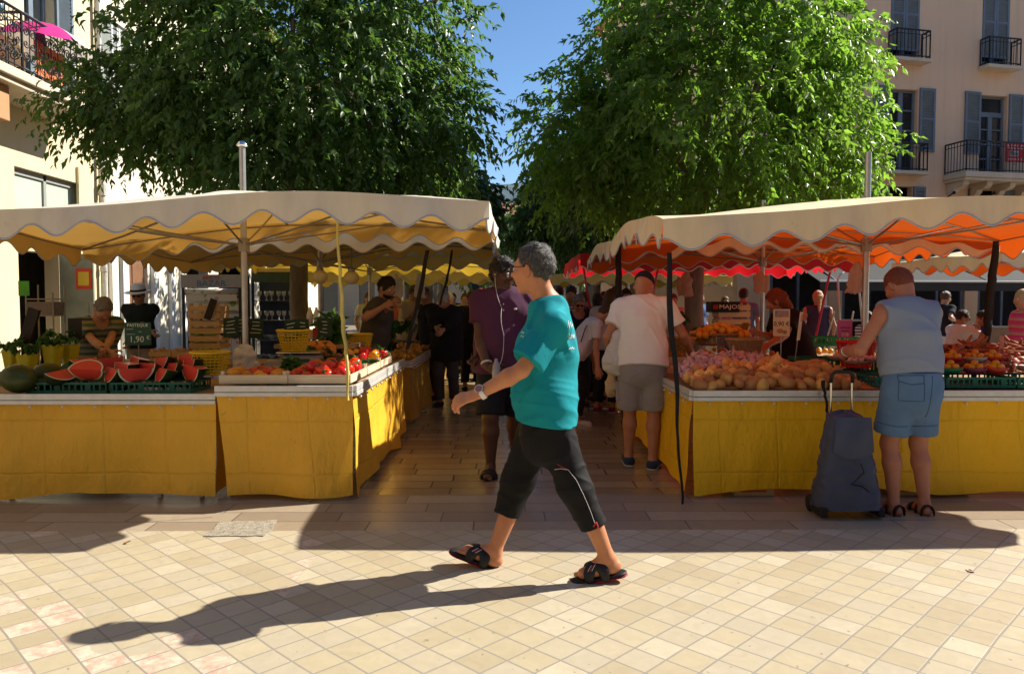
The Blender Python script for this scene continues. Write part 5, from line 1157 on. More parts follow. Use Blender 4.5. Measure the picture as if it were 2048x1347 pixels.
def bag(label, top, H_, W_, D_, mt, seed, name='plastic_bag', pinch=.25, handles=True, cat='bag', group=None, bul=1.0):
    S = Sdf(); g = np.random.RandomState(seed); top = np.array(top, float)
    if name == 'bag_bundle':
        S.cone(top-[0, 0, H_*.04], top-[0, 0, H_*.30], .022, W_*.30, .03, ((0, 1, 0), .6)); S.cone(top-[0, 0, H_*.28], top-[0, 0, H_*.86], W_*.36, W_*.47, .03, ((0, 1, 0), .40), cut=.0); handles = False
    else: S.cone(top-[0, 0, H_*.12], top-[0, 0, H_*.72], W_*pinch, W_*.5*bul, .05, ((0, 1, 0), D_/W_)); S.ball(top-[0, 0, H_*.72], [W_*.5*bul, D_*.5, H_*.28], .05)
    S.fold(lambda P: (.018 if name == 'bag_bundle' else .012)*(1-1.6*np.abs(vnoise(P*np.array([1, 1, .30]), seed, 9, 4)))+.006*vnoise(P, seed+1, 22, 3))
    if handles: S.cone(top, top-[W_*.15, 0, H_*.22], .008, .018, .02); S.cone(top, top-[-W_*.15, 0, H_*.22], .008, .018, .02)
    o = solo(name, soft_mesh(name, mt, [polygonise(S, .009)], top), None, label, cat, group, loc=top); return o
M_bagw = pm('plastic_white', (.70, .68, .66), .45, .08, 6, .2, trans=.25); M_bagp = pm('plastic_pink', (.60, .42, .36), .5, .1, 6, .2, trans=.4); M_bagb = pm('bag_beige', (.50, .36, .20), .7, .1, 6, .2)
bag('white carrier bag hanging from the arm of the man in the white T-shirt', at(1236, 662, 6.95), .40, .26, .2, M_bagw, 3); bag('beige bread bag below the white carrier bag', at(1224, 742, 7.0), .22, .13, .11, M_bagb, 5, handles=False)

# ===== man in sleeveless top choosing at the right stall
Jr = pose(*gnd(1818, 1028)[:2], 97, 1.77, .13, .55, -14, hands=((.14, .36, 1.06), (-.30, .34, 1.14)), feet=((.115, .0), (.105, .02)))
Or = dict(w=1.16, g=1.2, arm=1.12, leg=1.03, fat=1.08, hair=(HR, 'short'), hth=.6, top=(fabric('vest_blue', (.235, .275, .37), .85, .08, 18, .2), 'tank'), ease=.024, drop=-.035, wr=.010, wsc=4.2, hemr=.185, hemtilt=-.1, bottom=(fabric('denim', (.11, .20, .36), .85, .25, 30, .3), .80), lease=.036, lwr=.007, sandals=(pm('sandal_black', (.014, .013, .015), .5), pm('sole_black', (.02, .02, .02), .6), 'strap'), toes=True, eyes=False)
VM = figure('heavy man in pale blue sleeveless top and denim shorts choosing at the right stall', Jr, SKR, Or, .009, seed=31)
b = Or['base']; bpy.context.view_layer.update(); sh_ = [x for x in VM.children if x.name.startswith('shorts')][0]; DN = fabric('denim_seam', (.06, .11, .22), .85)
surf_strip(sh_, pxs([(1789, 748), (1838, 746), (1838, 762), (1815, 765), (1791, 759), (1789, 748)], 5.3, 6), nrm([.3, 1, 0]), .0035, DN, 'pocket_flap', sh_)
surf_strip(sh_, pxs([(1791, 760), (1790, 797), (1838, 797), (1839, 762)], 5.3, 6), nrm([.3, 1, 0]), .0028, DN, 'back_pocket', sh_); surf_strip(sh_, pxs([(1856, 742), (1853, 780), (1846, 830)], 5.3, 8), nrm([.3, 1, 0]), .003, DN, 'seam', sh_)
surf_strip(sh_, pxs([(1757, 845), (1790, 850), (1812, 850)], 5.3, 8), nrm([.3, 1, 0]), .003, DN, 'hem_seam', sh_); surf_strip(sh_, pxs([(1822, 851), (1850, 850), (1886, 848)], 5.3, 8), nrm([.3, 1, 0]), .003, DN, 'hem_seam', sh_)
wr = Jr['wrL']; d = nrm(wr-Jr['elL']); e1 = nrm(np.cross(d, Z_)); e2 = np.cross(d, e1)
part('wristwatch', MB().tube([wr-b-d*.01+(e1*math.cos(a)+e2*math.sin(a))*.032 for a in np.linspace(0, 2*math.pi, 20)], .006, 7), MATS['steel'], VM, True)
# ===== the other people of the market
def P_(px, Y): return at(px, 605, Y)[0]
def local(J0, px, py, Y, deg, x, y):
    p = at(px, py, Y); a = R(deg); f = np.array([math.cos(a), math.sin(a), 0]); r_ = np.array([math.sin(a), -math.cos(a), 0]); d = p-np.array([x, y, 0]); return (d@r_, d@f, p[2])
def someone(label, px, Y, deg, H, sk, O, res=.015, lean=0, hp=0, hy=0, hr=None, hl=None, sit=None, tw=0, seed=1, feet=((.10, .02), (.10, -.06)), group=None, side=0):
    x = P_(px, Y); h = [None if q is None else local(None, *q, deg, x, Y) for q in (hr, hl)]
    J = pose(x, Y, deg, H, lean, hp, hy, tuple(h), feet, sit, tw, side); figure(label, J, sk, O, res, group, seed); return J, O
SHB = (pm('shoe_black', (.015, .014, .014), .5, .2, 20, .1), pm('sole_black', (.02, .02, .02), .6)); SHW = (pm('shoe_white', (.5, .49, .47), .6, .1, 20, .1), MATS['rubber_white']); SHR = (pm('shoe_red', (.22, .02, .03), .6, .1, 20, .1), MATS['rubber_white'])
TR = fabric('trousers_grey', (.07, .068, .07)); TB = fabric('trousers_dark', (.018, .018, .024)); TBe = fabric('trousers_beige', (.26, .20, .13)); JE = fabric('jeans', (.06, .10, .18))
# left stall
J1, O1 = someone('grey haired woman in striped blouse bending over behind the melons', 184, 7.75, -38, 1.60, SKL, dict(w=1.12, g=1.2, fat=1.06, hair=(HG, 'short'), hth=1.2, top=(fabric('blouse_stripe', (.12, .13, .11), .85, .1, 16, .2, ((.16, .19, .15), (.05, .09, .10), (.24, .24, .17), (.07, .13, .13), (.30, .25, .13), (.04, .07, .08)), .17), 'tee'), ease=.024, drop=.06, hemr=.19, neck=.03, bottom=(TB, 1.8), shoes=SHB), .011, .26, .62, 0, (228, 712, 7.3), (205, 715, 7.2), seed=41)
J2, O2 = someone('man in white brimmed hat and black polo waiting behind the left stall', 280, 11.3, -84, 1.74, SKO, dict(hair=(HD, 'short'), top=(fabric('polo_black', (.014, .018, .014)), 'polo'), drop=.05, ease=.022, bottom=(TBe, 1.85), shoes=SHB), .013, 0, .30, 0, (308, 668, 11.1), (252, 700, 11.1), seed=43)
t, b, (c, f, u, r_, s_) = O2['t'], O2['base'], O2['ax']; Hm = Matrix.Translation(c+u*.055-b) @ Matrix.Rotation(.18, 4, 'X')
ho = part('hat', MB().lathe([(.178, -.012), (.183, -.004), (.15, .0), (.105, .006), (.102, .05), (.094, .095), (.07, .118), (.03, .108), (0, .104)], 26, 0, Hm, sy=1.12), pm('hat_straw', (.72, .70, .66), .8, .1, 40, .3), t, True); part('hat_band', MB().lathe([(.108, .008), (.107, .038), (.104, .038), (.104, .008)], 26, 0, Hm, sy=1.12), MATS['strap_black'], ho, True); glasses(O2, MATS['strap_black'], MATS['eye_dark'])
J3, O3 = someone('dark haired bearded vendor in a grey tee reaching across the left stall', 742, 8.95, -8, 1.82, SKO, dict(w=1.05, hair=(HD, 'curly'), hth=1.2, top=(fabric('tee_darkgrey', (.075, .068, .058)), 'tee'), ease=.025, drop=.03, bottom=(JE, 1.85), shoes=SHB), .012, .22, .12, 30, (768, 612, 8.6), (786, 606, 8.7), seed=45)
c, f, u, r_, s_ = O3['ax']; S = Sdf(); S.ball(c-u*.055*s_+f*.030*s_, np.array([.066, .068, .062])*s_, .02, R=[r_, f, u]); S.plane(c-u*.045*s_+f*.07*s_, nrm(u+f*.25), .01); S.fold(lambda P: .003*vnoise(P, 3, 50, 3)); link('beard', soft_mesh('beard', HD, [polygonise(S, .007)], O3['base']), O3['t'])
J4, O4 = someone('grey haired person in dark jacket looking down at their hands beside the aisle', 893, 11.0, -100, 1.68, SKL, dict(w=1.15, g=1.15, hair=(HW, 'short'), hth=1.6, top=(fabric('jacket_dark', (.020, .020, .026)), 'long'), ease=.04, drop=.12, hemr=.24, bottom=(TR, 1.9), shoes=SHB), .013, .12, .70, 18, (872, 655, 10.5), (886, 660, 10.45), seed=47)
J5, O5 = someone('person in flat cap and black shirt behind the grey haired person by the aisle', 862, 11.8, -140, 1.74, SKL, dict(w=1.08, hair=(HG, 'short'), top=(TB, 'long'), drop=.06, bottom=(TR, 1.9), shoes=SHB), .016, .1, .35, 0, seed=49); cap(O5, fabric('flatcap', (.12, .095, .07)), brim=True, brim_len=.05)
J6, O6 = someone('man in cream tee and apron serving at the far left tables', 813, 12.6, -20, 1.80, SKL, dict(w=1.1, hair=(HB, 'short'), top=(fabric('tee_cream', (.52, .44, .30)), 'tee'), drop=.03, bottom=(JE, 1.85), shoes=SHB), .016, .15, .3, 0, (838, 630, 12.4), (845, 622, 12.3), seed=51)
J7, O7 = someone('woman in orange top behind the far left tables', 785, 13.6, -60, 1.64, SKL, dict(hair=(HB, 'bob'), top=(fabric('top_orange', (.50, .17, .09)), 'tee'), bottom=(TB, 1.85), shoes=SHB), .018, .1, .3, 0, seed=52)
J8, O8 = someone('person in red cap and pale shirt far down the aisle', 962, 14.5, -100, 1.76, SKL, dict(hair=None, top=(fabric('shirt_pale', (.26, .25, .25)), 'tee'), bottom=(TR, 1.85), shoes=SHB), .018, 0, .2, 0, seed=53); cap(O8, fabric('cap_red', (.42, .03, .05)), brim=True)
# right side of the aisle
J9, O9 = someone('young woman in white tee with dark strap bending deep at the right of the aisle', 1146, 9.3, 8, 1.62, SKL, dict(w=.95, hair=(HB, 'short'), hth=1.5, top=(fabric('tee_white2', (.62, .60, .64)), 'tee'), ease=.018, drop=.02, bottom=(TB, 1.85), shoes=SHW), .012, .60, .40, 0, (1196, 775, 9.0), (1190, 740, 9.6), seed=55)
b = O9['base']; part('bag_strap', MB().tube([p-b for p in (J9['shL']+J9['cf']*.10, J9['shL']+J9['td']*.05, J9['nb']-J9['cf']*.07, J9['shR']-J9['td']*.12-J9['cf']*.10, J9['pel']+J9['cr']*.18)], .006, 6), MATS['strap_black'], O9['t'], True)
J10, O10 = someone('person in pale grey tee with brown hair, back turned, at the right tables', 1212, 10.4, 62, 1.70, SK, dict(w=1.12, g=1.1, hair=(HB, 'bob'), hth=1.6, top=(fabric('tee_palegrey', (.42, .38, .37)), 'tee'), ease=.024, drop=.04, bottom=(TB, 1.85), shoes=SHR, eyes=False), .013, .22, .25, 0, seed=57)
J11, O11 = someone('grey haired woman with glasses and dark top facing the camera in the crowd', 1156, 11.0, -86, 1.62, SKR, dict(hair=(HG, 'bob'), hth=1.6, top=(TB, 'tee'), neck=.03, bottom=(TB, 1.85), shoes=SHB), .013, .05, .45, 0, seed=59); glasses(O11, MATS['strap_black'], MATS['eye_dark'])
J12, O12 = someone('bald man in grey shirt beside the man with the reversed cap', 1274, 9.15, 40, 1.85, SK, dict(w=1.05, top=(fabric('shirt_slate', (.07, .07, .075)), 'tee'), bottom=(TB, 1.85), shoes=SHB, eyes=False), .013, .18, .2, 0, seed=61)
J13, O13 = someone('young man in pink striped tee under the small red canopy', 1136, 11.9, -60, 1.76, SKO, dict(hair=(HD, 'short'), top=(fabric('tee_pinkstripe', (.4, .2, .25), .85, .1, 16, .2, ((.55, .45, .46), (.42, .08, .14)), .055), 'tee'), bottom=(JE, 1.85), shoes=SHB), .014, .05, .3, 40, seed=63)
J14, O14 = someone('bearded man with dark hair in the crowd beyond the white T-shirt', 1252, 12.2, -90, 1.72, SKO, dict(hair=(HD, 'curly'), top=(fabric('tee_rust', (.40, .10, .05)), 'tee'), bottom=(TB, 1.85), shoes=SHB), .016, 0, .1, 0, seed=65)
J15, O15 = someone('red haired vendor in black leaning to the left behind the potatoes', 1602, 8.0, 172, 1.68, SKR, dict(w=1.12, g=1.15, hair=(HR, 'bob'), hth=1.6, top=(fabric('top_black', (.016, .011, .015)), 'tee'), ease=.03, drop=.1, hemr=.22, bottom=(TB, 1.85), shoes=SHB, arm=1.1), .012, .34, .12, 8, (1512, 665, 7.9), (1535, 690, 7.55), seed=67, tw=-12)
J16, O16 = someone('woman with blond ponytail and dark vest walking away in the sun', 1636, 13.2, 80, 1.70, SKL, dict(w=.95, hair=(HY, 'pony'), hth=1.5, top=(fabric('vest_navy', (.05, .045, .09)), 'tank'), drop=.02, bottom=(fabric('shorts_teal', (.05, .09, .12)), .6), shoes=SHW, eyes=False), .014, 0, 0, 0, seed=69, feet=((.09, .18), (.09, -.18)))
J17, O17 = someone('man in denim blue shirt with black bag walking beyond the red canopy', 1487, 13.9, 70, 1.76, SK, dict(w=1.08, hair=(HD, 'short'), top=(fabric('shirt_denim', (.13, .17, .27)), 'tee'), drop=.06, bottom=(JE, 1.85), shoes=SHB, eyes=False), .015, 0, 0, 0, seed=71)
J18, O18 = someone('woman in pink top in the shade by the cafe front', 1450, 17.5, -90, 1.64, SKL, dict(hair=(HB, 'long'), top=(fabric('top_pink', (.45, .06, .16)), 'tee'), bottom=(JE, 1.85), shoes=SHB), .02, 0, .1, 0, seed=73)
J19, O19 = someone('man in white tee and sunglasses seated at the cafe table', 1912, 12.6, 6, 1.76, SKO, dict(w=1.1, g=1.1, hair=(HD, 'short'), top=(fabric('tee_white3', (.62, .62, .64)), 'tee'), bottom=(fabric('shorts_cafe', (.10, .10, .11)), .9), shoes=SHB), .013, .12, .2, 25, (1955, 655, 12.45), (1950, 658, 12.7), .46, seed=75); glasses(O19, MATS['strap_black'], MATS['eye_dark'], .004)
J20, O20 = someone('man in royal blue shirt seated with his back turned at the cafe table', 1988, 12.4, 150, 1.74, SK, dict(w=1.12, g=1.1, hair=(HD, 'short'), top=(fabric('shirt_royal', (.012, .02, .20)), 'tee'), bottom=(TB, 1.8), shoes=SHB, eyes=False), .013, .16, .15, 0, (1958, 668, 12.75), None, .46, seed=77)
J21, O21 = someone('waitress with hair bun and white apron standing by the cafe', 1884, 14.8, 20, 1.72, SKL, dict(w=.92, hair=(HB, 'bun'), hth=1.2, top=(TB, 'tee'), bottom=(TB, 1.85), skirt=(fabric('apron_white', (.62, .60, .58)), .62, .20), shoes=SHB), .015, .08, .2, 0, (1912, 640, 14.6), (1908, 640, 14.9), seed=79)
J22, O22 = someone('woman in pink flowered dress at the right edge', 2050, 9.4, 178, 1.66, SKL, dict(hair=(HY, 'bob'), top=(fabric('dress_pink', (.62, .06, .20), .85, .1, 16, .2, ((.62, .05, .18), (.50, .30, .22), (.66, .08, .26)), .09), 'tank'), skirt=(MATS['dress_pink'], .5, .30), shoes=SHW), .014, 0, .1, 0, seed=81)
J23, O23 = someone('seated cafe guest in striped black and white top', 1742, 13.6, 100, 1.68, SKO, dict(hair=(HD, 'bob'), top=(fabric('top_bw', (.3, .3, .3), .85, .1, 16, .2, ((.55, .55, .55), (.02, .02, .03)), .05), 'tee'), bottom=(TB, 1.85), shoes=SHB, eyes=False), .016, .1, .1, 0, sit=.46, seed=83)
J24, O24 = someone('dark haired guest seated in shade by the cafe wall', 1605, 16.2, -80, 1.7, SKO, dict(hair=(HD, 'short'), top=(fabric('shirt_dim', (.15, .16, .18)), 'tee'), bottom=(TB, 1.85), shoes=SHB), .02, .05, .1, 0, sit=.46, seed=85)
# figures further down the aisle
TOPS = [fabric('far_'+n, c) for n, c in (('white', (.5, .48, .46)), ('blue', (.06, .11, .25)), ('rose', (.42, .12, .16)), ('black', (.02, .02, .022)), ('green', (.07, .15, .08)), ('sand', (.38, .30, .2)))]
for i, (px, Y, deg, H, tp, hr_, lb) in enumerate((
    (930, 16.5, -90, 1.70, 0, HB, 'person in white top walking toward the camera far down the aisle'), (1100, 15.5, 90, 1.76, 1, HD, 'person in blue top walking away far down the aisle'),
    (1060, 18.5, -90, 1.66, 2, HY, 'fair haired person in rose top far down the aisle'), (905, 20.0, -70, 1.74, 3, HD, 'person in black at the far left of the aisle'),
    (1110, 20.5, 100, 1.72, 5, HG, 'grey haired person in sand coloured top deep in the aisle'), (990, 22.0, -90, 1.75, 4, HB, 'person in green top deep in the middle of the aisle'),
    (1210, 14.2, -120, 1.70, 2, HD, 'dark haired person in rose top behind the small red canopy'), (1172, 13.0, 120, 1.68, 1, HB, 'brown haired person in blue top under the red canopy'),
    (1395, 15.5, -60, 1.72, 1, HD, 'person in blue top behind the right tree trunk'), (1345, 14.2, -90, 1.66, 0, HB, 'person in white top left of the right tree trunk'), (1088, 12.6, -95, 1.66, 3, HB, 'dark clothed woman left of the small red canopy in the aisle'), (1118, 13.8, 90, 1.80, 4, HD, 'tall person in green top left of the small red canopy'), (1196, 11.7, 100, 1.64, 3, HD, 'dark haired person in black between the grey haired woman and the grey tee'), (1228, 13.0, -60, 1.78, 5, HB, 'tall person in sand coloured top above the grey tee'), (942, 13.0, 80, 1.70, 3, HD, 'person in black walking away left of the purple polo'), (1042, 15.2, -100, 1.74, 1, HD, 'person in blue top behind the head of the striding man'), (838, 16.8, -80, 1.72, 2, HB, 'person in rose top beyond the flat cap'), (775, 15.0, -30, 1.74, 3, HD, 'person in black behind the woman in orange'), (735, 17.0, -60, 1.72, 0, HB, 'person in white top behind the bearded vendor'), (895, 15.2, 60, 1.7, 5, HW, 'white haired person in sand coloured top beyond the dark jacket'))):
    someone(lb, px, Y, deg, H, SKL if i % 2 else SKO, dict(hair=(hr_, 'bob' if i % 3 == 0 else 'short'), top=(TOPS[tp], 'tee'), bottom=(JE if i % 2 else TB, 1.85), shoes=SHB, eyes=False, nohands=True), .024, .04, .12, seed=90+i, group='shoppers far down the aisle')
# ---------- crates, baskets, produce
M_wood = pm('crate_wood', (.50, .34, .18), .8, .25, 5, .3, 40, stretch=(.4, 3, 3)); M_woodp = pm('crate_pale', (.62, .50, .34), .8, .2, 5, .3, 40, stretch=(.4, 3, 3)); M_gcrate = pm('crate_green', (.008, .13, .085), .45, .2, 9, .1)
def wood_crate(label, loc, w, d, h, rz=0, mt=None, slats=2, rows=None, tilt=0, group='wooden produce crates', wall=.009):
    t = thing('wooden_crate', label, 'crate', loc, rz, group); mt = mt or M_wood; t.rotation_euler[0] = tilt
    for sx in (-1, 1):
        for sy in (-1, 1): part('corner_post', MB().box((sx*(w/2-.014), sy*(d/2-.014), h/2+.008), (.026, .026, h+.014)), mt, t)
    sh = h/slats
    def side(a, b, c, e):
        m = MB()
        for k in range(slats): m.bb(a, b, c, e, k*sh+.008, (k+1)*sh-.012)
        return m
    e = w/2+.001; q = d/2+.001
    for a, b, c, y in ((-e, e, -q-wall, -q), (-e, e, q, q+wall)): part('side_panel', side(a, b, c, y), mt, t)
    for a, b in ((-e-wall, -e), (e, e+wall)): part('end_panel', side(a, b, -q-wall, q+wall), mt, t)
    part('bottom', MB().bb(-w/2+.03, w/2-.03, -d/2, d/2, .004, .014), mt, t); return t
def plastic_crate(label, loc, w, d, h, rz=0, mt=None, group='green plastic crates'):
    t = thing('plastic_crate', label, 'crate', loc, rz, group); mt = mt or M_gcrate; m = MB(); n = max(4, int(w/.045)); nd = max(4, int(d/.05))
    for y in (-d/2, d/2):
        m.bb(-w/2, w/2, y-.004, y+.004, 0, h*.28); m.bb(-w/2, w/2, y-.007, y+.007, h*.80, h)
        for k in range(n+1): x = -w/2+w*k/n; ww = .012 if (k*7) % 5 else .045; m.bb(max(-w/2, x-ww/2), min(w/2, x+ww/2), y-.0035, y+.0035, h*.28, h*.8)
    for x in (-w/2, w/2):
        m.bb(x-.004, x+.004, -d/2, d/2, 0, h*.28); m.bb(x-.007, x+.007, -d/2, d/2, h*.8, h)
        for k in range(nd+1): y = -d/2+d*k/nd; m.bb(x-.0035, x+.0035, y-.006, y+.006, h*.28, h*.8)
    part('lattice', m, mt, t); part('floor_panel', MB().bb(-w/2+.005, w/2-.005, -d/2+.005, d/2-.005, .003, .010), mt, t); return t
def basket(label, loc, r0, r1, h, mt, sx=1.0, rows=7, n=26, rz=0, group='plastic baskets'):
    t = thing('basket', label, 'basket', loc, rz, group); m = MB()
    for k in range(n):
        a = 2*math.pi*k/n; m.tube([(r0*math.cos(a)*sx, r0*math.sin(a), .0), (r1*math.cos(a)*sx, r1*math.sin(a), h)], .0045, 4)
    for j in range(rows):
        z = h*(.05+.83*j/(rows-1)); r_ = r0+(r1-r0)*z/h; m.tube([((r_+(.004 if k % 2 else -.004))*math.cos(2*math.pi*k/(2*n))*sx, (r_+(.004 if k % 2 else -.004))*math.sin(2*math.pi*k/(2*n)), z) for k in range(2*n+1)], .0055, 4)
    part('weave', m, mt, t); part('rim', MB().tube([(r1*math.cos(a)*sx, r1*math.sin(a), h) for a in np.linspace(0, 2*math.pi, 33)], .012, 7), mt, t, True); part('base', MB().lathe([(0, .002), (r0, .002), (r0, .012), (0, .012)], 24, sx=sx), mt, t); return t
M_by = pm('basket_yellow', (.66, .46, .02), .45, .12, 8, .1); M_br = pm('basket_red', (.50, .02, .03), .4, .12, 8, .1); M_bo = pm('basket_ochre', (.45, .27, .05), .55, .2, 8, .1); M_wick = pm('wicker', (.34, .22, .12), .8, .3, 40, .4)
_shapes = {}
def blob(kind, i):
    """a few different bodies of each kind of produce, shared by their copies"""
    key = (kind, i % 4)
    if key in _shapes: return _shapes[key]
    g = np.random.RandomState(hash(kind) % 1000 if False else sum(map(ord, kind))+i % 4*17); k = i % 4; m = MB(); mats = []
    if kind == 'tomato':
        m.lathe([(0, .026), (.010, .029), (.024, .029), (.034, .020), (.038, .002), (.034, -.017), (.022, -.030), (0, -.033)], 16); mats = [M_tom, M_stem]
        for a in range(5): w_ = a*1.257+k; m.tube([(0, 0, .027), (.012*math.cos(w_), .012*math.sin(w_), .033), (.024*math.cos(w_), .024*math.sin(w_), .030)], [.003, .003, .001], 4, 1)
        m.tube([(0, 0, .026), (.003, .002, .040)], .003, 5, 1)
    elif kind == 'orange': m.lathe([(0, .034), (.014, .034), (.030, .022), (.038, .0), (.031, -.022), (.014, -.035), (0, -.036)], 16); mats = [M_ora]
    elif kind == 'onion':
        m.lathe([(0, .052), (.004, .050), (.006, .042), (.012, .034), (.026, .022), (.034, .003), (.029, -.017), (.014, -.028), (.004, -.032), (0, -.033)], 14, sx=1+.1*k*.3); mats = [M_oni]
    elif kind == 'potato':
        m.lathe([(0, -.048), (.018, -.044), (.031, -.028), (.036, 0), (.033, .022), (.023, .040), (0, .047)], 14, sx=1.0, sy=.84); v = np.array(m.v); v += v*(.12*vnoise(v, k+2, 9, 4))[:, None]; v[:, 0] += .18*v[:, 2]**2/.05*(1 if k % 2 else -.6); m.v = [tuple(p) for p in v]; mats = [M_pot]
    elif kind == 'garlic':
        m.lathe([(0, .058), (.004, .055), (.005, .036), (.010, .026), (.022, .012), (.025, -.002), (.020, -.014), (.008, -.020), (0, -.020)], 15); v = np.array(m.v); a = np.arctan2(v[:, 1], v[:, 0]); s_ = 1+.10*np.cos(5*a+k)*(v[:, 2] < .03); v[:, 0] *= s_; v[:, 1] *= s_; v[:, 0] += .3*np.maximum(0, v[:, 2]-.03)*(k-1.5); m.v = [tuple(p) for p in v]; mats = [M_gar]
    elif kind == 'pepper':
        m.lathe([(0, .034), (.008, .040), (.022, .042), (.036, .028), (.038, .005), (.030, -.030), (.018, -.048), (0, -.050)], 18); v = np.array(m.v); a = np.arctan2(v[:, 1], v[:, 0]); s_ = 1+.12*np.cos(3*a+k); v[:, 0] *= s_; v[:, 1] *= s_; m.v = [tuple(p) for p in v]; m.tube([(0, 0, .034), (.004, 0, .05), (.012, 0, .062)], [.007, .005, .005], 6, 1); mats = [None, M_stem]
    elif kind == 'aubergine': m.lathe([(0, -.085), (.026, -.078), (.042, -.050), (.043, -.015), (.033, .025), (.022, .055), (.014, .070), (0, .074)], 16); m.lathe([(.024, .052), (.018, .072), (.006, .078), (.006, .098), (0, .099)], 8, 1); mats = [M_aub, M_stem]
    elif kind == 'courgette': m.tube([(0, 0, -.11), (.004*k, 0, -.10), (.008, 0, -.05), (.004, .004, 0), (0, 0, .05), (-.006, 0, .085), (-.008, 0, .092), (-.010, 0, .11)], [.008, .017, .021, .021, .019, .015, .009, .008], 12); mats = [M_cou]
    elif kind == 'avocado': m.lathe([(0, -.045), (.022, -.040), (.034, -.018), (.032, .008), (.020, .034), (.010, .046), (0, .048)], 14); mats = [M_avo]
    elif kind == 'clementine': m.lathe([(0, .024), (.012, .026), (.028, .017), (.033, .0), (.027, -.017), (.012, -.026), (0, -.026)], 12); mats = [M_cle]
    elif kind == 'root':
        m.tube([(0, 0, -.09), (.006*(k-1), .004, -.05), (-.004, .006, 0), (.010*(k-2), 0, .05), (.016*(k-1.5), -.004, .10)], [.006, .014, .016, .012, .006], 9); mats = [M_root]
    elif kind == 'shallot': m.lathe([(0, .055), (.003, .050), (.006, .036), (.017, .014), (.020, -.004), (.012, -.022), (.003, -.028), (0, -.029)], 12); mats = [M_sha]
    me = m.mesh(kind, mats, True); _shapes[key] = me; return me
M_tom = pm('tomato_red', (.62, .018, .012), .14, .15, 3, 0, spec=.55, isl=.25); M_stem = pm('stem_green', (.06, .14, .03), .7, .2, 30, 0); M_ora = pm('orange_peel', (.72, .30, .02), .42, .12, 12, .25, 160, isl=.35); M_oni = pm('onion_skin', (.80, .42, .13), .30, .35, 9, .15, 60, isl=.5, stretch=(3, 3, .6))
M_pot = pm('potato_skin', (.50, .26, .085), .66, .35, 14, .35, 80, isl=.5); M_gar = pm('garlic_skin', (.60, .38, .42), .6, .3, 14, .2, 60, isl=.35, stretch=(3, 3, .5)); M_aub = pm('aubergine_black', (.018, .008, .022), .12, .2, 4, 0, spec=.6); M_cou = pm('courgette_green', (.018, .07, .018), .25, .5, 30, .1, stretch=(1, 1, .3), isl=.3); M_avo = pm('avocado_skin', (.04, .10, .05), .3, .3, 20, .2)
M_cle = pm('clementine_peel', (.66, .30, .03), .42, .15, 14, .25, 160, isl=.3); M_root = pm('root_skin', (.36, .15, .085), .75, .35, 16, .4, 70, isl=.4); M_sha = pm('shallot_skin', (.40, .16, .11), .5, .3, 10, .2, 50, isl=.4)
def put(kind, label, cat, p, group, i, rot=None, sc=1.0, mat_=None):
    me = blob(kind, i)
    if mat_ is not None:
        key = (kind, i % 4, mat_.name)
        if key not in _shapes: me = me.copy(); me.materials[0] = mat_; _shapes[key] = me
        me = _shapes[key]
    o = link(kind, me, None, p, rot if rot is not None else (rnd.uniform(0, 6.3), rnd.uniform(0, 6.3), rnd.uniform(0, 6.3)), sc); return tag(o, label, cat, group)
def heap(kind, label, cat, group, poly, hfun, n, rmin, sc=(.9, 1.15), rot=None, mat_=None, seed=1, zoff=0):
    """dart-throw pieces over a patch; each rests on the height profile of the heap"""
    g = random.Random(seed); xs = [p[0] for p in poly]; ys = [p[1] for p in poly]; got = []; k = 0
    def inside(x, y):
        c = False
        for (x0, y0), (x1, y1) in zip(poly, poly[1:]+poly[:1]):
            if (y0 > y) != (y1 > y) and x < (x1-x0)*(y-y0)/(y1-y0)+x0: c = not c
        return c
    while len(got) < n and k < n*150:
        k += 1; x, y = g.uniform(min(xs), max(xs)), g.uniform(min(ys), max(ys))
        if not inside(x, y): continue
        z = hfun(x, y)
        if any((x-a)**2+(y-b)**2+(z-c)**2 < rmin*rmin for a, b, c in got): continue
        got.append((x, y, z))
    for i, p in enumerate(got): put(kind, label, cat, (p[0], p[1], p[2]+zoff), group, i+seed, rot(g) if rot else None, g.uniform(*sc), mat_)
    return got
def mound(name, poly, hfun, mt, label, cat, base):
    """the unseen pieces below the top layer, as one lumpy bed"""
    xs = [p[0] for p in poly]; ys = [p[1] for p in poly]; x0, x1, y0, y1 = min(xs), max(xs), min(ys), max(ys); m = MB(); g = vnoise
    m.grid(lambda u, v: (x0+(x1-x0)*u, y0+(y1-y0)*v, max(base, hfun(x0+(x1-x0)*u, y0+(y1-y0)*v)-.035)), 24, 16)
    return solo(name, m, mt, label, cat, smooth=True)
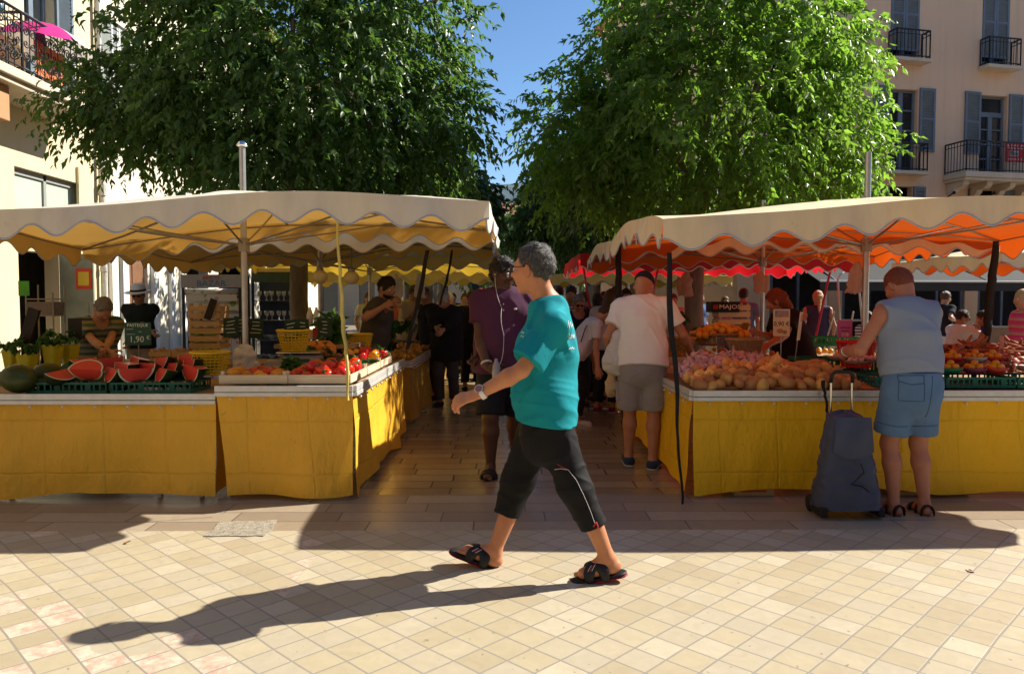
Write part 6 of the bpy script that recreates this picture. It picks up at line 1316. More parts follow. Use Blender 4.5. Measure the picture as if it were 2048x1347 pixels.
# ---- melons on the left table
topA = at(200, 789, YF)[2]; topT = topA+.01
gx0, gx1 = at(60, 780, 6.0)[0], at(388, 780, 6.0)[0]
for i, (a, b, lb) in enumerate(((gx0, (gx0+gx1)/2-.01, 'green plastic crate under the melon slices, left one'), ((gx0+gx1)/2+.01, gx1, 'green plastic crate under the melon slices, right one'))): plastic_crate(lb, ((a+b)/2, YF+.36, topA-.008), b-a-.012, .40, .085)
solo('crate_cover', MB().grid(lambda u, v: (gx0-.02+(gx1-gx0+.04)*u, YF+.17+.62*v, topA+.085+.02*math.sin(7*u+3*v)*v+.10*v*v+.006*math.sin(40*u)), 40, 12), pm('cover_green', (.004, .055, .038), .7, .3, 8, .2), 'dark green sheet spread under the melon slices', 'cloth', smooth=True)
M_rind = pm('melon_rind', (.016, .035, .010), .3, .5, 9, .1, stretch=(1, 1, .4)); M_white_r = pm('melon_white', (.55, .58, .38), .5, .1, 9, 0); M_flesh = pm('melon_flesh', (.62, .055, .035), .38, .14, 18, .2, 60); M_melon = pm('melon_green', (.045, .06, .012), .3, .55, 5, .1)
def wedge(r, ang, n=16, k=10, le=1.0):
    """melon slice: two flat red faces meeting in an edge along x, rind below"""
    m = MB(); a0, a1 = math.pi*1.5-ang/2, math.pi*1.5+ang/2
    def pt(th_, t, rr): s_ = math.sin(math.pi*t)*rr; return (-math.cos(math.pi*t)*rr*le, s_*math.cos(th_), s_*math.sin(th_))
    m.grid(lambda u, v: pt(a0+(a1-a0)*v, u, r), n, k, 0, flip=True)
    for a, fl in ((a0, False), (a1, True)):
        m.grid(lambda u, v: pt(a, u, r*(1-.085*v)), n, 1, 1, flip=fl); m.grid(lambda u, v: pt(a, u, r*(.915-.915*v*.995)), n, 6, 2, flip=fl)
    return m
ws = [wedge(.128, a, le=l).mesh('melon_slice', [M_rind, M_white_r, M_flesh], True) for a, l in ((1.55, 1.08), (1.25, 1.12), (1.75, 1.0))]
for w_ in ws: w_.polygons.foreach_set('use_smooth', [p.material_index == 0 for p in w_.polygons])
slices = [(118, 748, 5.98, 1.30, 0.34, 1, 'leftmost melon slice, leaning on the whole melons'), (170, 746, 5.97, 0.07, -1.42, 0, 'melon slice with its wide red face turned to the front, front row'), (224, 745, 6.0, -0.80, -0.47, 2, 'melon slice in the middle of the front row'), (272, 744, 5.98, 0.80, -0.74, 1, 'pale pointed melon slice in the front row'), (325, 744, 6.02, -0.87, -0.47, 2, 'melon slice near the right end of the front row'), (380, 741, 6.02, -0.72, -0.74, 0, 'rightmost melon slice of the front row'),
          (165, 724, 6.28, 1.30, 0.41, 1, 'narrow melon slice at the left of the back row'), (215, 722, 6.3, 0.17, -0.74, 0, 'large melon slice in the back row behind the wide red one'), (243, 734, 6.12, -0.72, -0.68, 2, 'melon slice wedged between the two rows'), (270, 721, 6.3, -0.87, -0.54, 0, 'melon slice in the middle of the back row under the price board'), (291, 733, 6.14, -0.58, -0.54, 1, 'small melon slice tucked behind the pale one'), (323, 722, 6.3, -0.72, -0.54, 2, 'melon slice in the back row before the wooden crates'), (345, 733, 6.15, -0.87, -0.41, 1, 'melon slice behind the right end of the front row'), (371, 716, 6.32, -0.72, -0.61, 0, 'melon slice beside the yellow basket'), (378, 726, 6.2, -0.80, -0.68, 2, 'melon slice stacked below the one beside the yellow basket')]
for i, (px, py, Y, rz, rx, k, lb) in enumerate(slices):
    p = at(px, py, Y); tag(link('melon_slice', ws[k], None, p+np.array([0, 0, .03]), (-rx, rnd.uniform(-.1, .1), rz), rnd.uniform(.88, 1.0)), lb, 'melon slice', 'cut melon slices')
for px, py, Y, r_, lb in ((38, 768, 5.93, .118, 'whole dark green melon at the left end of the table'), (92, 752, 6.2, .112, 'whole melon with yellow patch behind the left one')):
    p = at(px, py, Y); solo('melon', MB().ball((0, 0, 0), r_, 24, 0, None, (1.12, 1, .95)), M_melon, lb, 'melon', 'whole melons', loc=(p[0], p[1], topA+r_*.93), smooth=True, rot=(.3, .2, px))
# price board
def board(label, px, py, Y, w_, h_, lines, mt, rz=0, tilt=0, pin=True, tmat=None, name='price_board', stake=.25, group=None):
    p = at(px, py, Y); t = thing(name, label, 'price sign', p, rz, group); t.rotation_euler[0] = tilt
    b_ = part('panel', MB().box((0, 0, 0), (w_, .008, h_)), mt, t)
    if pin: part('stake', MB().tube([(0, .006, -h_/2+.02), (0, .006, -h_/2-stake)], .004, 5), MATS['arm_steel'], t)
    for s_, sz, x, z in lines: text(s_, sz, tmat or M_chalk, t, (x, -.0052, z))
    return t
M_chalk = pm('chalk', (.62, .66, .60), .9, .2, 40, 0); M_slate = pm('slate_green', (.025, .085, .065), .7, .25, 6, .1); M_card = pm('card_cream', (.72, .62, .44), .6, .06, 4, 0); M_pink = pm('card_pink', (.50, .12, .36), .6, .1, 4, 0); M_slated = pm('slate_dark', (.02, .05, .035), .7, .4, 9, .1)
pb = board('green chalk board reading pasteque 1,90 above the melon slices', 276, 667, 6.55, .225, .195, [('PASTEQUE', .038, 0, .072), ('1,90', .075, -.01, -.05), ('€', .045, .088, -.035)], M_slate, stake=.22)
for k, (x, w2_) in enumerate(((-.07, .06), (.02, .03), (-.06, .07))): part('chalk_line', MB().bb(x-w2_/2, x+w2_/2, -.0055, -.0041, .038-.022*k, .041-.022*k), M_chalk, pb)
# herb pots in yellow sleeves
M_sleeve = pm('sleeve_yellow', (.55, .50, .02), .5, .2, 7, .15, trans=.15); M_herb = leaf_mat('herb_leaf', (.03, .09, .02), (.05, .14, .03), (.08, .26, .03), .3)
def herb(label, px, py, Y, h, r, seed, sp=.13):
    p = at(px, py, Y); t = thing('potted_herb', label, 'potted plant', (p[0], p[1], p[2]-h), 0, 'herbs in yellow sleeves')
    m = MB(); g = random.Random(seed)
    m.grid(lambda u, v: ((r*(.62+.38*v)+.006*math.sin(5*2*math.pi*u))*math.cos(2*math.pi*u), (r*(.62+.38*v)+.006*math.sin(5*2*math.pi*u))*math.sin(2*math.pi*u), h*v+.012*math.sin(9*2*math.pi*u)*v), 40, 5); part('sleeve', m, M_sleeve, t, True)
    me, pp, dd = crown(seed, (0, 0, h+.07), (sp*.75, sp*.75, .06), 40, 6, .05, h+.0, 'leaves', .1, 5, .6); me.materials.append(M_herb); link('leaves', me, t)
    part('stem', MB().tube([(0, 0, .02), (0, 0, h+.06)], .006, 5), M_stem, t)
for i, (px, py, Y, h, r, lb) in enumerate(((105, 690, 6.7, .22, .085, 'tallest herb pot in a yellow sleeve, middle of the group'), (55, 708, 6.6, .20, .085, 'herb pot in a yellow sleeve in front at the left'), (22, 700, 6.8, .2, .07, 'leftmost herb pot in a yellow sleeve'), (140, 688, 6.85, .19, .075, 'rightmost herb pot in a yellow sleeve beside the woman'))): herb(lb, px, py, Y, h, r, 70+i)
solo('herb_riser', MB().bb(-.45, .45, -.2, .2, 0, .09), M_board, 'low wooden riser under the herb pots', 'riser', loc=(at(80, 740, 6.75)[0], 6.75, topA-.01), bevel=.005)
solo('dark_plank', MB().box((0, 0, 0), (.10, .03, .36), ry=.32), pm('plank_dark', (.02, .016, .014), .7, .3, 9, .2), 'dark slanting board standing among the herb pots', 'board', loc=at(58, 655, 6.9)); solo('dark_plank', MB().box((0, 0, 0), (.12, .012, .20)), MATS['plank_dark'], 'black back of a price board left of the striped blouse', 'board', loc=at(150, 658, 6.9))
basket('yellow basket on the green sheet right of the melon slices', (at(421, 738, 6.35)[0], 6.35, topA+.10), .115, .155, .185, M_by)
# wooden crates behind
zt = lambda px, py, Y: at(px, py, Y)[2]
def crate_at(lb, px, py, Y, w_, d_, h_, mt=None, rz=0, slats=2, tilt=0): p = at(px, py, Y); return wood_crate(lb, (p[0], Y, p[2]), w_, d_, h_, rz, mt, slats, tilt=tilt)
solo('trestle', MB().bb(-.9, .9, -.35, .35, 0, .04).bb(-.86, -.80, -.3, .3, -.75, 0).bb(.80, .86, -.3, .3, -.75, 0), M_board, 'low trestle carrying the wooden crates behind the melons', 'table', loc=(at(370, 715, 7.9)[0], 7.9, zt(370, 722, 7.9)-.042))
zc = zt(370, 722, 7.9)
for px, w_, lb in ((322, .20, 'small wooden crate on the trestle, left of the pair'), (370, .22, 'small wooden crate on the trestle behind the yellow basket')): wood_crate(lb, (at(px, 715, 7.6)[0], 7.68, zc), w_, .20, .13)
for k in range(2): wood_crate(('lower' if k == 0 else 'upper')+' wooden crate of the stack left of the white pole', (at(418, 700, 8.0)[0], 8.02, zc+.125+.155*k), .30, .26, .15, 0, None, 2)
for x in (340, 400): wood_crate('flat wooden crate '+('left' if x == 340 else 'right')+' under the tall stack', (at(x, 700, 8.0)[0], 8.05, zc), .30, .24, .115)
for k in range(1): wood_crate('topmost'+' wooden crate of the stack left of the white pole', (at(418, 700, 8.0)[0], 8.02, zc+.435), .30, .26, .15, 0, None, 2)
p = at(421, 618, 7.85); solo('dark_plank', MB().box((0, 0, 0), (.07, .012, .22), ry=.35), MATS['plank_dark'], 'dark price board leaning on the stack of crates', 'board', loc=p)
bag('white plastic bag tied round the white pole of the left stall', at(492, 690, 6.8), .28, .30, .18, M_bagw, 8, name='bag_bundle')
# ---- corner table with crates of fruit
cw, cd = .53, .40
xb0 = xa+.01
T0 = wood_crate('pale crate of oranges and lemons at the front of the corner table', (xa+.27, YF+.42, topB+.012), .50, .80, .085, 0, M_woodp, 1)
T1 = wood_crate('pale crate of tomatoes at the front corner of the table', (XL-.28, YF+.36, topB+.012), .49, .66, .085, 0, M_woodp, 1)
T2 = wood_crate('pale crate of courgettes and peppers behind the tomatoes', (XL-.28, YF+1.07, topB+.012), .49, .66, .085, 0, M_woodp, 1)
T3 = wood_crate('pale crate of red peppers along the aisle side', (XL-.28, YF+1.78, topB+.012), .49, .66, .085, 0, M_woodp, 1)
heap('tomato', 'shiny red tomato in the front corner crate', 'tomato', 'tomatoes in the corner crate', [(XL-.51, YF+.06), (XL-.06, YF+.06), (XL-.06, YF+.66), (XL-.51, YF+.66)], lambda x, y: topB+.062+.03*math.sin(3.1*(y-YF)/.7)+.02*math.sin(9*x), 30, .092, (1.2, 1.45), rot=lambda g: (g.uniform(-.7, .7), g.uniform(-.7, .7), g.uniform(0, 6)), seed=3)
heap('tomato', 'red tomato lying on top of the front corner crate', 'tomato', 'tomatoes on top of the heap', [(XL-.36, YF+.12), (XL-.08, YF+.12), (XL-.08, YF+.55), (XL-.36, YF+.55)], lambda x, y: topB+.115+.02*math.sin(4*(y-YF)), 11, .10, (1.25, 1.5), rot=lambda g: (g.uniform(-.7, .7), g.uniform(-.7, .7), g.uniform(0, 6)), seed=5)
heap('orange', 'orange or lemon in the front left crate', 'citrus fruit', 'citrus fruit in the front crate', [(xa+.07, YF+.06), (xa+.46, YF+.06), (xa+.46, YF+.30), (xa+.07, YF+.30)], lambda x, y: topB+.065+.02*math.sin(14*x), 11, .10, (1.25, 1.55), seed=7)
heap('tomato', 'small dark tomato behind the oranges', 'tomato', 'tomatoes behind the oranges', [(xa+.07, YF+.36), (xa+.46, YF+.36), (xa+.46, YF+.78), (xa+.07, YF+.78)], lambda x, y: topB+.06, 26, .072, (.8, 1), seed=9)
heap('courgette', 'dark green courgette along the edge of the side crate', 'courgette', 'courgettes in the side crate', [(XL-.34, YF+.92), (XL-.12, YF+.92), (XL-.12, YF+1.24), (XL-.34, YF+1.24)], lambda x, y: topB+.09+.03*(y-YF-.9), 12, .045, rot=lambda g: (math.pi/2+g.uniform(-.15, .15), g.uniform(0, 3), 1.25+g.uniform(-.2, .2)), seed=12)
heap('avocado', 'green avocado in front of the courgettes', 'avocado', 'avocados in the side crate', [(XL-.42, YF+.78), (XL-.08, YF+.78), (XL-.08, YF+.92), (XL-.42, YF+.92)], lambda x, y: topB+.075, 9, .065, seed=14)
for i, (dx, dy, c_, lb) in enumerate(((-.20, 1.38, 'r', 'red pepper'), (-.10, 1.46, 'y', 'yellow pepper'), (-.33, 1.42, 'y', 'orange pepper'), (-.40, 1.30, 'r', 'red pepper'), (-.12, 1.62, 'r', 'red pepper'), (-.22, 1.58, 'r', 'red pepper'), (-.14, 1.78, 'r', 'red pepper'), (-.30, 1.70, 'y', 'orange pepper'), (-.24, 1.9, 'r', 'red pepper'), (-.10, 1.95, 'r', 'red pepper'))):
    put('pepper', 'glossy red pepper in the side crates' if c_ == 'r' else 'glossy yellow orange pepper in the side crates', 'pepper', (XL+dx, YF+dy, topB+.115+.02*(i % 3)), 'red peppers' if c_ == 'r' else 'yellow peppers', i, None, 1.15, pm('pepper_red', (.50, .012, .015), .12, .1, 4, 0, spec=.6) if c_ == 'r' else pm('pepper_yellow', (.75, .32, .01), .14, .1, 4, 0, spec=.6))
for i, (dx, dy) in enumerate(((-.30, 1.30), (-.24, 1.44), (-.38, 1.22), (-.33, 1.55))): put('aubergine', 'shiny black aubergine among the peppers', 'aubergine', (XL+dx, YF+dy, topB+.12), 'aubergines', i, (1.4, rnd.uniform(0, 3), rnd.uniform(-.4, 1.2)))
# leafy greens at the back of the corner table
def greens(label, loc, r, h, seed, mt=None, name='leafy_bunch', n=70, ls=.10, group='bunches of greens'):
    me, pp, dd = crown(seed, (0, 0, h*.5), (r, r, h*.55), n, 7, ls, -.02, name, .2, 5, .6); me.materials.append(mt or M_herb); o = tag(link(name, me, None, loc), label, 'vegetable', group); return o
greens('large bunch of dark greens behind the peppers on the corner table', (XL-.72, YF+1.55, topB), .16, .22, 5); greens('bushy chard standing tall left of the bearded vendor', (XL-.62, YF+2.1, topB+.08), .17, .38, 6, ls=.15); greens('tuft of parsley at the end of the red pepper crate', (XL-.2, YF+2.02, topB+.09), .14, .09, 8, ls=.05); greens('bunch of green beans behind the oranges', (xa+.42, YF+.62, topB+.06), .08, .09, 9, ls=.09)
# scale with a yellow basket
sc_ = thing('market_scale', 'grey market scale with a flat tray behind the oranges', 'scale', (at(603, 720, 7.0)[0], 7.05, topB+.01), 0)
part('housing', MB().box((0, 0, .085), (.36, .30, .13), taper=.86).box((-.24, -.02, .06), (.20, .22, .08), taper=.8), pm('scale_grey', (.34, .33, .31), .45, .1, 5, 0), sc_, bevel=.02); part('tray', MB().bb(-.2, .2, -.17, .17, .166, .178), MATS['steel'], sc_, bevel=.004); part('display', MB().box((.02, -.137, .085), (.16, .006, .06), rx=-.07), MATS['dark_glass'], sc_)
basket('yellow basket standing on the market scale', (at(590, 700, 7.05)[0], 7.02, topB+.19), .10, .15, .19, M_by); basket('yellow basket further back beside the bearded vendor', (at(715, 655, 8.3)[0], 8.35, topB+.14), .12, .15, .15, M_by)
for px, py, Y, lb, rz in ((462, 655, 7.3, 'dark green price board, leftmost of three by the white pole', .2), (480, 652, 7.4, 'dark green price board tilted behind the white pole', -.35), (512, 656, 7.45, 'dark green price board right of the white pole', .25), (582, 660, 6.95, 'narrow green price board before the yellow basket', .9), (603, 658, 7.15, 'green price board with chalk scribble above the scale', -.1), (650, 655, 7.6, 'green price board behind the yellow strap', .3)):
    b_ = board(lb, px, py, Y, .14, .19, [], M_slated, rz, rnd.uniform(-.15, .1)); 
    for k in range(4): a_ = rnd.uniform(.02, .05); part('chalk_line', MB().box((rnd.uniform(-.015, .015), -.0052, .06-.035*k), (2*a_, .0014, .006), ry=rnd.uniform(-.2, .2)), M_chalk, b_)
M_pump = pm('pumpkin_orange', (.58, .20, .04), .5, .15, 5, .1)
m = MB(); m.lathe([(0, .07), (.03, .085), (.10, .08), (.15, .03), (.155, -.03), (.11, -.085), (.03, -.095), (0, -.09)], 30); v = np.array(m.v); a_ = np.arctan2(v[:, 1], v[:, 0]); s_ = 1+.05*np.abs(np.cos(5*a_)); v[:, :2] *= s_[:, None]; m.v = [tuple(p) for p in v]; m.tube([(0, 0, .075), (.01, 0, .11), (.03, 0, .125)], [.018, .012, .013], 7, 1)
solo('pumpkin', m, [M_pump, M_stem], 'round orange pumpkin behind the scale', 'pumpkin', loc=at(640, 698, 7.5), smooth=True); solo('fruit_box', MB().box((0, 0, 0), (.16, .2, .10)), pm('box_red', (.45, .06, .04), .6, .2, 6), 'red carton of fruit above the pumpkin', 'box', loc=at(645, 665, 7.9), bevel=.006)
for px in (620, 633): solo('water_bottle', MB().lathe([(.0, -.1), (.032, -.098), (.034, .03), (.02, .07), (.013, .09), (.013, .105), (0, .106)], 14), pm('bottle_clear', (.55, .57, .58), .15, .1, 6, 0, spec=.6), 'clear water bottle behind the price boards, '+('left' if px == 620 else 'right')+' of two', 'bottle', 'water bottles', loc=at(px, 634, 8.0), smooth=True)
solo('bottle_carton', MB().box((0, 0, 0), (.14, .14, .1)), pm('carton_white', (.5, .46, .42), .7), 'pale carton under the two water bottles', 'box', loc=at(628, 660, 8.0)-np.array([0, 0, .045]), bevel=.005)
solo('trestle', MB().bb(-.4, .4, -.3, .3, 0, .04).bb(-.36, -.32, -.25, .25, -.85, 0).bb(.32, .36, -.25, .25, -.85, 0), M_board, 'small trestle behind the scale carrying bottles and cartons', 'table', loc=(at(640, 690, 7.85)[0], 7.9, at(640, 690, 7.85)[2]-.02))
# lamps and bags under the canopies
M_globe = pm('lamp_globe', (.85, .74, .42), .25, .06, 4, 0, trans=.35)
for px, py, Y, lb in ((640, 553, 8.9, 'round yellow lamp globe under the second cream canopy, left of two'), (703, 555, 8.9, 'round yellow lamp globe under the second cream canopy, right of two')):
    p = at(px, py, Y); l_ = thing('hanging_lamp', lb, 'lamp', p, 0, 'lamp globes'); part('globe', MB().ball((0, 0, 0), .085, 20, 0, None, (1.05, 1.05, .95)), M_globe, l_, True); part('fitting', MB().lathe([(.045, .07), (.04, .10), (.02, .12), (.006, .13), (.006, .42)], 12), M_arm, l_, True)
for px, py, Y, H_, W_, mt, lb, sd_ in ((1522, 542, 8.9, .30, .22, M_bagp, 'pinkish bundle of bags hanging from the second orange canopy pole', 21), (1713, 530, 6.95, .30, .24, M_bagp, 'pale pink bundle of bags tied to the nearest right pole', 23), (1372, 545, 9.9, .36, .26, M_bagp, 'pink bag hanging by the tree trunk at the right', 25), (793, 545, 9.9, .36, .15, M_bagw, 'pale plastic bags hanging under the second cream canopy', 27), (838, 548, 10.6, .36, .15, M_bagw, 'pale plastic bags hanging further along the left row', 29)): bag(lb, at(px, py, Y), H_, W_, .14, mt, sd_, name='bag_bundle', group='bundles of carrier bags')
# ---- right table: potatoes, onions, garlic
yb = YF+.05
def hR(x, y): e = min(1, max(0, (y-yb)/.9)); l = min(1, max(0, (x-XR)/.25)); r_ = min(1, max(0, (XR+1.66-x)/.45)); return topR+.028+.165*e**.8*(.35+.65*min(1, l))*(.45+.55*r_)+.012*math.sin(17*x+9*y)
bed = [(XR+.05, yb), (XR+1.5, yb), (XR+1.5, yb+.85), (XR+.05, yb+.85)]
mound('potato_bed', bed, hR, M_pot, 'brown bed of potatoes below the top ones at the right table', 'potatoes', topR+.012)['kind'] = 'stuff'
heap('potato', 'brown potato heaped at the front of the right table', 'potato', 'potatoes at the front of the right table', [(XR+.06, yb+.01), (XR+1.28, yb+.01), (XR+1.28, yb+.26), (XR+.45, yb+.34), (XR+.06, yb+.10)], hR, 66, .084, (1.15, 1.75), seed=31)
heap('potato', 'brown potato heaped right of the onions', 'potato', 'potatoes right of the onions', [(XR+.85, yb+.3), (XR+1.35, yb+.2), (XR+1.3, yb+.6), (XR+.9, yb+.6)], hR, 26, .09, (1.3, 1.75), seed=33)
heap('onion', 'golden onion on the slope of the right table', 'onion', 'golden onions', [(XR+.05, yb+.10), (XR+.4, yb+.33), (XR+.85, yb+.30), (XR+.95, yb+.62), (XR+.5, yb+.58), (XR+.05, yb+.36)], lambda x, y: hR(x, y)+.008, 48, .080, (1.2, 1.6), rot=lambda g: (g.uniform(-1.3, 1.3), g.uniform(-1.3, 1.3), g.uniform(0, 6)), seed=35)
for px, py in ((1552, 722), (1558, 735), (1540, 738), (1572, 742)): put('onion', 'golden onion on the slope of the right table', 'onion', at(px, py, 6.3), 'golden onions', px, (.2, .1, 0), 1.6)
heap('garlic', 'pinkish garlic bulb behind the onions', 'garlic', 'garlic bulbs', [(XR+.02, yb+.40), (XR+.5, yb+.60), (XR+.82, yb+.66), (XR+.82, yb+1.0), (XR+.35, yb+1.0), (XR+.02, yb+.72)], lambda x, y: hR(x, y)+.012, 80, .056, (1.15, 1.5), rot=lambda g: (g.uniform(-1.5, 1.5), g.uniform(-1.5, 1.5), g.uniform(0, 6)), seed=37)
wick = lambda lb, px, py, Y, r0, r1, h, sx=1.3: basket(lb, at(px, py, Y), r0, r1, h, M_wick, sx, 6, 28, group='wicker baskets')
wick('wicker basket behind the garlic bulbs', 1490, 700, 6.95, .10, .13, .10); wick('wicker basket of clementines on the side table', 1440, 690, 7.4, .15, .2, .11, 1.4)
p = at(1440, 676, 7.4); heap('clementine', 'clementine in the wicker basket behind the garlic', 'clementine', 'clementines in the wicker basket', [(p[0]-.24, p[1]-.17), (p[0]+.24, p[1]-.17), (p[0]+.24, p[1]+.17), (p[0]-.24, p[1]+.17)], lambda x, y: p[2]+.035+.09*max(0, 1-((x-p[0])/.26)**2-((y-p[1])/.2)**2), 48, .056, (.95, 1.1), seed=41)
greens('green peppers and leaves left of the clementines', at(1405, 672, 7.7), .10, .09, 15, ls=.06); basket('ochre basket under the hand of the man in the white T-shirt', at(1352, 705, 7.2), .11, .15, .14, M_bo, 1.2)
crate_at('wooden crate on the side table by the tree trunk, lower of two', 1462, 662, 9.3, .36, .28, .16, M_woodp); crate_at('wooden crate on the side table by the tree trunk, upper of two', 1462, 634, 9.3, .36, .28, .16, M_woodp)
mj = thing('produce_box', 'black cardboard box lettered majos on the crates by the trunk', 'box', at(1445, 620, 9.25), 0); part('box', MB().box((0, 0, .04), (.34, .26, .13)), pm('box_black', (.014, .013, .014), .5), mj, bevel=.004); text('MAJOS', .07, M_white, mj, (.05, -.134, .04), sx=1.25); part('logo_bar', MB().bb(-.15, -.09, -.1335, -.1305, .015, .065), pm('logo_red', (.35, .02, .04), .6), mj)
bn = thing('banana_bunch', 'dark hand of bananas lying beside the lettered black box', 'bananas', at(1490, 668, 8.4), .5)
for k in range(5): part('banana', MB().tube([(-.10+.012*k, .022*k, -.05), (-.05, .024*k, -.02), (0, .025*k, .03), (.05, .022*k, .10), (.06, .02*k, .125)], [.008, .017, .019, .012, .006], 8), pm('banana_dark', (.22, .15, .04), .5, .5, 14, .1), bn, True)
# price cards
c1 = board('cream price card reading 0,90 euro over the potatoes', 1563, 645, 6.9, .155, .245, [('0,90 €', .058, 0, -.012)], M_card, .1, tmat=M_black, stake=.26)
part('picture_sky', MB().bb(-.065, .065, -.0056, -.0042, .05, .112), pm('card_blue', (.30, .32, .42), .6, .5, 22, 0), c1); part('picture_field', MB().bb(-.02, .065, -.0062, -.0058, .055, .08), pm('card_salmon', (.55, .25, .20), .6, .3, 22, 0), c1); part('picture_potatoes', MB().ball((-.015, -.005, -.075), .03, 12, 0, None, (1.1, .08, .7)).ball((.03, -.005, -.085), .022, 12, 0, None, (1.1, .08, .8)), pm('card_brown', (.45, .27, .12), .6, .3, 22, 0), c1)
c2 = board('cream price card seen edgewise right of the 0,90 card', 1600, 652, 6.7, .13, .25, [], M_card, 1.05, .1, stake=.22); part('picture_band', MB().bb(-.05, .05, -.0056, -.0042, .04, .11), MATS['card_salmon'], c2)
c3 = board('pink price card behind the red basket', 1690, 657, 7.0, .135, .165, [], M_pink, .05, stake=.2)
for k in range(2): part('written_line', MB().box((0, -.005, .01-.03*k), (.09-.02*k, .0014, .010)), pm('ink_purple', (.2, .03, .18), .6), c3)
part('picture_bulbs', MB().ball((-.02, -.005, -.055), .018, 10, 0, None, (1, .08, 1)).ball((.02, -.005, -.055), .018, 10, 0, None, (1, .08, 1)), M_gar, c3)
c4 = board('narrow pinkish price card among the shallots at the right', 2003, 690, 6.6, .06, .16, [], MATS['card_salmon'], .5, stake=.14)
# plates of garlic, red basket, green crates, bowls, roots
M_plate = pm('plate_brown', (.26, .16, .10), .5, .15, 8, .05)
for i, (px, py, Y, lb) in enumerate(((1680, 716, 6.35, 'small plate of garlic before the red basket, left one'), (1712, 724, 6.2, 'small plate of garlic before the red basket, middle one'), (1742, 720, 6.25, 'small plate of garlic beside the man in the sleeveless top'))):
    p = at(px, py, Y); pl = thing('plate', lb, 'plate', p, 0, 'plates of garlic'); part('dish', MB().lathe([(0, -.012), (.07, -.012), (.10, .012), (.098, .016), (.068, -.006), (0, -.006)], 22), M_plate, pl, True)
    for k in range(6): a_ = k*1.05+i; put('garlic', 'garlic bulb on a small plate before the red basket', 'garlic', p+np.array([.045*math.cos(a_), .045*math.sin(a_), .018]), 'garlic on the plates', k, None, .85, pm('garlic_pink', (.60, .33, .32), .6, .2, 14, .1))
basket('red basket beside the hand of the man in the sleeveless top', at(1712, 734, 6.75)+np.array([0, 0, .0]), .115, .165, .225, M_br, 1.0, 9, 30)
xs_ = [at(1730, 770, YF+.25)[0]+.56*k for k in range(4)]
for k, x in enumerate(xs_): plastic_crate('green plastic crate along the front of the right table, number of its row: '+('first', 'second', 'third', 'fourth')[k] if False else ('green plastic crate behind the trolley handle', 'green plastic crate hidden behind the denim shorts', 'green plastic crate right of the denim shorts', 'green plastic crate at the right edge of the photo')[k], (x+.27, YF+.28, topR+.012), .54, .38, .085)
plastic_crate('green plastic crate of bulbs at the back behind the red basket', (at(1660, 700, 7.0)[0], 6.95, topR+.02), .7, .3, .16); plastic_crate('green crate edge behind the dark vendor, sunlight painted as brighter green', at(1660, 690, 8.4), .5, .3, .10, 0, pm('crate_sunlit', (.02, .30, .10), .5, .1, 8, 0))  # brighter copy of the crate green carries the sunlight
BW = [('red', (.45, .03, .03)), ('white', (.6, .58, .52)), ('green', (.01, .18, .10)), ('plum', (.20, .04, .12)), ('red2', (.50, .04, .04))]
for i, (px, py, Y) in enumerate(((1905, 722, 6.35), (1950, 722, 6.4), (1900, 752, 6.02), (1948, 752, 6.02), (1990, 752, 6.02), (1985, 722, 6.4))):
    n_, c_ = BW[i % 5]; p = at(px, py, Y); p[2] = topR+.105+(.06 if i in (0, 1, 5) else 0); bw = thing('fruit_bowl', ('red bowl of yellow fruit, back row left', 'white bowl of yellow fruit, back row', 'green bowl of yellow fruit, front row left', 'plum bowl of yellow fruit, front row middle', 'bright red bowl of orange fruit, front row right', 'deep red bowl of yellow fruit, back row right')[i], 'bowl', p, 0, 'bowls of fruit'); part('bowl', MB().lathe([(0, 0), (.04, 0), (.085, .035), (.095, .055), (.088, .055), (.05, .012), (0, .010)], 22), pm('bowl_'+n_, c_, .3, .1, 5, 0), bw, True)
    for k in range(6): a_ = k*1.257; q = p+np.array([.045*math.cos(a_), .045*math.sin(a_), .058]) if k < 5 else p+np.array([0, 0, .088]); put('clementine', 'yellow fruit in a small bowl at the right table', 'fruit', q, 'fruit in the bowls', k, None, .95, pm('fruit_amber', (.62, .30, .02), .35, .2, 8, .1))
def hS(x, y): return topR+.10+.16*min(1, max(0, (y-YF-.42)/.45))+.012*math.sin(11*x)
xs0 = at(1885, 700, 6.4)[0]
heap('root', 'reddish root lying in the heap right of the man in the sleeveless top', 'root vegetable', 'heap of reddish roots', [(xs0, YF+.62), (xs0+1.2, YF+.62), (xs0+1.2, YF+1.2), (xs0, YF+1.2)], hS, 150, .05, (1.1, 1.5), rot=lambda g: (g.uniform(.6, 1.9), g.uniform(-1, 1), g.uniform(0, 6)), seed=51)
heap('shallot', 'pinkish shallot at the front right of the right table', 'shallot', 'shallots at the right', [(at(1985, 740, 6.1)[0], YF+.44), (xs0+1.25, YF+.44), (xs0+1.25, YF+.75), (at(1985, 740, 6.1)[0], YF+.75)], lambda x, y: topR+.13+.1*min(1, (y-YF-.4)/.4), 60, .045, (1.1, 1.4), seed=53)
mound('root_bed', [(xs0, YF+.42), (xs0+1.25, YF+1.25)], lambda x, y: hS(x, y), M_root, 'bed of reddish roots under the top layer at the right table', 'roots', topR+.1)['kind'] = 'stuff'
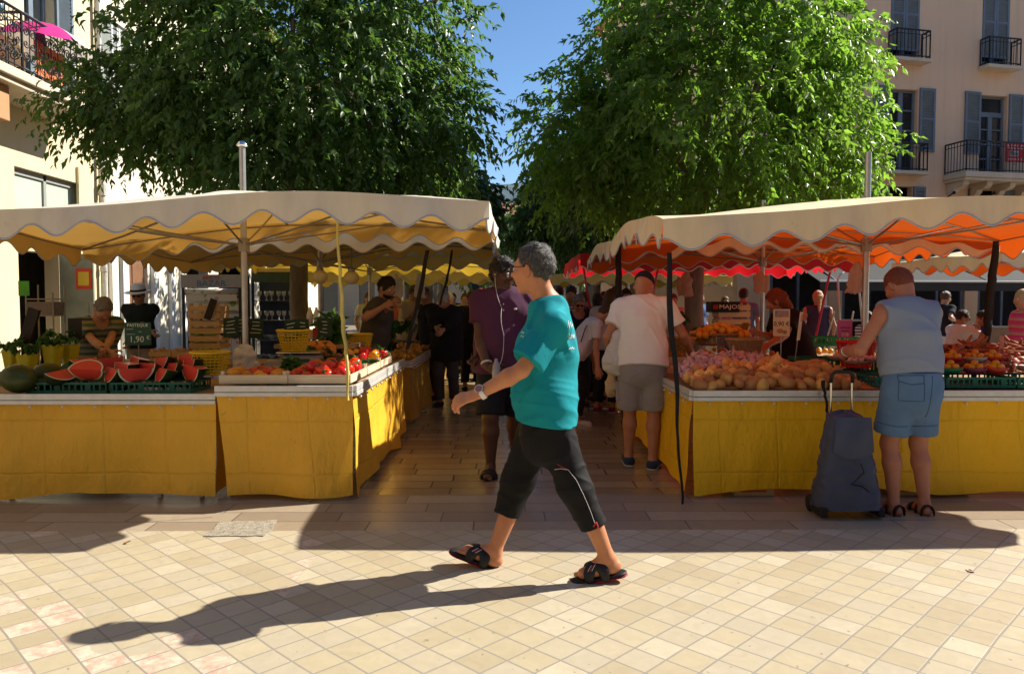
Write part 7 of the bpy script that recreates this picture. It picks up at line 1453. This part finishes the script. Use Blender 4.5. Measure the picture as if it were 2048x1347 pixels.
# far stalls: mixed produce on each table
g7 = random.Random(12)
for (x0, x1, y0, y1, n, lb, kd, cat) in ((-1.62, -1.2, YF+3.2, YF+6.1, 60, 'vegetable on the long left table along the aisle', 'clementine', 'fruit'), (-1.62, -1.22, YF+6.5, YF+9.6, 46, 'tomato on the far left table', 'tomato', 'tomato'), (1.6, 2.5, YF+6.4, YF+9.2, 46, 'tomato on the far right table under the red canopy', 'tomato', 'tomato'), (1.62, 4.9, YF+4.0, YF+4.8, 60, 'clementine on the table under the second orange canopy', 'clementine', 'fruit')):
    heap(kd, lb, cat, lb+'s', [(x0, y0), (x1, y0), (x1, y1), (x0, y1)], lambda x, y: .83+.03*math.sin(5*x+3*y), n, .07, (1, 1.3), seed=int(abs(x0*100)))
for k, (px, py, Y, lb) in enumerate(((800, 655, 10.2, 'pale green lettuces catching the sun at the left table'), (770, 668, 9.7, 'dark leaf vegetables on the long left table'), (745, 690, 9.3, 'dark bunch of leaves nearest on the long left table'), (1350, 640, 10.2, 'dark greens on the table under the second orange canopy'))): greens(lb, at(px, py, Y), .16, .14, 30+k, ls=.09)
# ---- shopping trolley
ty = 5.30; pt = at(1690, 1040, ty); tr = thing('shopping_trolley', 'dark blue fabric shopping trolley with a metal handle before the yellow table', 'shopping trolley', (pt[0], ty, 0), 0)
def tbag(u, v):
    a_ = 2*math.pi*u; q = 3.2; cx, cy = math.cos(a_), math.sin(a_); k = (abs(cx)**q+abs(cy)**q)**(-1/q); wx = .235-.115*min(1, v*1.02)**1.2; wy = .14-.05*v; p = np.array([[1.7*cx*k*wx+3, cy*k*wy, 1.3*v]])
    n_ = float(vnoise(p*np.array([1, 1, .8]), 4, 5, 4)[0]); n2 = float(vnoise(p, 6, 11, 3)[0]); d = 1-.055*(1-min(1, abs(n_)*2))-.03*n2
    return (cx*k*wx*d, cy*k*wy*d-.02+.05*v, .07+.63*v+.012*math.sin(3*a_)*v)
tb_ = MB().grid(tbag, 72, 30); tb_.grid(lambda u, v: tuple(np.array(tbag(u, 1))*[1-v*.97, 1-v*.97, 1]+np.array([0, .03*v*.97, .035*math.sin(v*1.5)])), 72, 5); part('bag', tb_, fabric('nylon_blue', (.058, .068, .115), .42, .2, 9, .35), tr, True)
part('flap', MB().grid(lambda u, v: ((-.125+.25*u)*(1+.12*v), -.095-.012*math.sin(math.pi*v)-.05*(v>.02)*v*.35-.006*math.sin(9*u+4*v), .71-.24*v-.05*math.sin(math.pi*u)*v), 16, 8), MATS['nylon_blue'], tr, True); part('drawstring', MB().tube([(.03, -.15, .40), (.05, -.165, .34), (0, -.175, .30), (-.04, -.17, .26), (.03, -.18, .25), (.08, -.175, .21)], .006, 5), M_black, tr)
part('handle', MB().tube([(-.075, .09, .10), (-.075, .10, .93), (-.07, .09, .99), (-.05, .085, 1.005)], .009, 8).tube([(.075, .09, .10), (.075, .10, .93), (.07, .09, .99), (.05, .085, 1.005)], .009, 8), MATS['steel'], tr, True); part('grip', MB().tube([(-.078, .098, .93), (-.074, .09, .985), (-.05, .083, 1.008), (.05, .083, 1.008), (.074, .09, .985), (.078, .098, .93)], .014, 8), M_black, tr, True)
part('base_plate', MB().box((0, -.01, .075), (.40, .24, .028)).box((-.2, -.03, .05), (.05, .2, .07)).box((.2, -.03, .05), (.05, .2, .07)), M_black, tr, bevel=.012)
for sx in (-1, 1): part('wheel', MB().lathe([(.0, -.014), (.055, -.014), (.062, -.006), (.062, .006), (.055, .014), (0, .014)], 18, 0, Matrix.Translation((sx*.21, .10, .063)) @ Matrix.Rotation(math.pi/2, 4, 'Y')), M_black, tr, True)
strap('black trolley strap hooked over the edge of the yellow table', [at(1646, 760, 5.72), at(1650, 790, 5.70), at(1655, 825, 5.66)], [.028, .022, .02], M_strapb, 9)
# ---- oilcloth display of the hardware shop
def rack(label, px0, px1, py0, py1, Y, seed, kind):
    a, b = at(px0, py0, Y), at(px1, py1, Y); W_, H_ = b[0]-a[0], a[2]; t = thing('display_rack', label, 'display rack', ((a[0]+b[0])/2, Y, 0), 0); fm = MB()
    for x in (-W_/2, W_/2):
        for y in (0, .45): fm.bb(x-.02, x+.02, y-.02, y+.02, 0, H_)
    fm.bb(-W_/2+.02, W_/2-.02, -.018, .018, H_-.04, H_); fm.bb(-W_/2+.02, W_/2-.02, .432, .468, H_-.04, H_); part('frame', fm, M_iron, t)
    return t, W_, H_
ra, W_, H_ = rack('rack of printed oilcloth rolls under the blue and red shop board', 366, 482, 549, 720, 13.6, 1, 'roll')
zr = lambda py: at(420, py, 13.6)[2]
def floral(nm, base, dots, sc): 
    m_, nt, out = nodes(nm); v = coord(nt); vo = nt.nodes.new('ShaderNodeTexVoronoi'); vo.inputs['Scale'].default_value = sc; nt.links.new(v, vo.inputs['Vector']); s_ = mth(nt, 'LESS_THAN', vo.outputs['Distance'], .34); cc = ramp(nt, vo.outputs['Color'], [(i/len(dots), d) for i, d in enumerate(dots)]); cc.node.color_ramp.interpolation = 'CONSTANT'; finish(nt, out, mixc(nt, s_, base, cc), .3, .4); return m_
F1, F2, F3 = floral('print_roses', (.55, .53, .50), [(.30, .05, .10), (.20, .26, .12), (.45, .25, .30)], 9), floral('print_lemons', (.58, .57, .54), [(.16, .30, .03), (.45, .42, .05), (.10, .22, .03)], 5), floral('print_flowers', (.42, .45, .52), [(.45, .12, .25), (.2, .25, .4)], 11)
for k, (py, mt) in enumerate(((584, F1), (603, F2), (622, F3), (641, F2), (660, F1))):
    z = zr(py); part('oilcloth_roll', MB().tube([(-W_/2+.03, .05+.08*k, z), (W_/2-.03, .05+.08*k, z)], .065, 16), mt, ra, True); part('oilcloth_drop', MB().bb(-W_/2+.05, W_/2-.05, -.02+.08*k, -.012+.08*k, z-.16, z-.04), mt, ra)
part('lower_print', MB().bb(-W_/2+.04, W_/2-.05, .30, .306, .1, zr(640)), F3, ra); part('green_print', MB().bb(-W_/2+.04, 0, .285, .292, .3, zr(640)-.1), pm('green_cloth', (.14, .40, .05), .5, .2, 6), ra)
hd = part('header_board', MB().bb(-W_/2-.02, W_/2+.06, -.06, -.02, zr(575), zr(549)), pm('board_grey', (.36, .35, .38), .5, .08, 5, 0), ra); zc_ = (zr(575)+zr(549))/2
text('BAZAR', .145, pm('letter_blue', (.05, .22, .50), .5), hd, (.02, -.066, zc_-.045), sx=1.15); text('BRICO', .085, pm('letter_red', (.55, .05, .05), .5), hd, (.02, -.068, zc_+.055), sx=1.25)
rb2, W2_, H2_ = rack('rack of glasses and crockery beside the oilcloth rolls', 505, 588, 540, 700, 13.9, 2, 'glass')
part('header_board', MB().bb(-W2_/2, W2_/2, -.05, -.02, H2_-.22, H2_-.04), pm('board_green', (.05, .09, .08), .5, .3, 9), rb2); part('top_light', MB().bb(-W2_/2, W2_/2, -.06, -.02, H2_-.035, H2_+.03), M_trim, rb2)
part('back_panel', MB().bb(-W2_/2+.02, W2_/2-.02, .43, .45, .1, H2_-.05), pm('panel_blue', (.03, .045, .09), .6, .3, 4), rb2); g8 = random.Random(3); M_gl = pm('glassware', (.42, .46, .52), .1, .2, 9, 0, spec=.7); M_cr = pm('crockery_blue', (.16, .22, .36), .25, .3, 9, 0)
for r_i in range(4):
    z = H2_-.55-.36*r_i; part('shelf', MB().bb(-W2_/2+.02, W2_/2-.02, 0, .42, z-.012, z), pm('shelf_grey', (.10, .11, .13), .4), rb2)
    for c_i in range(6): part('glass' if r_i < 2 else 'crockery', MB().lathe([(0, 0), (.035, .002), (.008, .015), (.008, .07), (.035, .10), (.04, .17), (.034, .17), (.0, .09)] if r_i < 2 else [(0, 0), (.05, 0), (.075, .05), (.078, .09), (.07, .09), (.045, .012), (0, .012)], 12, c=(-W2_/2+.09+c_i*(W2_-.18)/5, .10+.05*(c_i % 2), z)), M_gl if r_i < 2 else M_cr, rb2, True)
p = at(475, 648, 12.6)
# wire stand with a basket at the shop door
ws_ = thing('wire_stand', 'wire stand with a wicker tray and green card at the shop doorway', 'stand', (at(92, 640, 11.6)[0], 11.6, 0), 0); z1 = at(92, 598, 11.6)[2]
m = MB()
for x, y in ((-.2, -.15), (.2, -.15), (.2, .15), (-.2, .15)): m.tube([(x, y, 0), (x, y, z1+(.1 if y < 0 else .22))], .012, 6)
for z in (.5, z1-.25, z1): m.tube([(-.2, -.15, z), (.2, -.15, z), (.2, .15, z), (-.2, .15, z), (-.2, -.15, z)], .010, 6)
part('frame', m, pm('cane', (.45, .34, .16), .6), ws_); part('tray', MB().box((0, 0, z1-.14), (.36, .28, .2), taper=1.1), M_wick, ws_); part('card', MB().box((-.22, -.16, z1+.16), (.16, .008, .22)), pm('card_green', (.18, .55, .04), .6), ws_)
# ---- cafe furniture
M_chair = pm('chair_alu', (.55, .55, .54), .3, .1, 20, 0, metal=.85); M_weave = pm('chair_weave', (.30, .28, .24), .7, .2, 40, .2)
def chair():
    t = thing('cafe_chair', 'aluminium cafe chair', 'chair', (0, 0, 0)); part('seat', MB().box((0, 0, .45), (.42, .42, .02)), M_weave, t, bevel=.008)
    part('backrest', MB().grid(lambda u, v: (-.2+.4*u, .21+.05*v, .52+.30*v), 4, 4).grid(lambda u, v: (-.2+.4*u, .215+.05*v, .52+.30*v), 4, 4, flip=True), M_weave, t)
    part('back_frame', MB().tube([(-.22, .20, .44), (-.23, .24, .70), (-.18, .275, .84), (0, .285, .87), (.18, .275, .84), (.23, .24, .70), (.22, .20, .44)], .013, 7), M_chair, t, True)
    for sx in (-1, 1):
        part('armrest', MB().tube([(sx*.23, .24, .68), (sx*.26, .05, .68), (sx*.26, -.14, .66), (sx*.25, -.2, .55), (sx*.23, -.2, .45)], .013, 7), M_chair, t, True)
        for sy in (-1, 1): part('leg', MB().tube([(sx*.21, sy*.2, .45), (sx*.235, sy*.24, 0)], .013, 7), M_chair, t)
    return t
def ctable():
    t = thing('cafe_table', 'small round cafe table', 'table', (0, 0, 0)); part('tabletop', MB().lathe([(0, .715), (.36, .715), (.37, .725), (.36, .735), (0, .735)], 28), pm('table_top', (.50, .38, .22), .45, .2, 5), t); part('column', MB().tube([(0, 0, .02), (0, 0, .715)], .025, 10), M_chair, t)
    for k in range(3): part('foot', MB().tube([(0, 0, .03), (.28*math.cos(k*2.09), .28*math.sin(k*2.09), .012)], .014, 6), M_chair, t)
    return t
ch0, tb0 = chair(), ctable()
for i, (px, Y, rz, lb) in enumerate(((1908, 12.6, -1.5, 'cafe chair under the man in sunglasses'), (1992, 12.4, 1.0, 'cafe chair under the man in royal blue'), (1740, 13.6, 3.2, 'cafe chair under the striped cafe guest'), (1660, 15.2, 2.2, 'empty cafe chair behind the walking blond woman'), (1690, 14.4, -2.4, 'empty cafe chair near the step ladder'), (2030, 14.4, 2.6, 'empty cafe chair at the right edge'), (1850, 15.6, -2.8, 'empty cafe chair beside the waitress'), (1605, 16.2, 0.0, 'cafe chair under the guest by the wall'), (1560, 15.4, 1.3, 'empty cafe chair left of the blond woman'))):
    o = ch0 if i == 0 else copy_tree(ch0); o.location = (P_(px, Y), Y, 0); o.rotation_euler[2] = rz; o['label'] = lb; o['group'] = 'cafe chairs'
for i, (px, Y, lb) in enumerate(((1952, 12.6, 'cafe table between the two seated men'), (1705, 13.9, 'cafe table left of the striped guest'), (1625, 15.6, 'cafe table beyond the blond woman'), (2040, 13.6, 'cafe table at the right edge'))):
    o = tb0 if i == 0 else copy_tree(tb0); o.location = (P_(px, Y), Y, 0); o['label'] = lb; o['group'] = 'cafe tables'
solo('coffee_cup', MB().lathe([(0, 0), (.03, 0), (.042, .06), (.038, .06), (.026, .008), (0, .008)], 14), pm('cup_white', (.72, .71, .69), .25), 'white cup on the cafe table between the seated men', 'cup', loc=(P_(1958, 12.5), 12.45, .736), smooth=True)
ld = thing('step_ladder', 'aluminium step ladder standing by the cafe chairs', 'step ladder', (P_(1690, 12.9), 12.9, 0), .3)
for sx in (-1, 1):
    part('rail', MB().tube([(sx*.27, -.3, 0), (sx*.21, -.06, 1.9), (sx*.12, -.04, 2.0), (0, -.04, 2.02)], .018, 7), M_chair, ld, True); part('rail', MB().tube([(sx*.27, .42, 0), (sx*.2, .02, 1.35)], .016, 7), M_chair, ld)
for k in range(4): z = .3+.3*k; part('step', MB().box((0, -.27+.12*z, z), (.46, .11, .03)), M_chair, ld)
ac = thing('menu_board', 'grey menu board standing behind the roots at the right', 'board', (P_(2008, 11.4), 11.4, 0), .1); part('panel', MB().box((0, 0, .75), (.5, .03, .75)), pm('menu_grey', (.22, .21, .19), .7), ac); part('frame', MB().bb(-.28, -.251, -.02, .02, 0, 1.15).bb(.251, .28, -.02, .02, 0, 1.15).bb(-.25, .25, -.02, .02, 1.126, 1.15), M_chair, ac)
